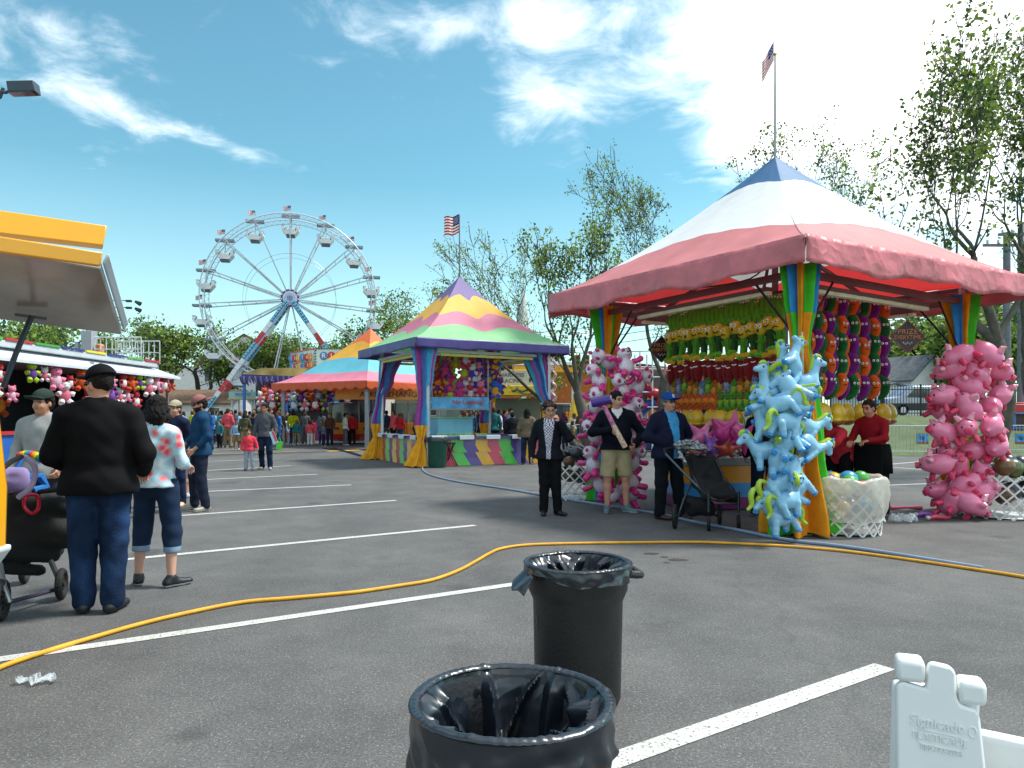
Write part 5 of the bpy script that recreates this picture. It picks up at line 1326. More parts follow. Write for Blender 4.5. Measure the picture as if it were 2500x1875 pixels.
m = MB()
for a in (-158, -22):
    a = rad(a - 60); 
    for i in range(6): a0 = a + (i - 3) * .045; m.quad(*[Vector((.282 * math.cos(q), .282 * math.sin(q), z)) for q, z in ((a0, .47), (a0 + .045, .47), (a0 + .045, .53 + .02 * math.sin(math.pi * (i + 1) / 6) - .0), (a0, .53 + .02 * math.sin(math.pi * i / 6)))])
m.build('sticker', paint('#e08a16', .35), b1, solid=.003)
b2 = bin_('black trash can with tattered liner standing behind the nearest one', .335, 3.72, .70, .262, 5, drop=.055, fold=1.)
b2.rotation_euler = (0, 0, rad(8))
m = MB(); m.grid(lambda u, v: Vector((-.262 - .085 * u * (.5 + .5 * math.sin(v * 3)), -.17 + .22 * v, .665 - .085 * u * (1 - .4 * v) + .012 * math.sin(9 * v))), 12, 12); m.build('liner_tail', BAG, b2, angle=179, solid=.002)
# green bin by the middle tent
c = gp(1065, 1143); t = thing('trash_can', 'green trash can with dark liner in front of the striped counter skirt', 'trash can', (c.x, c.y + .28, 0))
m = MB(); m.lathe([(0, .01), (.23, .01), (.25, .05), (.275, .70), (.30, .74), (.31, .82), (.29, .84), (.25, .8), (0, .78)], 32); m.build('body', mat('green bin plastic', '#0c4a3c', .5, var=.15, bump=.1), t, angle=45)
m = MB(); m.lathe([(.31, .72), (.318, .82), (.3, .855), (.26, .83), (.1, .80), (0, .8)], 48, fn=lambda r, z, a, i: (r * (1 + .02 * math.sin(9 * a)), z + .01 * math.sin(5 * a) * (i < 2))); m.build('liner', BAG, t)
for e in (1, -1):
    m = MB(); m.tube([(.29 * e, -.06, .72), (.34 * e, 0, .72), (.29 * e, .06, .72)], .015, 6); m.build('handle', paint('#0c4a3c'), t)
# folding stool frame beside it
c = gp(1098, 1140); t = thing('folding_stool', 'thin black folding stool frame beside the green trash can', 'stool', (c.x, c.y + .15, 0))
for (a, b) in (((-.16, -.15, 0), (.12, .15, .66)), ((.16, -.15, 0), (-.12, .15, .66)), ((-.12, .15, 0), (.1, -.15, .66)), ((.2, .15, 0), (-.08, -.15, .66))):
    m = MB(); m.tube([a, b], .012, 6); m.build('leg', paint('#141416'), t)
m = MB(); m.box((0, 0, .67), (.34, .3, .03)); m.build('seat', paint('#1c1c20'), t, bevel=.01)

# ---- white plastic A-frame sign stand
pw = mat('white moulded plastic', '#e2e4e3', .38, var=.03, bump=.05, bscale=30)
D0 = 1.36; ox = pt(2186, 0, D0).x; zt = pt(0, 1600, D0).z
ts = thing('sign_stand', 'white moulded plastic A-frame sign stand at the lower right corner', 'sign stand', (ox, D0, 0), rad(-6))
ts.rotation_euler = (0, 0, rad(-21)); ts.scale = (.76, .8, 1)
H0 = zt
def leaf(back):
    M = Matrix.Rotation(rad(-9 if not back else 9), 4, 'X'); T = Matrix.Translation((0, 0, 0))
    return M
wcol = .164
Zt = H0 - .045
post = [(0, 0), (.0, Zt - .01), (.012, Zt - .0), (.065, Zt - .008), (.07, Zt + .034), (.08, Zt + .04), (.118, Zt + .036), (.127, Zt + .026), (.128, Zt - .02), (.137, Zt - .03), (.166, Zt - .034), (.174, Zt - .045), (.186, Zt - .16), (.196, Zt - .172), (.46, Zt - .20), (.47, Zt - .19), (.49, Zt - .07), (.66, Zt - .09), (.68, 0), (.52, 0), (.52, .12), (.13, .12), (.13, 0)]
tilt = Matrix.Translation((0, .0, Zt)) @ Matrix.Rotation(rad(-7), 4, 'X') @ Matrix.Translation((0, 0, -Zt))
m = MB(); m.prism(post, .035, 0, tilt); m.build('front_frame', pw, ts, bevel=.012, angle=50)
tiltb = Matrix.Translation((0, .055, Zt)) @ Matrix.Rotation(rad(13), 4, 'X') @ Matrix.Translation((0, 0, -Zt))
m = MB(); m.prism([(0, 0), (0, Zt - .02), (.19, Zt - .02), (.19, Zt - .1), (.47, Zt - .12), (.68, Zt - .05), (.68, 0)], .035, 0, tiltb); m.build('rear_frame', pw, ts, bevel=.01, angle=50)
for (x0, x1, dz) in ((.001, .063, .022), (.132, .19, -.006)):
    m = MB(); Rz = Matrix.Identity(3); m.box(((x0 + x1) / 2, .012, Zt + dz), (x1 - x0, .062, .042)); m.build('hinge_knuckle', pw, ts, bevel=.010, angle=50)
# moulded lettering
sh = Matrix.Rotation(rad(2.5), 4, 'Y')
def emb(s, size, x, z, sx=1.): m = MB(); m.merge(xf(text_mesh(s, size, .0022, sx=sx * 1.15), tilt @ Matrix.Translation((x, -.0185, z)) @ sh)); return m
e = emb('Signicade', .027, .085, Zt - .068); e.build('embossed_lettering', pw, ts)
e = emb('PLASTICADE', .017, .09, Zt - .094, 1.05); e.build('embossed_lettering', pw, ts)
e = emb('800-772-0355', .013, .094, Zt - .113, 1.05); e.build('embossed_lettering', pw, ts)
m = MB(); P = [(.045, -.080), (.132, -.086), (.137, -.092), (.137, -.106), (.131, -.111), (.048, -.105), (.042, -.099), (.042, -.086), (.045, -.080)]
m.tube([tilt @ Vector((x, -.0185, Zt + z)) for x, z in P], .0012, 5); m.build('embossed_lettering', pw, ts)
m = MB(); m.tube([tilt @ Vector((.158 + .008 * math.cos(q), -.018, Zt - .074 + .009 * math.sin(q))) for q in [i * .52 for i in range(13)]], .002, 6); m.build('embossed_lettering', pw, ts)
m = MB(); m.ball(tilt @ Vector((.108, -.02, Zt - .205)), (.018, .012, .018), 0, 20, 12); m.build('button', pw, ts)
m = MB(); m.prism([(.025, .14), (.60, .14), (.60, Zt - .28), (.025, Zt - .228)], .012, 0, tilt @ Matrix.Translation((0, -.018, 0))); m.build('sign_panel', paint('#b8b4a8', .5), ts)
# ================================================================ strollers
def wheel(t, c, r, w, ax=(1, 0, 0), spokes=6):
    ax = Vector(ax).normalized(); u, v = frame(ax); c = Vector(c); P = [c + (u * math.cos(a) + v * math.sin(a)) * (r - w * .5) for a in [i * 2 * math.pi / 28 for i in range(29)]]
    o = bpy.data.objects.new('wheel', None); COL.objects.link(o); o.parent = t; o.empty_display_size = .05
    m = MB(); m.tube(P, w * .5, 8, caps=False); m.build('tyre', mat('rubber', '#101012', .7, bump=.2), o)
    m = MB(); m.cyl(c - ax * w * .45, c + ax * w * .45, r * .2, n=12)
    for i in range(spokes): a = i * 2 * math.pi / spokes; m.beam(c, c + (u * math.cos(a) + v * math.sin(a)) * (r - w * .7), r * .14, w * .4)
    m.tube([c + (u * math.cos(a) + v * math.sin(a)) * (r - w) for a in [i * 2 * math.pi / 28 for i in range(29)]], w * .22, 6, caps=False); m.build('rim', mat('dark plastic rim', '#26262a', .4), o)
DKF = mat('black stroller fabric', '#0b0b0d', .8, bump=.3, bscale=80); TBF = metal('#3a3d44', .35)
S1 = thing('stroller', 'black stroller with silver crumpled cover in front of the man in the blue cap', 'stroller', (0, 0, 0))
W = lambda px, py, d: pt(px, py, d)
for (px, py, d, r) in ((1648, 1270, 9.35, .16), (1757, 1262, 9.55, .15)): wheel(S1, (W(px, 0, d).x, d, r), r, .05, (1, -.35, 0))
for (px, d) in ((1730, 9.2), (1803, 9.3)): wheel(S1, (W(px, 0, d).x, d, .095), .1, .045, (1, -.25, 0), 5)
def tb(n, pts, r, mt=TBF, t=S1): m = MB(); m.tube([W(*p) for p in pts], r, 8); return m.build(n, mt, t)
tb('frame_tube', [(1625, 1108, 9.6), (1680, 1165, 9.45), (1745, 1228, 9.25), (1800, 1230, 9.3)], .017, metal('#5f646e'))
tb('frame_tube', [(1665, 1110, 9.9), (1700, 1150, 9.75), (1668, 1225, 9.5), (1655, 1262, 9.4)], .015, metal('#4c5058')); tb('frame_tube', [(1708, 1110, 9.95), (1745, 1160, 9.8), (1800, 1228, 9.3)], .016)
tb('frame_tube', [(1668, 1225, 9.5), (1757, 1262, 9.6)], .014); tb('fork', [(1730, 1200, 9.22), (1730, 1250, 9.2)], .022); tb('fork', [(1803, 1200, 9.32), (1803, 1252, 9.3)], .022)
tb('handlebar', smooth_path([(1618, 1100, 9.75), (1612, 1088, 9.8), (1640, 1084, 10.1), (1672, 1092, 10.1)], 1) if False else [(1625, 1108, 9.6), (1622, 1097, 9.75), (1650, 1092, 10.0), (1668, 1108, 9.95)], .019, mat('foam grip', '#121214', .8))
def pad(n, pts, th, mt, t=S1):
    g = SDF(.03)
    P = [W(*p) for p in pts]
    g.cap(P[0], P[1], th); g.cap(P[1], P[2], th); g.cap(P[2], P[3], th); g.cap(P[3], P[0], th); g.cap(P[0], P[2], th * 1.2); g.cap(P[1], P[3], th * 1.2)
    return sdf_build(n, g.mesh(.014), mt, t)
pad('seat_back', [(1688, 1122, 9.75), (1735, 1122, 9.75), (1760, 1185, 9.6), (1700, 1175, 9.6)], .06, DKF); pad('seat', [(1700, 1180, 9.5), (1765, 1188, 9.5), (1790, 1215, 9.35), (1725, 1210, 9.3)], .055, DKF)
pad('basket', [(1680, 1225, 9.6), (1725, 1228, 9.5), (1730, 1245, 9.5), (1690, 1245, 9.6)], .07, DKF)
tb('seat_rim', smooth_path([(1682, 1118, 9.7), (1740, 1118, 9.7), (1768, 1165, 9.55), (1795, 1205, 9.35), (1760, 1222, 9.2), (1720, 1205, 9.25), (1695, 1165, 9.5), (1682, 1118, 9.7)], 4), .014, mat('gloss black tube', '#101014', .25))
sil = mat('silver foil cover', '#8e9498', .22, metal=.7, var=.3, scale=18, bump=.9, bscale=22)
g = SDF(.03)
r5 = random.Random(4)
for i in range(16): p = W(1655 + i * 4.2, 1092 + r5.uniform(-8, 10) - 8 * math.sin(i / 15 * 3.1), 9.7 + r5.uniform(-.15, .15)); g.ell(p, (.07, .05, .04), k=.02)
g.chain([W(1655, 1095, 9.6), W(1662, 1115, 9.55), W(1672, 1128, 9.5)], [.03, .03, .02]); g.fn(lambda P: .008 * np.sin(70 * P[..., 0] + 40 * P[..., 2]) + .006 * np.sin(110 * P[..., 2])); sdf_build('canopy_cover', g.mesh(.01), sil, S1)

# left stroller, partly out of frame
S2_ = thing('stroller', 'large black stroller with lilac canopy at the left edge by the man in black', 'stroller', (0, 0, 0))
for (px, d, r) in ((150, 5.75, .125), (3, 5.15, .15)): wheel(S2_, (W(px, 0, d).x, d, r), r, .055, (1, .35, 0))
wheel(S2_, (W(-90, 0, 5.8).x, 5.8, .12), .12, .05, (1, .35, 0)); wheel(S2_, (W(60, 0, 6.3).x, 6.3, .12), .12, .05, (1, .35, 0))
t2 = lambda n, pts, r, mt=TBF: tb(n, pts, r, mt, S2_)
t2('frame_tube', [(108, 1330, 5.6), (135, 1395, 5.7), (150, 1430, 5.75)], .02, metal('#8a8f94')); t2('frame_tube', [(150, 1435, 5.75), (80, 1455, 5.5), (20, 1470, 5.2)], .016, mat('dull violet tube', '#3a3248', .5)); t2('frame_tube', [(0, 1375, 5.2), (10, 1430, 5.15), (25, 1470, 5.15)], .018, metal('#8a8f94'))
t2('handlebar', [(-40, 1165, 4.7), (0, 1148, 4.9), (30, 1125, 5.1), (52, 1115, 5.3)], .018, mat('foam grip')); t2('handlebar', [(50, 1215, 5.6), (100, 1200, 5.5), (150, 1195, 5.45)], .018, mat('foam grip'))
g = SDF(.05); PP = lambda *a: W(*a)
g.cap(PP(55, 1228, 5.5), PP(150, 1236, 5.7), .12, .1); g.cap(PP(45, 1285, 5.5), PP(150, 1300, 5.7), .14, .13); g.cap(PP(15, 1335, 5.4), PP(120, 1350, 5.7), .10, .08); g.cap(PP(10, 1385, 5.4), PP(95, 1392, 5.7), .045); g.fn(lambda P: .006 * np.sin(40 * P[..., 2] + 20 * P[..., 0])); sdf_build('seat_body', g.mesh(.02), DKF, S2_)
g = SDF(.04); g.ell(PP(38, 1175, 5.5), (.10, .14, .11)); g.carve(PP(20, 1165, 5.25), (.13, .2, .1)); g.fn(lambda P: .006 * np.sin(60 * P[..., 0])); sdf_build('canopy', g.mesh(.012), cloth('#8f7fae'), S2_)
m = MB(); m.tube(smooth_path([PP(60, 1115, 5.4), PP(85, 1140, 5.35), PP(78, 1185, 5.3), PP(45, 1215, 5.3)], 5), .02, 8); m.build('canopy_hoop', cloth('#a89ac0'), S2_)
g = SDF(.03); g.ell(PP(20, 1172, 5.5), (.09, .1, .08)); sdf_build('lining', g.mesh(.012), cloth('#d89ac0'), S2_)
m = MB(); m.tube([PP(70, 1165, 5.55), PP(100, 1165, 5.6), PP(112, 1190, 5.6), PP(80, 1200, 5.5)], .035, 8); m.build('blue_cloth', cloth('#2a6cb0'), S2_)
m = MB(); k = 0
for i in range(10): a = pt(52 + i * 5.5, 1112 - 6 * math.sin(i * .35) + i * .9, 5.6); m.ball(a, (.034, .04, .032), i % 5, 8, 6)
tag(m.build('plush_caterpillar', [plush(c) for c in ('#c83a2a', '#e08a1e', '#d8c82a', '#3aa040', '#2a70b8')]), 'rainbow striped plush tube lying across the top of the left stroller', 'plush toy')
m = MB(); m.tube(smooth_path([PP(78, 1208, 5.35), PP(62, 1215, 5.3), PP(60, 1238, 5.3), PP(78, 1254, 5.3), PP(94, 1240, 5.3), PP(92, 1212, 5.35), PP(78, 1208, 5.35)], 4), .013, 8)
tag(m.build('carabiner', mat('red carabiner', '#c01838', .3, metal=.3)), 'big red carabiner clipped to the black stroller handle', 'carabiner')

# ================================================================ left trailer with open lid
YP = mat('yellow glossy paint', '#e09d12', .3, var=.06, scale=2, coat=.4)
TR = thing('food_trailer', 'yellow trailer with a raised lid at the left edge', 'trailer', (0, 0, 0))
m = MB(); x1 = pt(12, 0, 4.6).x; zb = pt(0, 1345, 4.55).z; m.prism([(x1 - 1.6, zb + .1), (x1 + .02, zb), (x1 + .03, 1.0), (x1 - .02, 1.45), (x1 - .09, 1.66), (x1 - .19, 2.0), (x1 - 1.6, 2.0)], 1.2, 0, M4(0, 4.0, 0)); m.build('body', YP, TR, bevel=.03)
m = MB(); m.prism([(x1 - 1.6, zb - .12), (x1 - .06, zb - .12), (x1 + .03, zb + .0), (x1 + .03, zb + .03), (x1 - 1.6, zb + .1)], 1.24, 0, M4(0, 4.0, 0)); m.build('skirt', paint('#d4d6d8'), TR, bevel=.01)
m = MB(); m.box((x1 - .05, 4.54, pt(0, 1240, 4.55).z), (.07, .012, .12)); m.cyl((x1 - .012, 4.53, pt(0, 1240, 4.55).z - .06), (x1 - .012, 4.53, pt(0, 1240, 4.55).z + .06), .01); m.build('hinge', metal('#a8aaac'), TR, bevel=.003)
for yy in (3.7, 4.3):
    wheel(TR, (x1 - 1.0, yy, .3), .3, .16, (0, 1, 0), 6)
# lid: lower edge deep, free edge near and high
lb0, lb1 = pt(-260, 730, 4.95), pt(298, 803, 5.55); lt0, lt1 = pt(-330, 545, 4.1), pt(248, 640, 4.75)
lidm = mat('dull aluminium lid', '#b4b1ae', .22, metal=.45, var=.15, scale=3, bump=.1, bscale=8)
def slab(n, a, b, c, d, th, mt, par, up=True):
    a, b, c, d = map(Vector, (a, b, c, d)); nr = (b - a).cross(d - a).normalized() * th; m = MB(); m.add([a, b, c, d, a + nr, b + nr, c + nr, d + nr], [(3, 2, 1, 0), (4, 5, 6, 7), (0, 1, 5, 4), (1, 2, 6, 5), (2, 3, 7, 6), (3, 0, 4, 7)]); return m.build(n, mt, par, bevel=.008)
slab('lid', lb0, lb1, lt1, lt0, .05, lidm, TR)
e0, e1 = pt(-260, 702, 4.93), pt(292, 775, 5.5)
slab('lid_edge', lb0 + Vector((0, -.03, -.02)), lb1 + Vector((.0, -.03, -.02)), e1 + Vector((0, -.06, .0)), e0 + Vector((0, -.06, 0)), .03, paint('#a8a59c', .4), TR)
# yellow lips: lower flat one and the rounded roof edge above
a0, a1, a2, a3 = pt(-330, 572, 4.0), pt(243, 652, 4.66), pt(250, 619, 4.66), pt(-330, 528, 4.0)
slab('lid_lip', a0, a1, a2, a3, .04, YP, TR)
m = MB(); k0, k1 = pt(-330, 500, 4.15), pt(252, 575, 4.82)
kr = (k1 - k0)
slab('roof_edge', k0 + Vector((0, 0, -.07)), k1 + Vector((0, 0, -.065)), k1 + Vector((0, .05, .08)), k0 + Vector((0, .05, .09)), -.07, YP, TR)
slab('lid_side', lb1 + Vector((.0, 0, 0)), lb1 + Vector((.035, .0, .05)), lt1 + Vector((.035, 0, .06)), lt1, .02, paint('#c9cfd6', .35), TR)
m = MB(); m.tube([pt(78, 772, 5.1), pt(40, 860, 5.0), pt(8, 945, 4.9)], .018, 8, 0); m.build('gas_strut', mat('dark blue strut', '#14182c', .35), TR)
m = MB(); m.beam(pt(37, 768, 5.08), pt(112, 778, 5.14), .03, .02); m.build('strut_bracket', paint('#2c2a2a'), TR)
# flood light on an arm, top left
FLT = thing('floodlight', 'dark floodlight box on a thin arm against the sky at the top left', 'light', (0, 0, 0))
p = pt(58, 216, 9.0); m = MB(); m.box(p, (.30, .2, .13), 0, Euler((.1, -.12, .2)).to_matrix()); m.build('housing', paint('#33414c'), FLT, bevel=.01)
m = MB(); m.box(p + Vector((0, -.02, -.075)), (.27, .17, .012), 0, Euler((.1, -.12, .2)).to_matrix()); m.build('lens', mat('dark lens', '#1a2026', .1), FLT)
m = MB(); m.tube([p + Vector((-.14, 0, -.02)), pt(14, 226, 9.0), pt(-60, 215, 9.0), pt(-200, 215, 9.0), (pt(-200, 215, 9.0).x, 9.0, 0)], .02, 8); m.tube([pt(8, 215, 9), pt(0, 238, 9), pt(-8, 240, 9)], .02, 6); m.build('arm', paint('#3a4550'), FLT)
# ================================================================ trees
BARK = mat('grey bark', '#4c4a40', .85, var=.35, scale=5, bump=.6, bscale=30)
def leafmat(k, c): return mat('leaves ' + k, c, .6, var=.45, scale=1.3, tl=.35)
LF1, LF2 = leafmat('fresh', '#7d9438'), leafmat('deep', '#3a5826')
def tree(label, base, H_, r0, seed, lean=(0, 0), leaf=.12, nleaf=16, spread=.9, depth=5, forks=(2, 3), mats=(LF1, LF2), trunk_h=.3, group=None, dens=1., name='tree', upb=.25, first=None, cl=.55, tipp=.3, cw=None, cdx=None):
    t = thing(name, label, 'tree', base, 0, group); rr = random.Random(seed); m = MB(); tips = []
    def grow(p, d, L, r, k, n_seg=6):
        P = [p]; R_ = [r]; 
        for i in range(n_seg):
            d = (d + Vector((rr.gauss(0, .13), rr.gauss(0, .13), rr.gauss(0, .06) + upb * .12))).normalized(); p = p + d * L / n_seg; P.append(p); R_.append(r * (1 - .38 * (i + 1) / n_seg))
            if k >= 3 and rr.random() < tipp: tips.append((p, k))
            if k >= 1 and k < depth and rr.random() < .28:     # side twig
                a = rr.uniform(0, 6.28); u, v = frame(d); dd = (d * .5 + (u * math.cos(a) + v * math.sin(a)) * .9 + Vector((0, 0, .2))).normalized()
                grow(p, dd, L * rr.uniform(.3, .5), r * .32, max(k + 2, depth - 1), 4)
        m.tube(P, [max(q, .013) for q in R_], 8 if k < 2 else 5 if k < 4 else 3, caps=False)
        if k >= depth:
            tips.append((p, k)); tips.append((p - d * L * .4, k)); return
        n = rr.randint(*forks); a0 = rr.uniform(0, 6.28)
        for j in range(n):
            a = a0 + j * 2 * math.pi / n + rr.uniform(-.5, .5); u, v = frame(d); sp = spread * rr.uniform(.45, .85)
            dd = (d * math.cos(sp) + (u * math.cos(a) + v * math.sin(a)) * math.sin(sp) + Vector((0, 0, upb))).normalized()
            grow(p, dd, L * rr.uniform(.62, .86), R_[-1] * rr.uniform(.6, .85), k + 1)
    if first:
        for (off, d0, L, r) in first: grow(Vector(off), Vector(d0).normalized(), L, r, 1)
        L0 = max(f[2] for f in first)
    else:
        grow(Vector((0, 0, -.1)), Vector((lean[0], lean[1], 1)).normalized(), H_ * trunk_h, r0, 0, 8)
    zmax = max(v[2] for v in m.v); sc = H_ * .96 / zmax
    if cw:      # settle the crown over where it stands, as wide as it is in life
        mx_ = sum(p.x for p, k in tips) / len(tips); my_ = sum(p.y for p, k in tips) / len(tips); mz_ = sum(p.z for p, k in tips) / len(tips)
        kx = (mx_ - cdx / sc) / mz_; ky = my_ / mz_
        xs_ = sorted(p.x - kx * p.z - (cdx / sc / mz_) * 0 for p, k in tips); n_ = len(xs_); wd_ = (xs_[int(n_ * .95)] - xs_[int(n_ * .05)]) / 2; fw = cw / sc / max(.1, wd_)
        def fix(v):
            z = v[2]; ax = cdx / sc * z / mz_; x = v[0] - kx * z - ax; y = v[1] - ky * z; f = 1 + (fw - 1) * min(1, max(0, z / (mz_ * .8))); return Vector((ax + x * f, y * f, z))
        m.v = [tuple(fix(v)) for v in m.v]; tips = [(fix(p), k) for p, k in tips]
    o = m.build('trunk', BARK, t, angle=179)
    lv = []; lf = []; mi = []
    for (p, k) in tips:
        c = p + Vector((rr.gauss(0, .1), rr.gauss(0, .1), rr.gauss(0, .1))); deep = 1 if rr.random() < .4 else 0
        for q in range(int(nleaf * dens * rr.choice([.1, .5, 1., 1.6]))):
            e = c + Vector((rr.gauss(0, cl * .5), rr.gauss(0, cl * .5), rr.gauss(0, cl * .4))); s_ = leaf * rr.uniform(.5, 1.2)
            u = Vector((rr.gauss(0, 1), rr.gauss(0, 1), rr.gauss(0, 1))).normalized(); w = u.cross(Vector((rr.gauss(0, 1), rr.gauss(0, 1), rr.gauss(0, 1)))).normalized(); o_ = len(lv)
            lv += [e - u * s_ * .5, e + w * s_ * .32, e + u * s_ * .5, e - w * s_ * .32]; lf.append((o_, o_ + 1, o_ + 2, o_ + 3)); mi.append(deep)
    k = MB(); k.add(lv, lf, mi); k.build('crown', list(mats), t, smooth=False)
    for ch in kids(t): ch.scale = (sc, sc, sc)
    return t
def at(px, d, z=0.): v = pt(px, 0, d); return (v.x, v.y, z)
tree('tallest sparse tree with bare upper limbs at the right edge', at(2400, 17.5), 12.2, .27, 5, lean=(-.0, 0), leaf=.12, nleaf=4.2, spread=.85, depth=6, trunk_h=.26, cl=.24, upb=.2, tipp=.08, cw=1.7, cdx=-.1)
tree('second tall spring tree leaning in at the right edge of the picture', at(2590, 19), 12.0, .26, 12, lean=(-.06, 0), leaf=.12, nleaf=7, spread=.8, depth=5, trunk_h=.28, cl=.24, upb=.2, tipp=.1, cw=1.6, cdx=-.3)
tree('sparse tree rising behind the right slope of the blue topped roof', at(1990, 26), 12.9, .26, 23, lean=(.02, 0), leaf=.11, nleaf=8, spread=.8, depth=5, cl=.22, tipp=.12, upb=.1, cw=1.8, cdx=.2)
tree('leafy spring tree behind the left slope of the red edged roof', at(1650, 26), 11.4, .26, 31, lean=(-.05, 0), leaf=.11, nleaf=4.5, spread=.85, depth=6, cl=.22, tipp=.1, cw=2.5, cdx=-.5)
tree('grey barked forked tree beside the left post of the big tent', at(1452, 23), 8.8, .24, 44, lean=(-.1, 0), leaf=.10, nleaf=6, spread=.8, depth=5, trunk_h=.24, cl=.2, tipp=.12, cw=1.3, cdx=-.5)
tree('leaning sparse tree with long bare limbs between the two tents', at(1425, 27), 8.6, .2, 52, lean=(-.62, 0), leaf=.11, nleaf=6, spread=.8, depth=5, trunk_h=.38, cl=.2, tipp=.1, cw=1.6, cdx=-3.4)
tree('airy tree behind the left slope of the purple topped tent', at(1065, 42), 9.6, .2, 61, leaf=.17, nleaf=7, spread=.7, depth=5, cl=.5, dens=1., cw=2.2, cdx=-.4)
tree('small slim tree right of the white church steeple', at(1312, 60), 9.0, .16, 71, leaf=.25, nleaf=14, spread=.4, depth=4, cl=.7)
tree('dark purple leaved tree far behind the yellow racing booth', at(1245, 75), 9.2, .3, 72, leaf=.4, nleaf=22, spread=.9, depth=4, cl=1.4, mats=(leafmat('plum', '#4a2a2a'), leafmat('plumd', '#2c1a1c')))
for i, (px, d, h, s_, lab) in enumerate([(335, 70, 11.4, 81, 'tree behind the white railing left of the Ferris wheel'), (415, 66, 9.6, 82, 'tree just left of the Ferris wheel rim'), (500, 70, 10.2, 83, 'tree behind the lower left tubs of the Ferris wheel'),
        (560, 72, 9.6, 84, 'dark limbed tree in front of the brown gabled roof'), (655, 72, 10.0, 85, 'tree seen between the Ferris wheel legs, left one'), (705, 78, 9.6, 86, 'tree seen between the Ferris wheel legs, right one'),
        (800, 70, 9.8, 87, 'tree right of the Ferris wheel leg behind the blue sign'), (880, 74, 10.4, 88, 'tree behind the right rim of the Ferris wheel'), (945, 72, 11.4, 89, 'tree between the Ferris wheel and the purple topped tent'),
        (30, 50, 8.2, 90, 'green tree behind the white stall at the left edge'), (120, 54, 8.4, 91, 'light green tree above the white stall roof'), (205, 58, 8.4, 92, 'tree behind the rigging cables of the left ride')]):
    tree(lab, at(px, d), h, .22, s_, leaf=.26, nleaf=7, spread=.8, depth=4, forks=(2, 4), trunk_h=.26, group='spring trees beyond the fair', cl=.6, dens=1., cw=2.6, cdx=0)
for i, (px, d, h, s_, lab, n_) in enumerate([(2365, 58, 7.6, 101, 'dense dark green tree right of the white house', 60), (2180, 80, 9.5, 102, 'bright green tree behind the white house', 40), (2240, 85, 11, 103, 'tall green tree behind the chimney of the white house', 40), (2345, 70, 9.5, 104, 'green tree behind the pink pigs', 40), (2470, 66, 10, 105, 'green tree behind the utility poles', 40), (2070, 75, 8.8, 106, 'green tree left of the white house', 36)]):
    tree(lab, at(px, d, 1.4), h, .25, s_, leaf=.34, nleaf=n_, spread=.9, depth=3, forks=(3, 4), trunk_h=.22, group='green trees on the bank', cl=1.25)

# ================================================================ bank, houses, steeple
m = MB()
def bank(x, y):
    f = min(1, max(0, (y - 27) / 15)); f = f * f * (3 - 2 * f); return 1.45 * f
xs = [9 + i * 6 for i in range(40)]; ys = [26, 29, 32, 34, 36, 38, 40, 43, 60, 120, 420]
for i in range(len(xs) - 1):
    for j in range(len(ys) - 1): m.quad(*[(x, y, (bank(x, y) if x > 9 else -.05) + .012) for x, y in ((xs[i], ys[j]), (xs[i + 1], ys[j]), (xs[i + 1], ys[j + 1]), (xs[i], ys[j + 1]))])
tag(m.build('grass_bank', MATS['grass ground']), kind='structure')
m = MB(); m.quad((9, 46, 1.47), (140, 46, 1.47), (140, 54, 1.47), (9, 54, 1.47)); tag(m.build('upper_road', mat('road grey', '#55575a', .85), smooth=False), kind='structure')
def house(label, c, w, dpt, h, rh, wall, roof, rz=0., wins=(), chim=False, name='house', overh=.3, extra=None):
    t = thing(name, label, 'building', c, rz); 
    m = MB(); m.add([(-w / 2, -dpt / 2, 0), (w / 2, -dpt / 2, 0), (w / 2, dpt / 2, 0), (-w / 2, dpt / 2, 0), (-w / 2, -dpt / 2, h), (w / 2, -dpt / 2, h), (w / 2, dpt / 2, h), (-w / 2, dpt / 2, h), (0, -dpt / 2, h + rh), (0, dpt / 2, h + rh)],
                    [(0, 1, 5, 8, 4), (1, 2, 6, 5), (2, 3, 7, 9, 6), (3, 0, 4, 7)]); m.build('wall', wall, t, smooth=False)
    ro = None; m = MB()
    for e in (1, -1):
        a = Vector((e * (w / 2 + overh), 0, h - rh * overh / (w / 2))); b = Vector((0, 0, h + rh)); D = dpt / 2 + overh; y = Vector((0, D, 0)); th = Vector((0, 0, .14))
        m.add([a - y, b - y, b + y, a + y, a - y + th, b - y + th, b + y + th, a + y + th], [(0, 1, 2, 3), (7, 6, 5, 4), (0, 4, 5, 1), (2, 6, 7, 3), (3, 7, 4, 0)])
    ro = m.build('roof', roof, t, smooth=False)
    if chim: m = MB(); m.box((w * .25, dpt * .2, h + rh * .9), (.6, .6, 1.6)); m.build('chimney', mat('chimney brick', '#7a4a3a', .9, var=.3), ro)
    for (x, y, z, ww, hh, face) in wins:
        f = MB(); p = MB()
        if face == 'f': f.box((x, -dpt / 2 - .02, z), (ww + .16, .06, hh + .16)); p.box((x, -dpt / 2 - .06, z), (ww, .03, hh))
        else: f.box((-w / 2 - .02, y, z), (.06, ww + .16, hh + .16)); p.box((-w / 2 - .06, y, z), (.03, ww, hh))
        fo = f.build('window', paint('#e4e4e0'), t); p.build('pane', mat('window glass', '#2c3842', .1, spec=.8), fo)
    return t
SHG = mat('grey shingles', '#55595e', .9, var=.3, scale=4, bump=.4, bscale=8); SHB = mat('brown shingles', '#6a5442', .9, var=.3, scale=4, bump=.4, bscale=8); SID = mat('white siding', '#d6d8da', .7, var=.05, bump=.1, bscale=3)
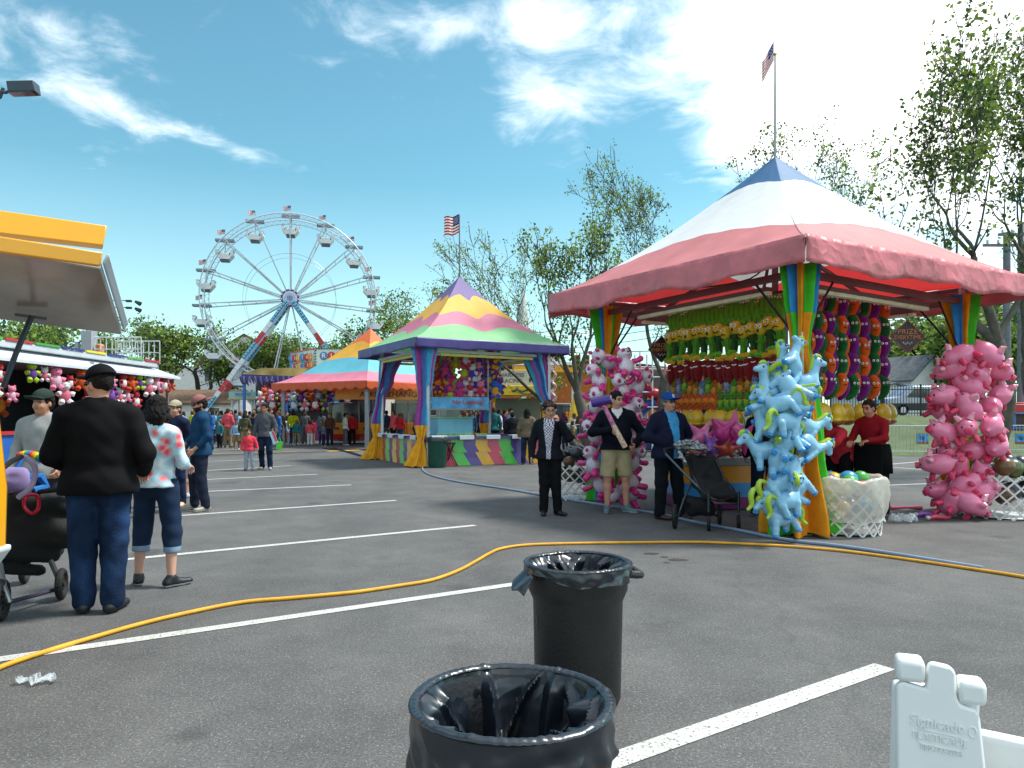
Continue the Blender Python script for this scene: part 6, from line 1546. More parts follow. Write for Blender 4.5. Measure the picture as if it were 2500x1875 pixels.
house('white gabled house with grey roof beyond the fence on the right', (pt(2200, 0, 60).x, 62, 1.45), 5.2, 7.5, 2.9, 1.9, SID, SHG, rad(28), [(.4, 0, 2.6, .35, 1.1, 'f'), (0, 1.2, 2.2, 1.3, 1.0, 's'), (0, -1.6, 2.2, .8, 1.0, 's')], True)
house('low porch wing with grey roof in front of the white house', (pt(2150, 0, 56).x, 56.5, 1.45), 6.5, 3.0, 1.6, .8, SID, SHG, rad(20), [(-1.2, 0, 1.0, .8, .8, 'f')])
house('low building with brown roof and white garage doors behind the left crowd', (pt(470, 0, 62).x, 64, 0), 6.0, 7.2, 2.5, 1.1, paint('#c8c6bf', .8), SHB, rad(90), [(0, -1.6, 1.2, 2.2, 1.8, 's'), (0, 1.6, 1.2, 2.2, 1.8, 's')])
house('long white flat industrial building left of the Ferris wheel base', (pt(470, 0, 110).x, 112, 0), 16, 10, 8.2, .4, paint('#cfcdc6', .8), paint('#b8b6ae'), 0, [(-3, 0, 6.4, 1.6, 1.0, 'f')])
house('white building with tall brown hipped roof behind the Ferris wheel leg', (pt(600, 0, 88).x, 90, 0), 11, 8, 7.6, 3.4, SID, SHB, rad(8), [(-4.2, 0, 6.3, .5, 1.6, 'f'), (-3.2, 0, 6.3, .5, 1.6, 'f')])
house('brick coloured low shop building seen right of the third tent', (pt(1180, 0, 80).x, 84, 0), 20, 10, 4.2, 1.6, mat('tan wall', '#8f7f6c', .85, var=.15), SHG, 0, [(-6, 0, 2.2, 2, 1.4, 'f'), (-2, 0, 2.2, 2, 1.4, 'f'), (3, 0, 2.2, 2, 1.4, 'f')])
house('long low grey roofed shop with orange band behind the yellow cone', (pt(1560, 0, 66).x, 70, 0), 26, 9, 4.4, 1.6, mat('orange band wall', '#b5632a', .8, var=.1), SHG, 0, [(-8, 0, 1.4, 3.4, 2.2, 'f'), (-3, 0, 1.4, 3.4, 2.2, 'f')])
t = thing('church_steeple', 'slender white church steeple between the two tents', 'steeple', (pt(1278, 0, 150).x, 150, 0))
m = MB(); m.box((0, 0, 7), (4.4, 4.4, 14)); m.build('tower', SID, t)
m = MB(); m.box((0, 0, 15.6), (3.0, 3.0, 3.2)); m.build('belfry', SID, t)
for x in (-.7, .7): m = MB(); m.box((x, -1.55, 15.6), (.7, .1, 1.8)); m.build('louvre', paint('#6b7076'), t)
m = MB(); m.lathe([(2.1, 17.2), (1.7, 17.6), (.06, 28.8)], 8); m.build('spire', paint('#c3c8c6', .5), t, angle=20)
m = MB(); m.beam((0, 0, 28.6), (0, 0, 30.6), .12); m.beam((-.4, 0, 29.9), (.4, 0, 29.9), .12); m.build('cross', paint('#8a8a80'), t)
# gas station canopy
t = thing('petrol_station', 'petrol station canopy with white and yellow band behind the middle tent', 'petrol station', (pt(1340, 0, 58).x, 58, 0))
m = MB(); m.box((0, 0, 5.0), (5.6, 6, .5)); m.box((0, 0, 5.38), (5.8, 6.2, .24), 1); m.build('canopy', [paint('#e8a41e'), paint('#e8e6e0')], t)
for x in (-2, 2): m = MB(); m.box((x, 0, 2.4), (.4, .4, 4.8)); m.build('column', paint('#d8d8d4'), t)
for x in (-1, 1.4): m = MB(); m.box((x, -.6, .9), (.7, .5, 1.7)); m.build('pump', paint('#d87020'), t, bevel=.04)
# traffic light on a span wire
t = thing('traffic_light', 'yellow traffic light hanging on a wire right of the middle tent', 'traffic light', pt(1421, 886, 52))
for e in (-.32, .32):
    m = MB(); m.box((e, 0, 0), (.42, .34, 1.15)); o = m.build('signal_head', paint('#8a7a1c', .5), t, bevel=.03)
    for k in range(3): m = MB(); m.cyl((e, -.19, .36 - .36 * k), (e, -.30, .36 - .36 * k), .13, n=12); m.build('lens', paint('#16180e', .2), o)
m = MB(); m.tube([(-14, 0, 1.8), (-6, 0, .95), (0, 0, .7), (10, 0, 1.0)], .03, 4); m.build('span_wire', paint('#303438'), t)
# utility poles and wires
def pole(px, d, z0, h, lab, r=.16):
    t = thing('utility_pole', lab, 'utility pole', at(px, d, z0)); m = MB(); m.tube([(0, 0, 0), (0, 0, h)], [r, r * .75], 10); m.build('post', mat('weathered pole', '#6c7278', .85, var=.2, bump=.4), t)
    m = MB(); m.beam((-1.1, 0, h - .6), (1.1, 0, h - .6), .12); m.build('crossarm', mat('weathered pole'), t)
    for e in (-.9, -.4, .4, .9): m = MB(); m.cyl((e, 0, h - .54), (e, 0, h - .36), .05); m.build('insulator', paint('#a8b0b0'), t)
pole(2458, 34, 0.6, 9.4, 'grey utility pole right of the pink pigs, left one of two', .2); pole(2492, 36, .6, 10.4, 'grey utility pole at the right edge, right one of two', .18)
WM = paint('#3c4248')
def wire(a, b, sag, lab, grp='overhead wires'):
    P = []; a = Vector(a); b = Vector(b)
    for i in range(15): f = i / 14; p = a.lerp(b, f); p.z -= sag * 4 * f * (1 - f); P.append(p)
    m = MB(); m.tube(P, .022, 4, caps=False); tag(m.build('overhead_wire', WM), lab, 'wire', grp)
for i, (y0, y1) in enumerate([(812, 752), (824, 768), (836, 788), (856, 806)]): wire(pt(1310, y0, 62), pt(2000, y1 - 70, 40), .5, 'thin overhead wire right of the steeple, %s from the top' % ordn(i))
for i, (y0, y1) in enumerate([(748, 738), (772, 764), (796, 782)]): wire(pt(1950, y0, 44), pt(2500, y1, 35), .3, 'thin overhead wire behind the right end of the tent, %s from the top' % ordn(i))

# ================================================================ fences, barriers, van, ride on the right
IR = paint('#141618', .5)
t = thing('iron_fence', 'black iron picket fence on the grass bank in front of the van', 'fence', (0, 0, 0)); xa, xb, yf = 13.0, 40.0, 41.5
m = MB(); n = int((xb - xa) / .16)
for i in range(n): x = xa + i * .16; m.beam((x, yf, 1.46), (x, yf, 3.15), .028)
m.build('pickets', IR, t, smooth=False); m = MB()
for z in (1.6, 2.95): m.beam((xa, yf, z), (xb, yf, z), .05)
m.build('rail', IR, t)
for i in range(11): m = MB(); m.beam((xa + i * 2.56, yf - .04, 1.4), (xa + i * 2.56, yf - .04, 3.25), .08); m.build('fence_post', IR, t)
t = thing('iron_fence', 'black iron fence behind the yellow racing booth', 'fence', (0, 0, 0)); m = MB()
for i in range(90): x = .5 + i * .2; m.beam((x, 45, 0), (x, 45, 2.1), .035)
m.beam((.5, 45, 2.0), (18.5, 45, 2.0), .06); m.beam((.5, 45, .3), (18.5, 45, .3), .06); m.build('pickets', IR, t, smooth=False)
def car(label, loc, rz, L, Hh, Wd, body, prof, winp, wr=.36, grp=None, kind='van'):
    t = thing('parked_%s' % kind, label, kind, loc, rz, grp)
    m = MB(); m.prism(prof, Wd, 0); m.build('body', body, t, bevel=.06)
    for e in (1, -1):
        for w_ in winp: m = MB(); m.prism(w_, .02, 0, M4(0, e * (Wd / 2 + .004), 0)); m.build('window', mat('dark car glass', '#0f1418', .08, spec=.9), t)
    for x in (prof[0][0] + L * .18, prof[0][0] + L * .8):
        for e in (1, -1):
            o = bpy.data.objects.new('wheel', None); COL.objects.link(o); o.parent = t
            m = MB(); m.cyl((x, e * (Wd / 2 - .2), wr), (x, e * (Wd / 2 + .02), wr), wr, n=20); m.build('tyre', mat('rubber'), o)
            m = MB(); m.cyl((x, e * (Wd / 2 + .02), wr), (x, e * (Wd / 2 + .05), wr), wr * .6, n=12); m.build('rim', metal('#b0b4b8'), o)
    return t
vp = [(-2.7, .35), (-2.75, 1.0), (-2.65, 1.85), (-2.5, 1.95), (1.0, 1.95), (1.75, 1.25), (2.6, 1.1), (2.75, .8), (2.75, .35)]
V = car('silver van with dark windows and black lower body parked behind the iron fence', (pt(2245, 0, 49).x, 49, 1.47), math.pi, 5.4, 1.95, 1.9, metal('#9aa4b4', .3), vp, [[(-2.45, 1.15), (-2.4, 1.75), (-.3, 1.75), (-.3, 1.15)], [(-.15, 1.15), (-.15, 1.75), (.85, 1.75), (1.4, 1.2)]])
m = MB(); m.prism([(-2.78, .34), (-2.78, .85), (2.78, .8), (2.78, .34)], 1.94); m.build('lower_panel', paint('#1c2026'), V, bevel=.03)
sp = [(-2.1, .3), (-2.15, .8), (-1.6, .95), (-.9, 1.4), (.7, 1.4), (1.3, .95), (2.1, .8), (2.15, .35)]; sw = [[(-1.35, .98), (-.85, 1.32), (-.05, 1.32), (-.05, .98)], [(.05, .98), (.05, 1.32), (.62, 1.32), (1.1, .98)]]
for i, (px, d, c, lab) in enumerate([(360, 52, '#6a88a8', 'pale blue car parked behind the left crowd'), (545, 54, '#8fa2b8', 'silver car parked behind the people at the Ferris wheel base'), (1250, 40, '#b8bcc0', 'white car behind the yellow racing booth'), (1480, 44, '#22262c', 'dark car parked behind the pink and white bears')]):
    car(lab, at(px, d), rad(5 * i), 4.3, 1.4, 1.75, mat('car paint ' + c, c, .25, metal=.4, coat=.6), sp, sw, .31, None, 'car')
GALV = metal('#b4b9bd', .45)
BAR = {}
def barrier(px, py, rz, lab):
    c = gp(px, py)
    if not BAR:
        t = thing('crowd_barrier', lab, 'barrier', c, rz, 'steel crowd barriers'); m = MB()
        m.tube([(-1.1, 0, .15), (-1.1, 0, 1.0), (-1.02, 0, 1.08), (1.02, 0, 1.08), (1.1, 0, 1.0), (1.1, 0, .15), (-1.1, 0, .15)], .02, 6); m.build('frame', GALV, t)
        m = MB()
        for i in range(17): x = -1 + i * .125; m.tube([(x, 0, .15), (x, 0, 1.07)], .009, 4)
        m.build('bars', GALV, t)
        for x in (-.8, .8): m = MB(); m.tube([(x, -.3, .01), (x, 0, .16), (x, .3, .01)], .014, 5); m.build('foot', GALV, t)
        BAR['p'] = t
    else: dup(BAR['p'], c, (0, 0, rz), lab)
for (px, py, rz, lab) in [(2205, 1112, rad(-8), 'steel barrier behind the worker in black, left of the two at the grass'), (2350, 1106, rad(4), 'steel barrier behind the pink pigs'), (2490, 1108, rad(0), 'steel barrier at the right edge by the red ride'), (1985, 1108, rad(3), 'steel barrier behind the woman in the coral shirt'),
                          (1850, 1105, 0, 'steel barrier behind the blue horses'), (1700, 1100, rad(3), 'steel barrier behind the man in the blue cap'), (1560, 1102, 0, 'steel barrier behind the pink and white bears'), (1430, 1100, rad(2), 'steel barrier behind the woman holding a phone'), (1340, 1092, rad(-3), 'steel barrier right of the woman in the tan jacket'),
                          (1230, 1086, 0, 'steel barrier seen through the middle tent')]: barrier(px, py, rz, lab)
for (px, lab) in ((2250, 'blue poster with yellow border on the barrier left of the pigs'), (2490, 'blue poster with yellow border on the right edge barrier'), (2312, 'blue poster half hidden behind the pink pigs')):
    p = gp(px, 1109); q = thing('poster', lab, 'poster', (p.x, p.y - .05, .62)); m = MB(); m.box((0, 0, 0), (.44, .02, .48)); m.build('board', mat('poster blue print', '#3a8ac0', .5, var=.6, scale=7), q)
    m = MB(); m.box((0, -.012, .2), (.44, .012, .07)); m.box((0, -.012, -.2), (.46, .012, .09), 1); m.ball((0, -.012, 0), (.1, .01, .09), 2, 10, 6); m.build('print', [paint('#a8a040'), paint('#8a4a1c'), paint('#1c4a8a')], q)
# traffic cone
p = gp(2091, 1116); t = thing('traffic_cone', 'orange traffic cone between the coral shirt and the worker in black', 'cone', p); m = MB(); m.lathe([(.03, .46), (.05, .455), (.115, .04)], 16); m.build('cone', paint('#e8481a'), t)
m = MB(); m.box((0, 0, .02), (.34, .34, .035)); m.build('base', paint('#e8481a'), t, bevel=.01); m = MB(); m.lathe([(.068, .38), (.09, .22)], 16, fn=lambda r, z, a, i: (r + .003, z)); m.build('reflective_band', paint('#e8a890'), t)
# red and blue train ride at the right edge
p = gp(2490, 1088); t = thing('train_ride', 'red and blue toy train ride carriage at the right edge', 'fairground ride', (p.x + .4, p.y, 0))
m = MB(); m.box((0, 0, .55), (2.3, 1.2, .6)); m.build('body', paint('#b4252c'), t, bevel=.03)
m = MB(); m.box((0, 0, 1.78), (2.5, 1.4, .42)); m.box((0, 0, 2.02), (2.1, 1.2, .12)); m.build('roof', paint('#b4252c'), t, bevel=.03)
m = MB(); [m.box((x, -.62, 1.2), (.12, .08, .75)) for x in (-1.1, -.2, .7)]; m.box((0, -.66, .86), (2.4, .06, .08)); m.box((0, -.73, 1.56), (2.6, .06, .07)); m.box((-.15, -.74, 1.8), (.34, .04, .26)); m.build('trim', paint('#2c6cb8'), t, bevel=.01)
m = MB(); m.box((-.15, -.77, 1.8), (.18, .03, .14)); m.build('lamp_box', paint('#c8ccd0'), t); m = MB(); m.box((0, -.3, 1.2), (2.1, .3, .66)); m.build('interior', paint('#3a1518'), t)
for x in (-.8, .7): m = MB(); m.cyl((x, -.66, .25), (x, -.58, .25), .25, n=18); m.build('wheel', paint('#2458a0'), t)
# yellow racing booth
p = gp(1265, 1094); t = thing('racing_booth', 'yellow booth with HARNESS RACING sign behind the middle tent', 'booth', (p.x, p.y, 0), rad(4))
m = MB(); m.box((0, .6, .5), (2.4, 1.6, 1.0)); m.build('base', paint('#d8a818'), t, bevel=.02)
m = MB(); m.prism([(-1.45, 2.35), (1.5, 2.35), (1.15, 3.5), (-.6, 3.5), (-1.0, 2.9)], 1.6, 0, M4(0, .6, 0)); m.build('upper_body', paint('#e0ac14'), t, bevel=.02)
m = MB(); m.prism([(-1.35, 2.36), (1.5, 2.36), (1.3, 2.78), (-1.0, 2.78)], .4, 0, M4(0, -.4, 0)); m.build('canopy', paint('#e6bc22'), t, bevel=.02)
for x in (-1.1, 1.1): m = MB(); m.beam((x, -.4, 0), (x, -.4, 2.4), .08); m.build('pillar', paint('#e0ac14'), t)
m = MB(); m.box((-.15, -.26, 3.12), (1.95, .06, .66)); m.build('sign_board', paint('#b8bab0'), t)
for w_, z_ in (('HARNESS', 3.25), ('RACING', 2.99)): m = MB(); m.merge(xf(text_mesh(w_, .25, .01, sx=1.05), M4(-.3, -.3, z_))); m.build('lettering', paint('#4a4a30'), t)
m = MB(); m.ball((.62, -.3, 3.2), (.13, .02, .13), 0, 10, 6); m.tube([(.52, -.3, 3.12), (.5, -.3, 2.95)], .05, 6); m.tube([(.72, -.3, 3.12), (.76, -.3, 2.98)], .04, 6); m.tube([(-.3, -.62, 2.5), (-.1, -.62, 2.62), (.1, -.62, 2.5), (.4, -.62, 2.6)], .045, 6); m.build('horse_emblem', paint('#1e2a28'), t)
m = MB(); m.box((0, .9, 1.6), (2.2, .1, 1.3)); m.build('back_panel', paint('#5a6a60'), t)
# yellow cone tower
p = gp(1408, 1080); t = thing('game_tower', 'yellow tapered tower with dark horseshoe marks right of the middle tent', 'fairground decoration', (p.x, p.y, 0)); m = MB(); m.lathe([(.62, .7), (.58, .75), (.14, 2.75), (.2, 2.8), (.2, 2.95), (.12, 3.0), (.12, 3.3), (.24, 3.35), (.22, 3.5), (0, 3.52)], 6); m.build('tower', paint('#e2b416'), t, angle=20)
m = MB(); m.box((0, 0, .36), (1.6, 1.4, .72)); m.build('base', paint('#c8b8a0'), t, bevel=.02)
for x in (-.2, .22):
    m = MB(); m.tube([(x + .09 * math.cos(q), -.47 + .0 * q, 1.32 + .12 * math.sin(q)) for q in [math.pi + i * math.pi / 6 for i in range(7)]], .03, 6); m.build('horseshoe', paint('#2a2a20'), t)
# spiral streamer pole by the tent
p = pt(1352, 0, 27); m = MB(); m.tube([(p.x + .07 * math.sin(i * 1.3), p.y + .07 * math.cos(i * 1.3), 1.6 + i * .085) for i in range(26)], [.06] * 26, 6, 0); tag(m.build('streamer', mat('pink white streamer', '#d8b4b4', .6, var=.5, scale=9)), 'twisted pink and white streamer hanging right of the middle tent', 'streamer')
# white climbing scaffold ride
p = gp(1618, 1110); t = thing('tower_ride', 'white tubular ride frame with striped columns behind the left diamond sign', 'fairground ride', (p.x, p.y + 2, 0)); m = MB()
for x in (-.95, -.5, 0, .5, .95):
    for y in (0, 1.2): m.tube([(x, y, 0), (x, y, 4.0 if abs(x) < .9 else 3.4)], .035, 6)
for z in (.6, 1.2, 1.8, 2.4, 3.0, 3.4):
    for y in (0, 1.2): m.tube([(-.98, y, z), (.98, y, z)], .028, 6)
m.build('frame', paint('#d8dcde'), t)
for x in (-.72, -.25, .3, .75): m = MB(); m.box((x, .6, 2.5), (.26, .3, 1.6)); m.build('panel', paint('#5a4e50'), t); 
for x in (-.95, .5, -.5): m = MB(); m.tube([(x, -.06, 1.6 + i * .1) for i in range(20)], .04, 6, 0); m.build('striped_tube', mat('candy stripe', '#d0707a', .5, var=.6, scale=11), t)
p = gp(1600, 1105); t = thing('spinning_ride', 'blue and red mechanical ride arms behind the left post', 'fairground ride', (p.x, p.y + .8, 0))
m = MB(); m.tube(smooth_path([(-.7, 0, 0), (-.6, 0, 1.3), (.1, 0, 1.95), (.9, 0, 1.2), (1.8, 0, .9)], 4), .2, 8); m.build('arm', paint('#1c3c8c'), t); m = MB(); m.ball((.05, -.1, 2.35), (.34, .3, .22), 0, 12, 8); m.ball((.4, -.1, 1.9), (.3, .25, .3), 0, 12, 8); m.build('head', paint('#b0242c'), t); m = MB(); m.box((.3, .2, .5), (2.6, .6, .9)); m.build('base', paint('#20306a'), t, bevel=.05)
p = gp(1556, 1100); t = thing('info_board', 'white notice board with blue cube mark left of the blue ride', 'sign', (p.x, p.y, 0)); m = MB(); m.beam((.32, 0, 0), (.32, 0, 2.95), .06); m.build('post', paint('#c8ccd0'), t); m = MB(); m.box((0, 0, 2.2), (.62, .05, 1.3)); m.build('board', paint('#cfd6d6'), t); m = MB(); m.prism([(-.15, 2.0), (0, 1.9), (.15, 2.0), (.15, 2.25), (0, 2.35), (-.15, 2.25)], .03, 0, M4(0, -.03, 0)); m.build('emblem', paint('#1f4f84'), t)

# ================================================================ left stalls and rides
t = thing('game_stall', 'long white game stall with plush toys hanging under its awning on the left', 'stall', (0, 0, 0)); X = -12.2; Y0, Y1 = 12.0, 25.6
m = MB(); m.box((X - 2.0, (Y0 + Y1) / 2, 3.0), (3.4, Y1 - Y0, .22)); m.box((X - 1.5, (Y0 + Y1) / 2, 3.2), (2.8, Y1 - Y0 - .6, .16)); m.build('roof', paint('#b4b9bd'), t, bevel=.02)
m = MB(); m.prism([(X - .5, 3.0), (X + .5, 2.72), (X + .5, 2.80), (X - .4, 3.12)], Y1 - Y0 + .3, 0, M4(0, (Y0 + Y1) / 2, 0)); m.build('awning', paint('#c3cbd4'), t, bevel=.005)
for i in range(12): m = MB(); m.box((X - .10, Y0 + .6 + i * 1.12, 3.32), (.06, 1.0, .06)); m.build('colour_strip', paint(['#3f8f3c', '#2c3478', '#d8c832', '#2c3478', '#4f9f3c', '#b02430'][i % 6]), t)
m = MB(); m.box((X - 3.4, (Y0 + Y1) / 2, 1.5), (.1, Y1 - Y0, 3)); m.box((X - 1.8, Y1 - .05, 1.5), (3.2, .1, 3)); m.build('wall', paint('#20242c'), t)
m = MB(); m.box((X - .1, (Y0 + Y1) / 2, .5), (.5, Y1 - Y0, 1.0)); m.build('counter', paint('#1f5aa8'), t); m = MB(); m.box((X - .1, (Y0 + Y1) / 2, 1.03), (.6, Y1 - Y0, .07)); m.build('counter_top', paint('#b02a34'), t)
for y in (Y0, 16.4, 21, Y1): m = MB(); m.beam((X + .1, y, 0), (X + .1, y, 3.0), .08); m.build('post', POST, t)
m = MB(); m.box((X - 1.6, Y1 + .06, 1.6), (1.0, .04, 1.0)); m.build('end_poster', paint('#c8b88a'), t)
def pl_bear(c1, c2):
    m = MB(); m.ball((0, 0, -.05), (.12, .1, .14), 1, 12, 8); m.ball((0, -.01, .14), (.11, .1, .10), 0, 12, 8)
    for e in (1, -1): m.ball((.075 * e, 0, .23), (.035, .02, .035), 0, 8, 6); m.tube([(.09 * e, -.02, .0), (.16 * e, -.06, -.03)], [.045, .05], 8, 0); m.tube([(.06 * e, -.02, -.15), (.10 * e, -.08, -.21)], [.055, .055], 8, 0); m.ball((.035 * e, -.095, .16), .012, 2, 6, 4)
    m.ball((0, -.11, .12), (.03, .02, .022), 0, 8, 6); m.ball((0, -.13, .125), .009, 2, 6, 4)
    return m, [plush(c1), plush(c2), BLK]
BC_ = [('white', '#d8d6d4', '#d06a80'), ('rust', '#b8481c', '#b8481c'), ('blue', '#6a9cc8', '#d8d6d4'), ('pink', '#d87a98', '#d8a8b8'), ('lime', '#9ab82a', '#5a3080'), ('purple', '#5a2a78', '#8a4aa8'), ('red', '#b0242c', '#d8d6d4'), ('orange', '#d85a1c', '#e08a3a')]
rr = random.Random(77); k = 0
for i in range(24):
    for row in range(2):
        if rr.random() < .2: continue
        cn, c1, c2 = BC_[(i * 3 + row * 2 + (i // 5)) % 8]; y = 13.2 + i * .53; k += 1
        place_plush('bear' + cn, lambda c1=c1, c2=c2: pl_bear(c1, c2), 'plush_bear', (X + .32 - .1 * row, y + rr.uniform(-.06, .06), 2.45 - row * .38 + rr.uniform(-.12, .1)), rad(62) + rr.uniform(-.4, .4), '%s plush bear under the white awning, %s row, %s from the left' % (cn, ['upper', 'lower'][row], ordn(i)), 'plush bears under the white awning', rr.uniform(.75, 1.35))
for i in range(14):
    c1, c2 = [('#1c4a9a', '#3a7ad0'), ('#b8521c', '#d88a2a'), ('#2a6a2a', '#5aa03a')][i % 3]
    place_plush('dk%d' % (i % 3), lambda c1=c1, c2=c2: pl_bear(c1, c2), 'plush_bear', (X - 1.6, 12.4 + i * .55, 2.3 - .5 * (i % 2)), rad(60), '%s plush bear inside the shaded white stall, %s from the left' % (['blue', 'amber', 'green'][i % 3], ordn(i)), 'plush bears inside the stall', 1.6)
# ride rigging and platform behind the stall
t = thing('ride_mast', 'grey ride mast with slanting cables behind the white stall roof', 'fairground ride', at(218, 34)); 
m = MB(); m.box((0, 0, 2.9), (.5, .5, 5.0)); m.box((-.55, 0, 2.7), (.16, .2, 4.4)); m.build('mast', paint('#9a9ca0'), t, bevel=.02)
for i in range(4): m = MB(); m.tube([(-.4 - i * .1, 0, 4.9 - i * .25), (-3.4 + i * .5, -1, 3.2)], .03, 5); m.build('cable', paint('#1a1c20'), t)
m = MB(); m.box((.5, 0, 4.3), (.35, .3, 1.0)); m.build('painted_figurehead', mat('mottled orange paint', '#c87a4a', .6, var=.6, scale=8), t, bevel=.1)
t = thing('viewing_platform', 'white railed platform above the far end of the white stall', 'platform', at(312, 31)); m = MB(); m.box((0, 0, 3.72), (1.9, 1.6, .12)); m.build('deck', paint('#3c4046'), t)
m = MB()
for i in range(9): x = -.95 + i * .24; m.tube([(x, -.8, 3.7), (x, -.8, 4.7)], .022, 5); m.tube([(x, .8, 3.7), (x, .8, 4.7)], .022, 5)
for z in (4.7, 4.2):
    for y in (-.8, .8): m.tube([(-.97, y, z), (.97, y, z)], .025, 5)
m.build('railing', paint('#c8cccf'), t); m = MB(); [m.beam((x, y, 0), (x, y, 3.7), .1) for x in (-.9, .9) for y in (-.7, .7)]; m.build('legs', paint('#8c9094'), t)
t = thing('twin_lamps', 'two small spotlights on thin rods right of the raised lid', 'light', at(222, 34.6)); m = MB()
for z in (pt(0, 728, 34).z, pt(0, 745, 34).z): m.tube([(0, 0, z + .02), (1.95, 0, z - .03)], .022, 5, 0); m.box((1.8, 0, z - .04), (.24, .15, .1), 0); m.cyl((2.1, 0, z - .06), (2.35, 0, z - .18), .06, .11, 8, 0)
m.tube([(0, 0, 0), (0, 0, pt(0, 728, 34).z + .1)], .05, 6, 0); m.build('lamp_rods', paint('#23272c'), t)
# funhouse with RISING WATERS sign
d = 46; sx0 = pt(770, 0, d).x; t = thing('funhouse', 'funhouse ride with bulb edged RISING WATERS sign below the Ferris wheel', 'fairground ride', (0, 0, 0)); zt_, zb_ = pt(0, 853, d).z, pt(0, 905, d).z
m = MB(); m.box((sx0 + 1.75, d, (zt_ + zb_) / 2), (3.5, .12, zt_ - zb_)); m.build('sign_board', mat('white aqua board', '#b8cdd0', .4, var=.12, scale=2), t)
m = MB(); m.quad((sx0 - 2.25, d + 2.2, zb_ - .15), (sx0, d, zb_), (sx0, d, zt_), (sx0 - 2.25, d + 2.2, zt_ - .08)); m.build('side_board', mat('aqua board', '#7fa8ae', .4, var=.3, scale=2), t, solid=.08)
m = MB()
for i in range(22): m.ball((sx0 + .1 + i * .16, d - .1, zt_ + .03), .05, 0, 6, 4); m.ball((sx0 - i * .104, d + i * .104 - .08, zt_ + .03 - i * .004), .05, 1, 6, 4)
for i in range(8): m.ball((sx0 + .03, d - .1, zb_ + i * .18), .05, 0, 6, 4)
m.build('bulbs', [paint('#2c2c34'), paint('#b02a30')], t)
LC = ['#3a7ab8', '#b0342c', '#d89a2a', '#3a7ab8', '#b0342c', '#d87a1c']
def letters(word, x0, z, st, M, r=.27, yo=-.09):
    for i, ch in enumerate(word):
        if ch == ' ': continue
        m = MB(); x = x0 + i * st; m.ball(M @ Vector((x, yo, z)), (r, .03, r), 0, 16, 8); o = m.build('letter_disc', paint(LC[i % 6]), t); m = MB(); m.merge(xf(text_mesh(ch, r * 1.6, .012), M @ M4(x, yo - .05, z))); m.build('letter', paint('#e4e2da'), o)
Mi = M4(0, d, 0); letters('RISING', sx0 + .55, zt_ - .42, .48, Mi); letters('WATERS', sx0 + .95, zt_ - .98, .48, Mi, .26)
Ms = M4(sx0 - 2.25, d + 2.2, 0) @ Matrix.Rotation(math.atan2(-2.2, 2.25), 4, 'Z'); letters('RISING', .35, zt_ - .45, .48, Ms, .24); letters('WATERS', .5, zt_ - .98, .48, Ms, .24)
m = MB(); m.box((sx0 + 1, d + 2.5, 2.2), (6.5, 4.4, 4.4)); m.build('body', paint('#b8b4a8'), t)
# row of stalls with curled purple fringe
t = thing('snack_stall', 'stall with purple curled fringe under the funhouse sign', 'stall', (0, 0, 0)); d = 43; xa = pt(590, 0, d).x; xb = pt(905, 0, d).x
m = MB(); m.prism([(xa, 3.9), (xa + 1.2, 4.25), (xb, 4.3), (xb, 3.6)], 2.6, 0, M4(0, d + 1.2, 0)); m.build('roof', mat('patched awning', '#b89a5a', .7, var=.5, scale=1.2), t)
m = MB(); n = 46
for i in range(n): x = xa + (xb - xa) * i / n; m.tube([(x, d - .1, 3.75), (x + .05, d - .14, 3.5 - .1 * math.sin(i)), (x + .12, d - .12, 3.3 + .1 * math.sin(i * 2.3))], [.09, .08, .03], 5, i % 2)
m.build('fringe', [paint('#2a2458'), paint('#6a5a98')], t); m = MB(); m.box(((xa + xb) / 2, d, 3.82), (xb - xa, .12, .2)); m.build('fascia', paint('#2c3f8a'), t)
m = MB(); m.box(((xa + xb) / 2, d + 2.4, 1.8), (xb - xa, .1, 3.6)); m.box(((xa + xb) / 2 + .6, d + .2, .55), (xb - xa - 1.5, .5, 1.1), 1); m.build('wall', [paint('#3c2a30'), paint('#8a3a78')], t)
for f in (.02, .35, .7, .98): m = MB(); m.beam((xa + (xb - xa) * f, d, 0), (xa + (xb - xa) * f, d, 3.8), .14); m.build('post', paint('#2f63b0'), t)
t = thing('ticket_booth', 'small booth with pale yellow and blue roof band at the foot of the Ferris wheel', 'booth', at(602, 46)); m = MB(); m.box((0, 0, 2.75), (1.7, 1.4, .42)); m.box((0, 0, 2.5), (1.8, 1.5, .06), 1); m.build('roof', [paint('#8fb4b8'), paint('#c8b860')], t); m = MB(); m.box((0, 0, .6), (1.5, 1.2, 1.2)); m.build('body', paint('#2f63b0'), t); 
for x in (-.7, .7):
    for y in (-.55, .55): m = MB(); m.beam((x, y, 0), (x, y, 2.5), .08); m.build('post', paint('#c8ccd0'), t)
m = MB(); m.merge(xf(text_mesh('TICKETS', .26, .01), M4(0, -.72, 2.76))); m.build('lettering', paint('#2f6a8a'), t)
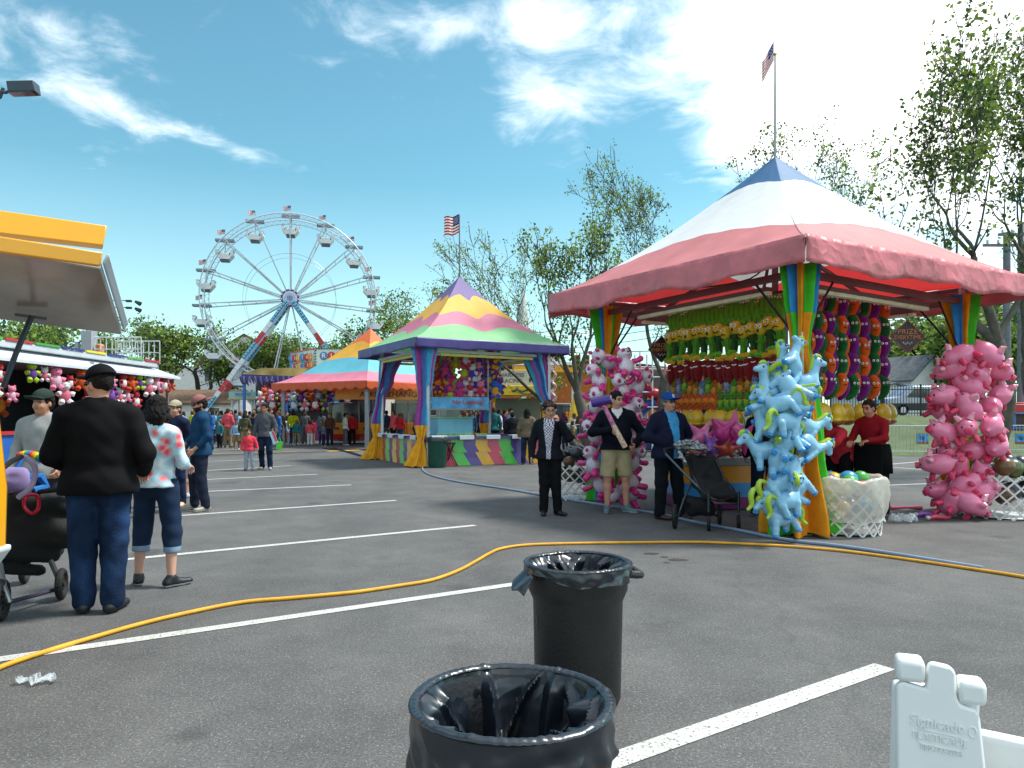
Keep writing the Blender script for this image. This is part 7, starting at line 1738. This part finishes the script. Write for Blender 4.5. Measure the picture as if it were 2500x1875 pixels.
for (px, d, w, c1, c2, lab) in [(665, 47, 3.0, '#b0242c', '#d8d8d4', 'red and white striped small canopy behind the walking man'), (690, 52, 2.6, '#2f6ab0', '#2f6ab0', 'blue pointed small canopy behind the striped one')]:
    t = thing('small_canopy', lab, 'canopy', at(px, d)); m = MB(); n = 12; apex = (0, 0, 3.5 if w < 4 else 2.3)
    for i in range(n): a, b = 2 * math.pi * i / n, 2 * math.pi * (i + 1) / n; m.add([apex, (w / 2 * math.cos(a), w / 2 * math.sin(a), apex[2] - .8), (w / 2 * math.cos(b), w / 2 * math.sin(b), apex[2] - .8), (w / 2 * math.cos(b), w / 2 * math.sin(b), apex[2] - 1.1), (w / 2 * math.cos(a), w / 2 * math.sin(a), apex[2] - 1.1)], [(0, 1, 2), (1, 4, 3, 2)], [i % 2] * 2)
    m.build('canopy', [paint(c1), paint(c2)], t, smooth=False)
    for x in (-.8, .8):
        for y in (-.8, .8): m = MB(); m.beam((w * .4 * x, w * .4 * y, 0), (w * .4 * x, w * .4 * y, apex[2] - .8), .08); m.build('post', POST, t)
t = thing('white_fence', 'low white railing fence in front of the brown roofed building', 'fence', (0, 0, 0)); m = MB(); a = at(375, 57); b = at(600, 57)
for i in range(60): x = a[0] + (b[0] - a[0]) * i / 59; m.beam((x, 57, 0), (x, 57, 1.7), .04)
for z in (.2, 1.65): m.beam((a[0], 57, z), (b[0], 57, z), .06)
m.build('rails', paint('#d0d0cc'), t, smooth=False)
# black cables on the ground by the middle tent, tray stand
for i, P in enumerate([[(800, 1098), (850, 1104), (890, 1116), (930, 1118)], [(815, 1094), (870, 1112), (925, 1122)], [(790, 1096), (840, 1098), (905, 1100), (940, 1110)]]):
    P = [gp(*p) for p in P]; P = [Vector((p.x, p.y, .03)) for p in smooth_path(P, 6)]; m = MB(); m.tube(P, .025, 6); tag(m.build('power_cable', mat('black cable')), 'black power cable on the ground left of the middle tent, %s from the front' % ordn(i), 'cable', 'power cables')
# stall interior stuff behind the third tent: stools, shelf
t = thing('stool_row', 'row of stools along the counter left of the yellow jacket', 'stool', at(700, 37)); m = MB(); [m.cyl((x, 0, .55), (x, 0, .6), .18, n=12) for x in (-.5, 0, .5)]; [m.beam((x, 0, 0), (x, 0, .55), .05, mi=1) for x in (-.65, -.35, .35, .65, -.1, .1)]; m.build('seats', [paint('#b8323c'), POST], t)
t = thing('race_counter', 'purple topped counter under the left side of the third tent', 'counter', at(690, 39.5)); m = MB(); m.box((0, 0, .95), (2.8, .7, .14)); m.build('top', paint('#6a5a88'), t, bevel=.01); m = MB(); m.box((0, .1, .44), (2.6, .5, .88)); m.build('front', paint('#4a4652'), t); m = MB(); [m.ball((-1.2 + i * .2, -.1, 1.1), .07, i % 2, 8, 6) for i in range(13)]; m.build('game_heads', [paint('#22242a'), paint('#d8d8d4')], t)
# toys hanging inside the middle tent, in three bunches
rr = random.Random(31); k = 0
for (cx, w_, y0, y1, cols) in ((1062, 14, 870, 960, ['#b0342c', '#d8761e', '#5a2a78']), (1108, 26, 880, 962, ['#c83a6a', '#9ab82a', '#d8a02a', '#a03a9a']), (1155, 24, 875, 958, ['#b83048', '#c8c4d0', '#4a3a9a', '#d87a98']), (1208, 16, 855, 960, ['#d8901e', '#5a2a78', '#2a5ab0'])):
    for i in range(13):
        c1 = cols[i % len(cols)]; c2 = cols[(i + 1) % len(cols)]; k += 1; yy = y0 + (y1 - y0) * i / 12
        place_plush('mid' + c1 + c2, lambda c1=c1, c2=c2: pl_bear(c1, c2), 'plush_toy', pt(cx + rr.uniform(-w_, w_), yy, 22.6 + rr.uniform(-.2, .2)), rr.uniform(-.5, .5), 'small bright plush toy in the %s bunch inside the purple topped tent' % {1062: 'leftmost', 1108: 'second', 1155: 'third', 1208: 'rightmost'}[cx], 'plush in the %s bunch of the middle tent' % {1062: 'leftmost', 1108: 'second', 1155: 'third', 1208: 'rightmost'}[cx], rr.uniform(.8, 1.2))
t = thing('display_board', 'pale mesh display board hung among the plush bunches', 'display board', pt(1085, 900, 22.9), .2)
m = MB(); m.box((0, 0, 0), (.5, .03, .7), 0, Euler((0, .4, 0)).to_matrix()); m.build('panel', paint('#8aa89a'), t)
t = thing('display_board', 'pale pink display board behind the third plush bunch', 'display board', pt(1150, 885, 22.9), .2)
m = MB(); m.box((0, 0, 0), (.6, .03, .7), 0, Euler((0, -.3, 0)).to_matrix()); m.build('panel', paint('#b08878'), t)
# ================================================================ the people
def gl(px, py): p = gp(px, py); return (p.x, p.y, 0)
FACE = rad(0)
# big man in black, seen from behind
person('heavy man in black fleece jacket and dark cap seen from behind', gl(242, 1492), rad(180 + 14), 1.83, 1.2, dict(elL=(.255, .03, 1.11), wrL=(.2, -.22, 1.0), elR=(-.265, .03, 1.11), wrR=(-.2, -.24, .98), hipL=(.085, .005, .92), knL=(.09, 0, .5), anL=(.08, .02, .085), hipR=(-.085, .005, .92), knR=(-.085, 0, .5), anR=(-.085, .05, .085)),
       top='#0b0a0e', topk='coat', hem=.84, bot='#1a2f4e', shoe='#15171c', sole='#23262c', hair='#17110d', hairk='buzz', cap='#101218', glasses='sun', sk='#c08a70', belly=.05, hy=rad(48), res=.012, toe=14)
r, J, s, hq = person('woman in flowered blouse and rolled up jeans seen from behind', gl(382, 1428), rad(180 - 8), 1.64, 1.05, dict(elR=(-.23, -.02, 1.12), wrR=(-.17, -.2, 1.08), elL=(.25, -.01, 1.12), wrL=(.2, -.2, 1.05), hipL=(.1, 0, .92), knL=(.13, -.0, .5), anL=(.15, .03, .085), hipR=(-.1, 0, .92), knR=(-.15, -.0, .5), anR=(-.18, .06, .085)),
       top='#9fc4d0', topk='shirt', hem=.90, bot='#1b2c44', botk='capri', shoe='#15161a', sole='#c8ccd0', hair='#120c0c', hairk='bob', sk='#c99a86', hy=rad(25), res=.011, toe=30)
# flower print on the blouse: coral blossoms with a dark centre
def flower_mat():
    m = bpy.data.materials.new('flowered blouse'); m.use_nodes = True; nt = m.node_tree; b = nt.nodes['Principled BSDF']; L = nt.links
    tc = nt.nodes.new('ShaderNodeTexCoord'); n = nt.nodes.new('ShaderNodeTexNoise'); n.inputs['Scale'].default_value = 9; L.new(tc.outputs['Object'], n.inputs['Vector'])
    va = nt.nodes.new('ShaderNodeVectorMath'); va.operation = 'MULTIPLY_ADD'; L.new(n.outputs['Color'], va.inputs[0]); va.inputs[1].default_value = (.06, .06, .06); L.new(tc.outputs['Object'], va.inputs[2])
    vo = nt.nodes.new('ShaderNodeTexVoronoi'); vo.inputs['Scale'].default_value = 9.5; L.new(va.outputs[0], vo.inputs['Vector'])
    r = nt.nodes.new('ShaderNodeValToRGB'); cr = r.color_ramp; cr.interpolation = 'LINEAR'
    for e, (p, c) in zip([cr.elements[0], cr.elements[1], cr.elements.new(.3), cr.elements.new(.36), cr.elements.new(.42)], [(0, '#b03040'), (1, '#93c0d0'), (.18, '#d85a68'), (.36, '#e89a98'), (.42, '#93c0d0')]): e.position = p; e.color = lin(c) + (1,)
    L.new(vo.outputs['Distance'], r.inputs[0]); L.new(r.outputs[0], b.inputs['Base Color']); b.inputs['Roughness'].default_value = .8; return m
for c in kids(r):
    if c.name.startswith('shirt'): c.data.materials[0] = flower_mat()
# man in blue pullover with backwards cap, three-quarter left
person('bearded man in blue pullover, backwards patterned cap and sunglasses looking left', gl(488, 1246), rad(-52), 1.77, 1.02, dict(elL=(.24, .05, 1.12), wrL=(.2, -.14, .93), elR=(-.24, .0, 1.12), wrR=(-.1, -.22, .98), knL=(.12, -.02, .5), anL=(.16, .04, .085), knR=(-.1, -.06, .5), anR=(-.12, -.04, .085)),
       top='#153a5a', topk='hoodie', hoodie=True, hem=.84, slv=.82, bot='#1b2233', shoe='#8a8478', sole='#d8d6d0', hair='#1a120e', cap=('#8a5a58', 'back'), glasses='sun', sk='#b07f66', hp=rad(-14) * -1, res=.012, beard=True)
person('smiling woman in navy vest and beige cap behind the man in the blue pullover', gl(428, 1237), rad(-10), 1.70, .95, dict(wrL=(.2, -.1, .9)), top='#161d36', topk='jacket', hem=.86, bot='#182644', shoe='#c8a888', sole='#d8cab8', hair='#5a4030', hairk='short', cap='#9a927c', sk='#c4917a', res=.014)
person('child in pale shirt and shorts half hidden behind the woman in the navy vest', gl(452, 1215), rad(150), 1.35, .8, None, top='#8fb0c8', topk='shirt', bot='#9aa8b8', botk='shorts', shoe='#c8ccd0', hair='#2a1c14', sk='#c4917a', res=.018)
person('man in pale grey hoodie and dark green cap behind the stroller', gl(105, 1365), rad(8), 1.72, 1.05, dict(wrL=(.22, -.14, .95), wrR=(-.24, -.12, .95)), top='#8e8f8e', topk='hoodie', hoodie=True, hem=.84, bot='#2a2c34', shoe='#222222', hair='#1a120c', cap='#28352e', sk='#b98468', hy=rad(-14), res=.012)
person('dark haired woman just behind the shoulder of the man in black', gl(182, 1322), rad(30), 1.62, .95, None, top='#6a2a34', bot='#22242c', hair='#1c100c', hairk='bob', sk='#b98468', res=.016)
person('stall worker in red shirt behind the counter of the white stall', (-9.6 - .6, 13.9, 0), rad(40), 1.66, 1.05, dict(elL=(.27, -.08, 1.15), wrL=(.2, -.3, 1.1)), top='#a01820', bot='#1c1c20', hair='#1a120c', sk='#a87458', res=.018)
person('brown haired person behind the woman in the flowered blouse', gl(328, 1262), rad(185), 1.6, .95, None, top='#5a3a34', bot='#22242c', hair='#5a3220', hairk='bob', res=.018)
# walking father and girl
person('man in charcoal hooded sweatshirt and jeans walking with a little girl', gl(647, 1147), rad(2), 1.80, 1.0, dict(elR=(-.25, .02, 1.12), wrR=(-.27, -.06, .88), elL=(.27, .03, 1.12), wrL=(.28, -.08, .9), knL=(.13, -.06, .50), anL=(.14, -.02, .085), knR=(-.09, -.03, .5), anR=(-.10, .10, .085)),
       top='#4a4e54', topk='hoodie', hoodie=True, hem=.86, bot='#16263e', shoe='#8f8c86', sole='#d8d6d2', hair='#120d0a', sk='#b07c5e', hy=rad(-18), hp=rad(12), res=.014)
person('little curly haired girl in coral hooded jacket and grey trousers', gl(608, 1150), rad(12), 1.08, 1.15, dict(Hd=(0, -.01, 1.66), N=(0, .02, 1.45), elR=(-.25, .02, 1.13), wrR=(-.27, -.08, .95), elL=(.26, 0, 1.16), wrL=(.32, -.05, .98), knL=(.12, -.04, .5), anL=(.14, -.02, .085), knR=(-.1, 0, .5), anR=(-.12, .04, .085)),
       top='#d23a4c', topk='jacket', hem=.86, bot='#8f97a4', shoe='#2a1c24', sole='#d8d8d8', hair='#3a2418', hairk='curly', sk='#b98468', res=.016)
p = pt(682, 1088, 19.3); m = MB(); m.box(p, (.14, .05, .22), 0, Euler((0, .25, .2)).to_matrix()); m.tube([p + Vector((-.05, 0, .1)), p + Vector((0, 0, .22)), p + Vector((.05, 0, .1))], .008, 5, 0); tag(m.build('gift_bag', paint('#4fb82a')), 'lime green toy bag carried by the walking man', 'bag')
p = pt(668, 1068, 19.25); m = MB(); m.box(p, (.12, .03, .34), 0, Euler((0, -.35, .2)).to_matrix()); m.box(p + Vector((.03, -.02, .03)), (.05, .02, .28), 1, Euler((0, -.35, .2)).to_matrix()); tag(m.build('toy_package', [paint('#a8ccd8'), paint('#c03a4a')]), 'pale blue and red toy package held by the walking man', 'toy')
# woman with phone hand at face
person('woman in dark jacket and checked shirt raising one hand to her glasses', gl(1342, 1258), rad(-10), 1.67, 1.02, dict(elR=(-.27, .04, 1.12), wrR=(-.27, -.03, .90), elL=(.30, -.08, 1.19), wrL=(.17, -.19, 1.44), knL=(.09, -.0, .5), anL=(.12, .03, .085), knR=(-.08, 0, .5), anR=(-.09, .0, .085)),
       top='#14171f', topk='jacket', hem=.86, undert='#a8a6b8', bot='#0c0c10', shoe='#141416', sole='#141416', hair='#241c18', hairk='curly', glasses='clear', sk='#b88872', hy=rad(20), hp=rad(14), res=.0115, hd=(.9, .4), toes=(rad(50), rad(5)))
for c in bpy.data.objects:
    if c.name == 'jacket' or c.name.startswith('jacket.'):
        if len(c.data.materials) > 1 and c.parent["label"].startswith("woman in dark jacket"):
            mm = bpy.data.materials.new('checked shirt'); mm.use_nodes = True; nt = mm.node_tree; b = nt.nodes['Principled BSDF']; ck = nt.nodes.new('ShaderNodeTexChecker'); ck.inputs['Scale'].default_value = 44; ck.inputs[1].default_value = lin('#d4d2de') + (1,); ck.inputs[2].default_value = lin('#2a2240') + (1,)
            tc = nt.nodes.new('ShaderNodeTexCoord'); nt.links.new(tc.outputs['Object'], ck.inputs[0]); nt.links.new(ck.outputs[0], b.inputs['Base Color']); b.inputs['Roughness'].default_value = .8; c.data.materials[1] = mm
# man in shorts with toy hammer
r, J, s, hq = person('tall man in navy pullover and khaki shorts holding a toy hammer', gl(1505, 1252), rad(0), 1.84, 1.14, dict(elR=(-.31, .0, 1.14), wrR=(-.10, -.25, 1.18), elL=(.33, -.02, 1.12), wrL=(.20, -.24, .97), knL=(.115, 0, .5), anL=(.13, .03, .085), knR=(-.115, 0, .5), anR=(-.115, .03, .085)),
       top='#0b0e1c', topk='jacket', hem=.90, undert='#d0d0ce', vneck=True, bot='#a89878', botk='shorts', shoe='#4f6a74', sole='#c8d0d2', hair='#15100d', sk='#c08a74', hy=rad(38), hp=rad(12), res=.0115, belly=.04, hd=(1.0, 1.0), toes=(rad(48), rad(-12)))
m = MB(); m.tube([pt(1488, 985, 10.25), pt(1497, 1003, 10.28), pt(1506, 985, 10.25)], [.05, .03, .05], 8); m.build('undershirt', cloth('#d4d4d2'), r).parent = None
o = bpy.data.objects[-1]
for o in [q for q in bpy.data.objects if q.name.startswith('undershirt')]:
    bpy.data.objects.remove(o)
TH = thing('toy_hammer', 'inflatable toy hammer with purple head and pink patterned handle held by the man in shorts', 'inflatable toy', (0, 0, 0))
h0, h1 = pt(1447, 985, 10.15), pt(1492, 975, 10.1)
m = MB(); a, b = pt(1444, 984, 10.16), pt(1492, 974, 10.1); m.tube([a, a.lerp(b, .08), a.lerp(b, .92), b], [.06, .068, .068, .06], 18); m.build('head', vinyl('#4a2f8a'), TH, angle=50)
m = MB(); m.cyl(b, b + (b - a).normalized() * .012, .055, n=18); m.build('head_end', vinyl('#d8b8b0'), TH)
a, b, c_ = pt(1472, 985, 10.13), pt(1500, 1043, 10.2), pt(1526, 1091, 10.25); m = MB(); m.tube([a, a.lerp(b, .9)], [.03, .034], 14, 0); m.tube([a.lerp(b, .9), b, c_], [.034, .037, .04], 14, 1); m.build('handle', [mat('pink glitter vinyl', '#c878a0', .35, var=.5, scale=30), mat('cream glitter vinyl', '#d8b8a0', .35, var=.4, scale=30)], TH)
# man in blue cap
r, J, s, hq = person('man in blue baseball cap, sunglasses and pale blue shirt pushing the stroller', gl(1632, 1268), rad(20), 1.78, 1.14, dict(elR=(-.29, .03, 1.13), wrR=(.10, -.22, .99), elL=(.30, -.02, 1.12), wrL=(.22, -.26, 1.0), knL=(.11, -.03, .5), anL=(.16, -.02, .085), knR=(-.1, 0, .5), anR=(-.11, .03, .085)),
       top='#141830', topk='coat', hem=.84, undert='#3f8fc4', bot='#10141c', shoe='#3a1e18', sole='#2a1612', hair='#6a6660', cap='#14468f', glasses='sun', sk='#c08672', hy=rad(8), res=.0115, belly=.03, hd=(.8, .9), toes=(rad(20), rad(30)))
q = hq(0, -.1, .1) * s; m = MB(); m.merge(xf(text_mesh('B', .07, .004), M4(*(hq(0, -.093, .095) * s)) @ Matrix.Rotation(rad(8), 4, 'Z') @ Matrix.Rotation(rad(-14), 4, 'X'))); m.build('cap_letter', paint('#d8d8dc'), r)
# bending woman in coral, worker in apron
person('woman in coral shirt with ponytail bending forward behind the wrapped basket', gl(2050, 1250), rad(-62), 1.68, 1.3, dict(elR=(-.2, -.38, 1.12), wrR=(-.12, -.5, .95), elL=(.2, -.38, 1.12), wrL=(.12, -.52, .95), P=(0, .08, .95)), lean=rad(38), top='#c2303e', topk='jacket', hem=.88, slv=.7, bot='#0c0b0e', shoe='#16161a', hair='#4a2a1a', hairk='pony', sk='#b87a64', res=.013, hp=rad(-5))
r, J, s, hq = person('booth worker in red shirt and black apron under the yellow pillows', gl(2137, 1258), rad(-58), 1.72, 1.12, dict(elR=(-.24, -.16, 1.15), wrR=(-.14, -.38, 1.10), elL=(.22, -.16, 1.15), wrL=(.12, -.38, 1.12)), lean=rad(14), top='#8a1420', topk='shirt', hem=.9, bot='#14161c', shoe='#16161a', hair='#2a1c16', sk='#b87a64', res=.013)
m = MB(); m.grid(lambda u, v: Vector(((u - .5) * .44, -.17 - .04 * math.cos((u - .5) * 3), 1.04 - .46 * v)), 14, 10); m.build('apron', cloth('#0a0a0c'), r, angle=179, solid=.01)
m = MB(); m.lathe([(.2, 1.04), (.225, .9), (.24, .62)], 24, sx=1.0, sy=.8); m.build('apron_skirt', cloth('#0a0a0c'), r, solid=.008)
person('person in dark trousers standing inside the big tent behind the blue horses', gl(1868, 1262), rad(160), 1.72, 1.1, None, top='#0e1020', topk='jacket', bot='#101a2c', shoe='#16161a', hair='#1a120c', res=.018)
person('person in grey quilted coat seen behind the man in the blue cap', gl(1722, 1150), rad(180), 1.68, 1.1, None, top='#2a2a34', topk='coat', bot='#16161c', hair='#1a120c', res=.018)
person('person in royal blue jacket bent behind the pink star balloons', gl(1775, 1145), rad(120), 1.62, 1.1, None, lean=rad(22), top='#18308a', topk='jacket', bot='#16161c', hair='#1a120c', res=.018)
# middle tent
person('long haired blond game worker inside the purple topped tent', (gp(1068, 1120).x - .3, 22.3, 0), rad(60), 1.62, 1.0, None, top='#1a2434', topk='jacket', bot='#16161c', hair='#b07a40', hairk='long', res=.02)
person('woman in tan jacket with long black hair at the counter skirt', gl(1287, 1134), rad(170), 1.68, 1.05, None, top='#6f6250', topk='coat', hem=.84, bot='#20304a', shoe='#1a1a1e', sole='#c8c8c8', hair='#0c0808', hairk='long', res=.016)
person('person in dark backpack and coat beside the woman in the tan jacket', gl(1252, 1118), rad(190), 1.6, 1.2, None, lean=rad(10), top='#22242c', topk='coat', bot='#14141a', hair='#14100e', res=.02)
# crowd, far: variants share meshes
VAR = [('a', dict(topk='jacket', botk='trousers', hairk='short')), ('b', dict(topk='shirt', botk='trousers', hairk='short')), ('c', dict(topk='coat', botk='leggings', hairk='long')), ('d', dict(topk='hoodie', botk='trousers', hairk='bob', hoodie=True)), ('e', dict(topk='shirt', botk='shorts', hairk='short'))]
CN = {'black': '#121216', 'navy': '#161e3a', 'grey': '#5a5e64', 'red': '#a81e28', 'white': '#c8c8c6', 'pink': '#c85a80', 'blue': '#2a5a9a', 'olive': '#4a4a34', 'yellow': '#a8b41a', 'teal': '#2a6a70', 'denim': '#27405f', 'khaki': '#8a7a5c', 'plum': '#4a2048', 'light blue': '#88aac8', 'brown': '#4a3224', 'coral': '#d0505c'}
CR = [  # px, foot row, height, yaw, variant, top, legs, where
 (716, 1087, 1.72, 190, 'd', 'yellow', 'denim', 'at the stools left of the coin machine'), (745, 1083, 1.75, 170, 'a', 'black', 'black', 'behind the yellow jacket'), (757, 1088, 1.22, 180, 'd', 'coral', 'white', 'child under the third tent'),
 (790, 1090, 1.15, 120, 'd', 'grey', 'navy', 'crouching low by the third tent post'), (786, 1076, 1.7, 160, 'c', 'grey', 'black', 'just left of the third tent post'), (575, 1056, 1.8, 200, 'b', 'grey', 'red', 'in bright red trousers left of the walking man'),
 (600, 1054, 1.75, 150, 'a', 'black', 'black', 'right of the red trousers'), (622, 1054, 1.7, 180, 'd', 'olive', 'black', 'behind the walking man, on the left'), (538, 1062, 1.7, 170, 'd', 'grey', 'denim', 'right of the blue pullover'), (546, 1066, 1.55, 200, 'b', 'light blue', 'denim', 'beside the grey hooded one by the pullover'),
 (512, 1050, 1.7, 30, 'a', 'navy', 'black', 'just behind the blue pullover man'), (462, 1060, 1.2, 20, 'd', 'plum', 'black', 'child left of the blue pullover'), (474, 1062, 1.05, -10, 'b', 'pink', 'pink', 'small child beside the plum one'), (440, 1052, 1.72, 90, 'a', 'black', 'black', 'in the gap behind the beige cap'),
 (655, 1050, 1.7, 10, 'b', 'navy', 'black', 'behind the grey hooded walker, right side'), (680, 1052, 1.66, -30, 'c', 'plum', 'black', 'near the striped canopy'), (700, 1055, 1.7, 60, 'a', 'black', 'navy', 'next to the purple topped counter'),
 (560, 1046, 1.7, 0, 'b', 'red', 'navy', 'far back by the ticket booth'), (585, 1044, 1.6, 40, 'c', 'pink', 'black', 'far back right of the ticket booth'), (500, 1046, 1.7, -40, 'b', 'blue', 'khaki', 'far back behind the pullover'), (530, 1044, 1.75, 80, 'a', 'olive', 'black', 'far back by the blue canopy'),
 (640, 1043, 1.7, 140, 'd', 'white', 'denim', 'far back in a white top'), (480, 1044, 1.7, 20, 'c', 'black', 'denim', 'far back with long hair'),
 (870, 1076, 1.7, 20, 'b', 'white', 'denim', 'between the coin machines, in white'), (890, 1074, 1.72, -20, 'b', 'red', 'black', 'between the coin machines, in red'), (912, 1078, 1.8, 170, 'a', 'navy', 'black', 'left of the middle tent post'), (905, 1070, 1.65, 60, 'c', 'pink', 'black', 'behind the navy one at the tent post'), (848, 1070, 1.6, 40, 'd', 'yellow', 'denim', 'behind the first coin machine'),
 (960, 1080, 1.5, 30, 'b', 'black', 'red', 'behind the blue drape of the middle tent'),
 (1172, 1098, 1.55, 170, 'b', 'navy', 'denim', 'first of the queue right of the water game'), (1187, 1094, 1.72, 150, 'a', 'grey', 'black', 'second of the queue right of the water game'), (1205, 1102, 1.2, 20, 'b', 'white', 'black', 'child in white right of the water game'), (1222, 1094, 1.62, 200, 'c', 'light blue', 'denim', 'in denim jacket behind the child in white'), (1240, 1088, 1.78, 10, 'b', 'black', 'khaki', 'tall one behind the tan jacket'),
 (1200, 1078, 1.7, 40, 'a', 'teal', 'black', 'far back between tent posts'), (1160, 1080, 1.7, 20, 'b', 'brown', 'denim', 'far back left of the queue'), (1140, 1080, 1.66, -20, 'c', 'red', 'black', 'behind the tiered water game'), (1120, 1078, 1.7, 50, 'd', 'grey', 'navy', 'behind the water game, left side'),
 (1402, 1090, 1.6, 180, 'c', 'white', 'black', 'in white top at the steel barrier'), (1420, 1086, 1.7, 160, 'a', 'black', 'black', 'at the barrier in dark clothes'), (1400, 1076, 1.7, 10, 'b', 'navy', 'black', 'beyond the barrier by the yellow tower'), (1440, 1080, 1.6, 30, 'b', 'brown', 'denim', 'beyond the barrier left of the bears'), (1375, 1080, 1.7, 200, 'd', 'plum', 'black', 'right of the dark jacket woman'),
 (1690, 1098, 1.7, 20, 'b', 'teal', 'black', 'far behind the stroller'), (1960, 1096, 1.7, 100, 'b', 'navy', 'black', 'far behind the coral shirt'), (250, 1100, 1.66, 10, 'b', 'black', 'black', 'hidden behind the black fleece')]
HR = ['#14100c', '#2a1a12', '#3a2a1c', '#5a3a20', '#0c0a0a']; SKN = ['#b98468', '#8a5a40', '#c4957c', '#6a4430', '#b07c5e']
for i, (px, fy, h, yw, v, tc_, lc_, wh) in enumerate(CR):
    if fy < 1072: fy = 1073 + (fy - 1043) * .5
    kw = dict(VAR[ord(v) - 97][1]); pose = None; vk = v
    kidd = h < 1.3
    person('%s in %s top and %s legwear %s' % ('child' if kidd else 'person', tc_, lc_, wh), gl(px, fy), rad(yw), h, 1.12 if kidd else 1.0, pose, top=CN[tc_], bot=CN[lc_], hair=HR[i % 5], sk=SKN[(i * 2) % 5], shoe='#1c1c20' if i % 3 else '#b8b8b8', res=.024, vkey=vk + ('k' if kidd else ''), group='people in the fair crowd', **kw)
rc = random.Random(55); names = list(CN)
for (x0, x1, d0, d1, n, wh) in [(505, 690, 29.5, 33.5, 9, 'nearer in the crowd below the wheel'), (430, 650, 34, 44, 19, 'in the crowd below the Ferris wheel'), (655, 815, 35, 39, 8, 'under the third tent'), (835, 985, 33, 40, 9, 'behind the coin machines'), (1085, 1255, 26, 35, 12, 'in the crowd behind the water game'), (1370, 1465, 26, 34, 5, 'by the yellow tower'), (1600, 1830, 26, 34, 6, 'far behind the big tent counter')]:
    for k in range(n):
        px = x0 + (x1 - x0) * (k + .5) / n; d = rc.uniform(d0, d1); tc_ = names[rc.randrange(16)]; lc_ = rc.choice(['black', 'denim', 'navy', 'grey', 'khaki']); v = rc.choice('aabbcde'); h = rc.choice([1.6, 1.68, 1.74, 1.8, 1.72, 1.25])
        kw = dict(VAR[ord(v) - 97][1]); kidd = h < 1.3
        person('%s in %s top, %s from the left %s' % ('child' if kidd else 'person', tc_, ordn(k), wh), ((px - CX) / F * d, d, 0), rad(rc.uniform(0, 360)), h, 1.12 if kidd else 1.0, None, top=CN[tc_], bot=CN[lc_], hair=HR[k % 5], sk=SKN[(k * 2) % 5], shoe='#1c1c20' if k % 3 else '#b8b8b8', res=.024, vkey=v + ('k' if kidd else ''), group='people in the fair crowd', **kw)
# goods and prizes in the far stalls
rr = random.Random(91)
for k in range(22):
    cn, c1, c2 = BC_[k % 8]; px = 640 + k * 7.6
    place_plush('bear' + cn, lambda: pl_bear(c1, c2), 'plush_bear', (pt(px, 0, 36.5).x, 36.5 + rr.uniform(-.3, .6), 2.45 + rr.uniform(-.12, .1)), rr.uniform(-.5, .5), '%s plush bear hung inside the third tent, %s from the left' % (cn, ordn(k)), 'plush bears inside the third tent', 1.25)
for k in range(18):
    cn, c1, c2 = BC_[(k * 3) % 8]; px = 640 + k * 13
    place_plush('bear' + cn, lambda: pl_bear(c1, c2), 'plush_bear', (pt(px, 0, 44.6).x, 44.6, 2.2 + .8 * (k % 2)), 0, '%s plush bear in the purple fringed stall, %s from the left' % (cn, ordn(k)), 'plush bears in the fringed stall', 1.9)
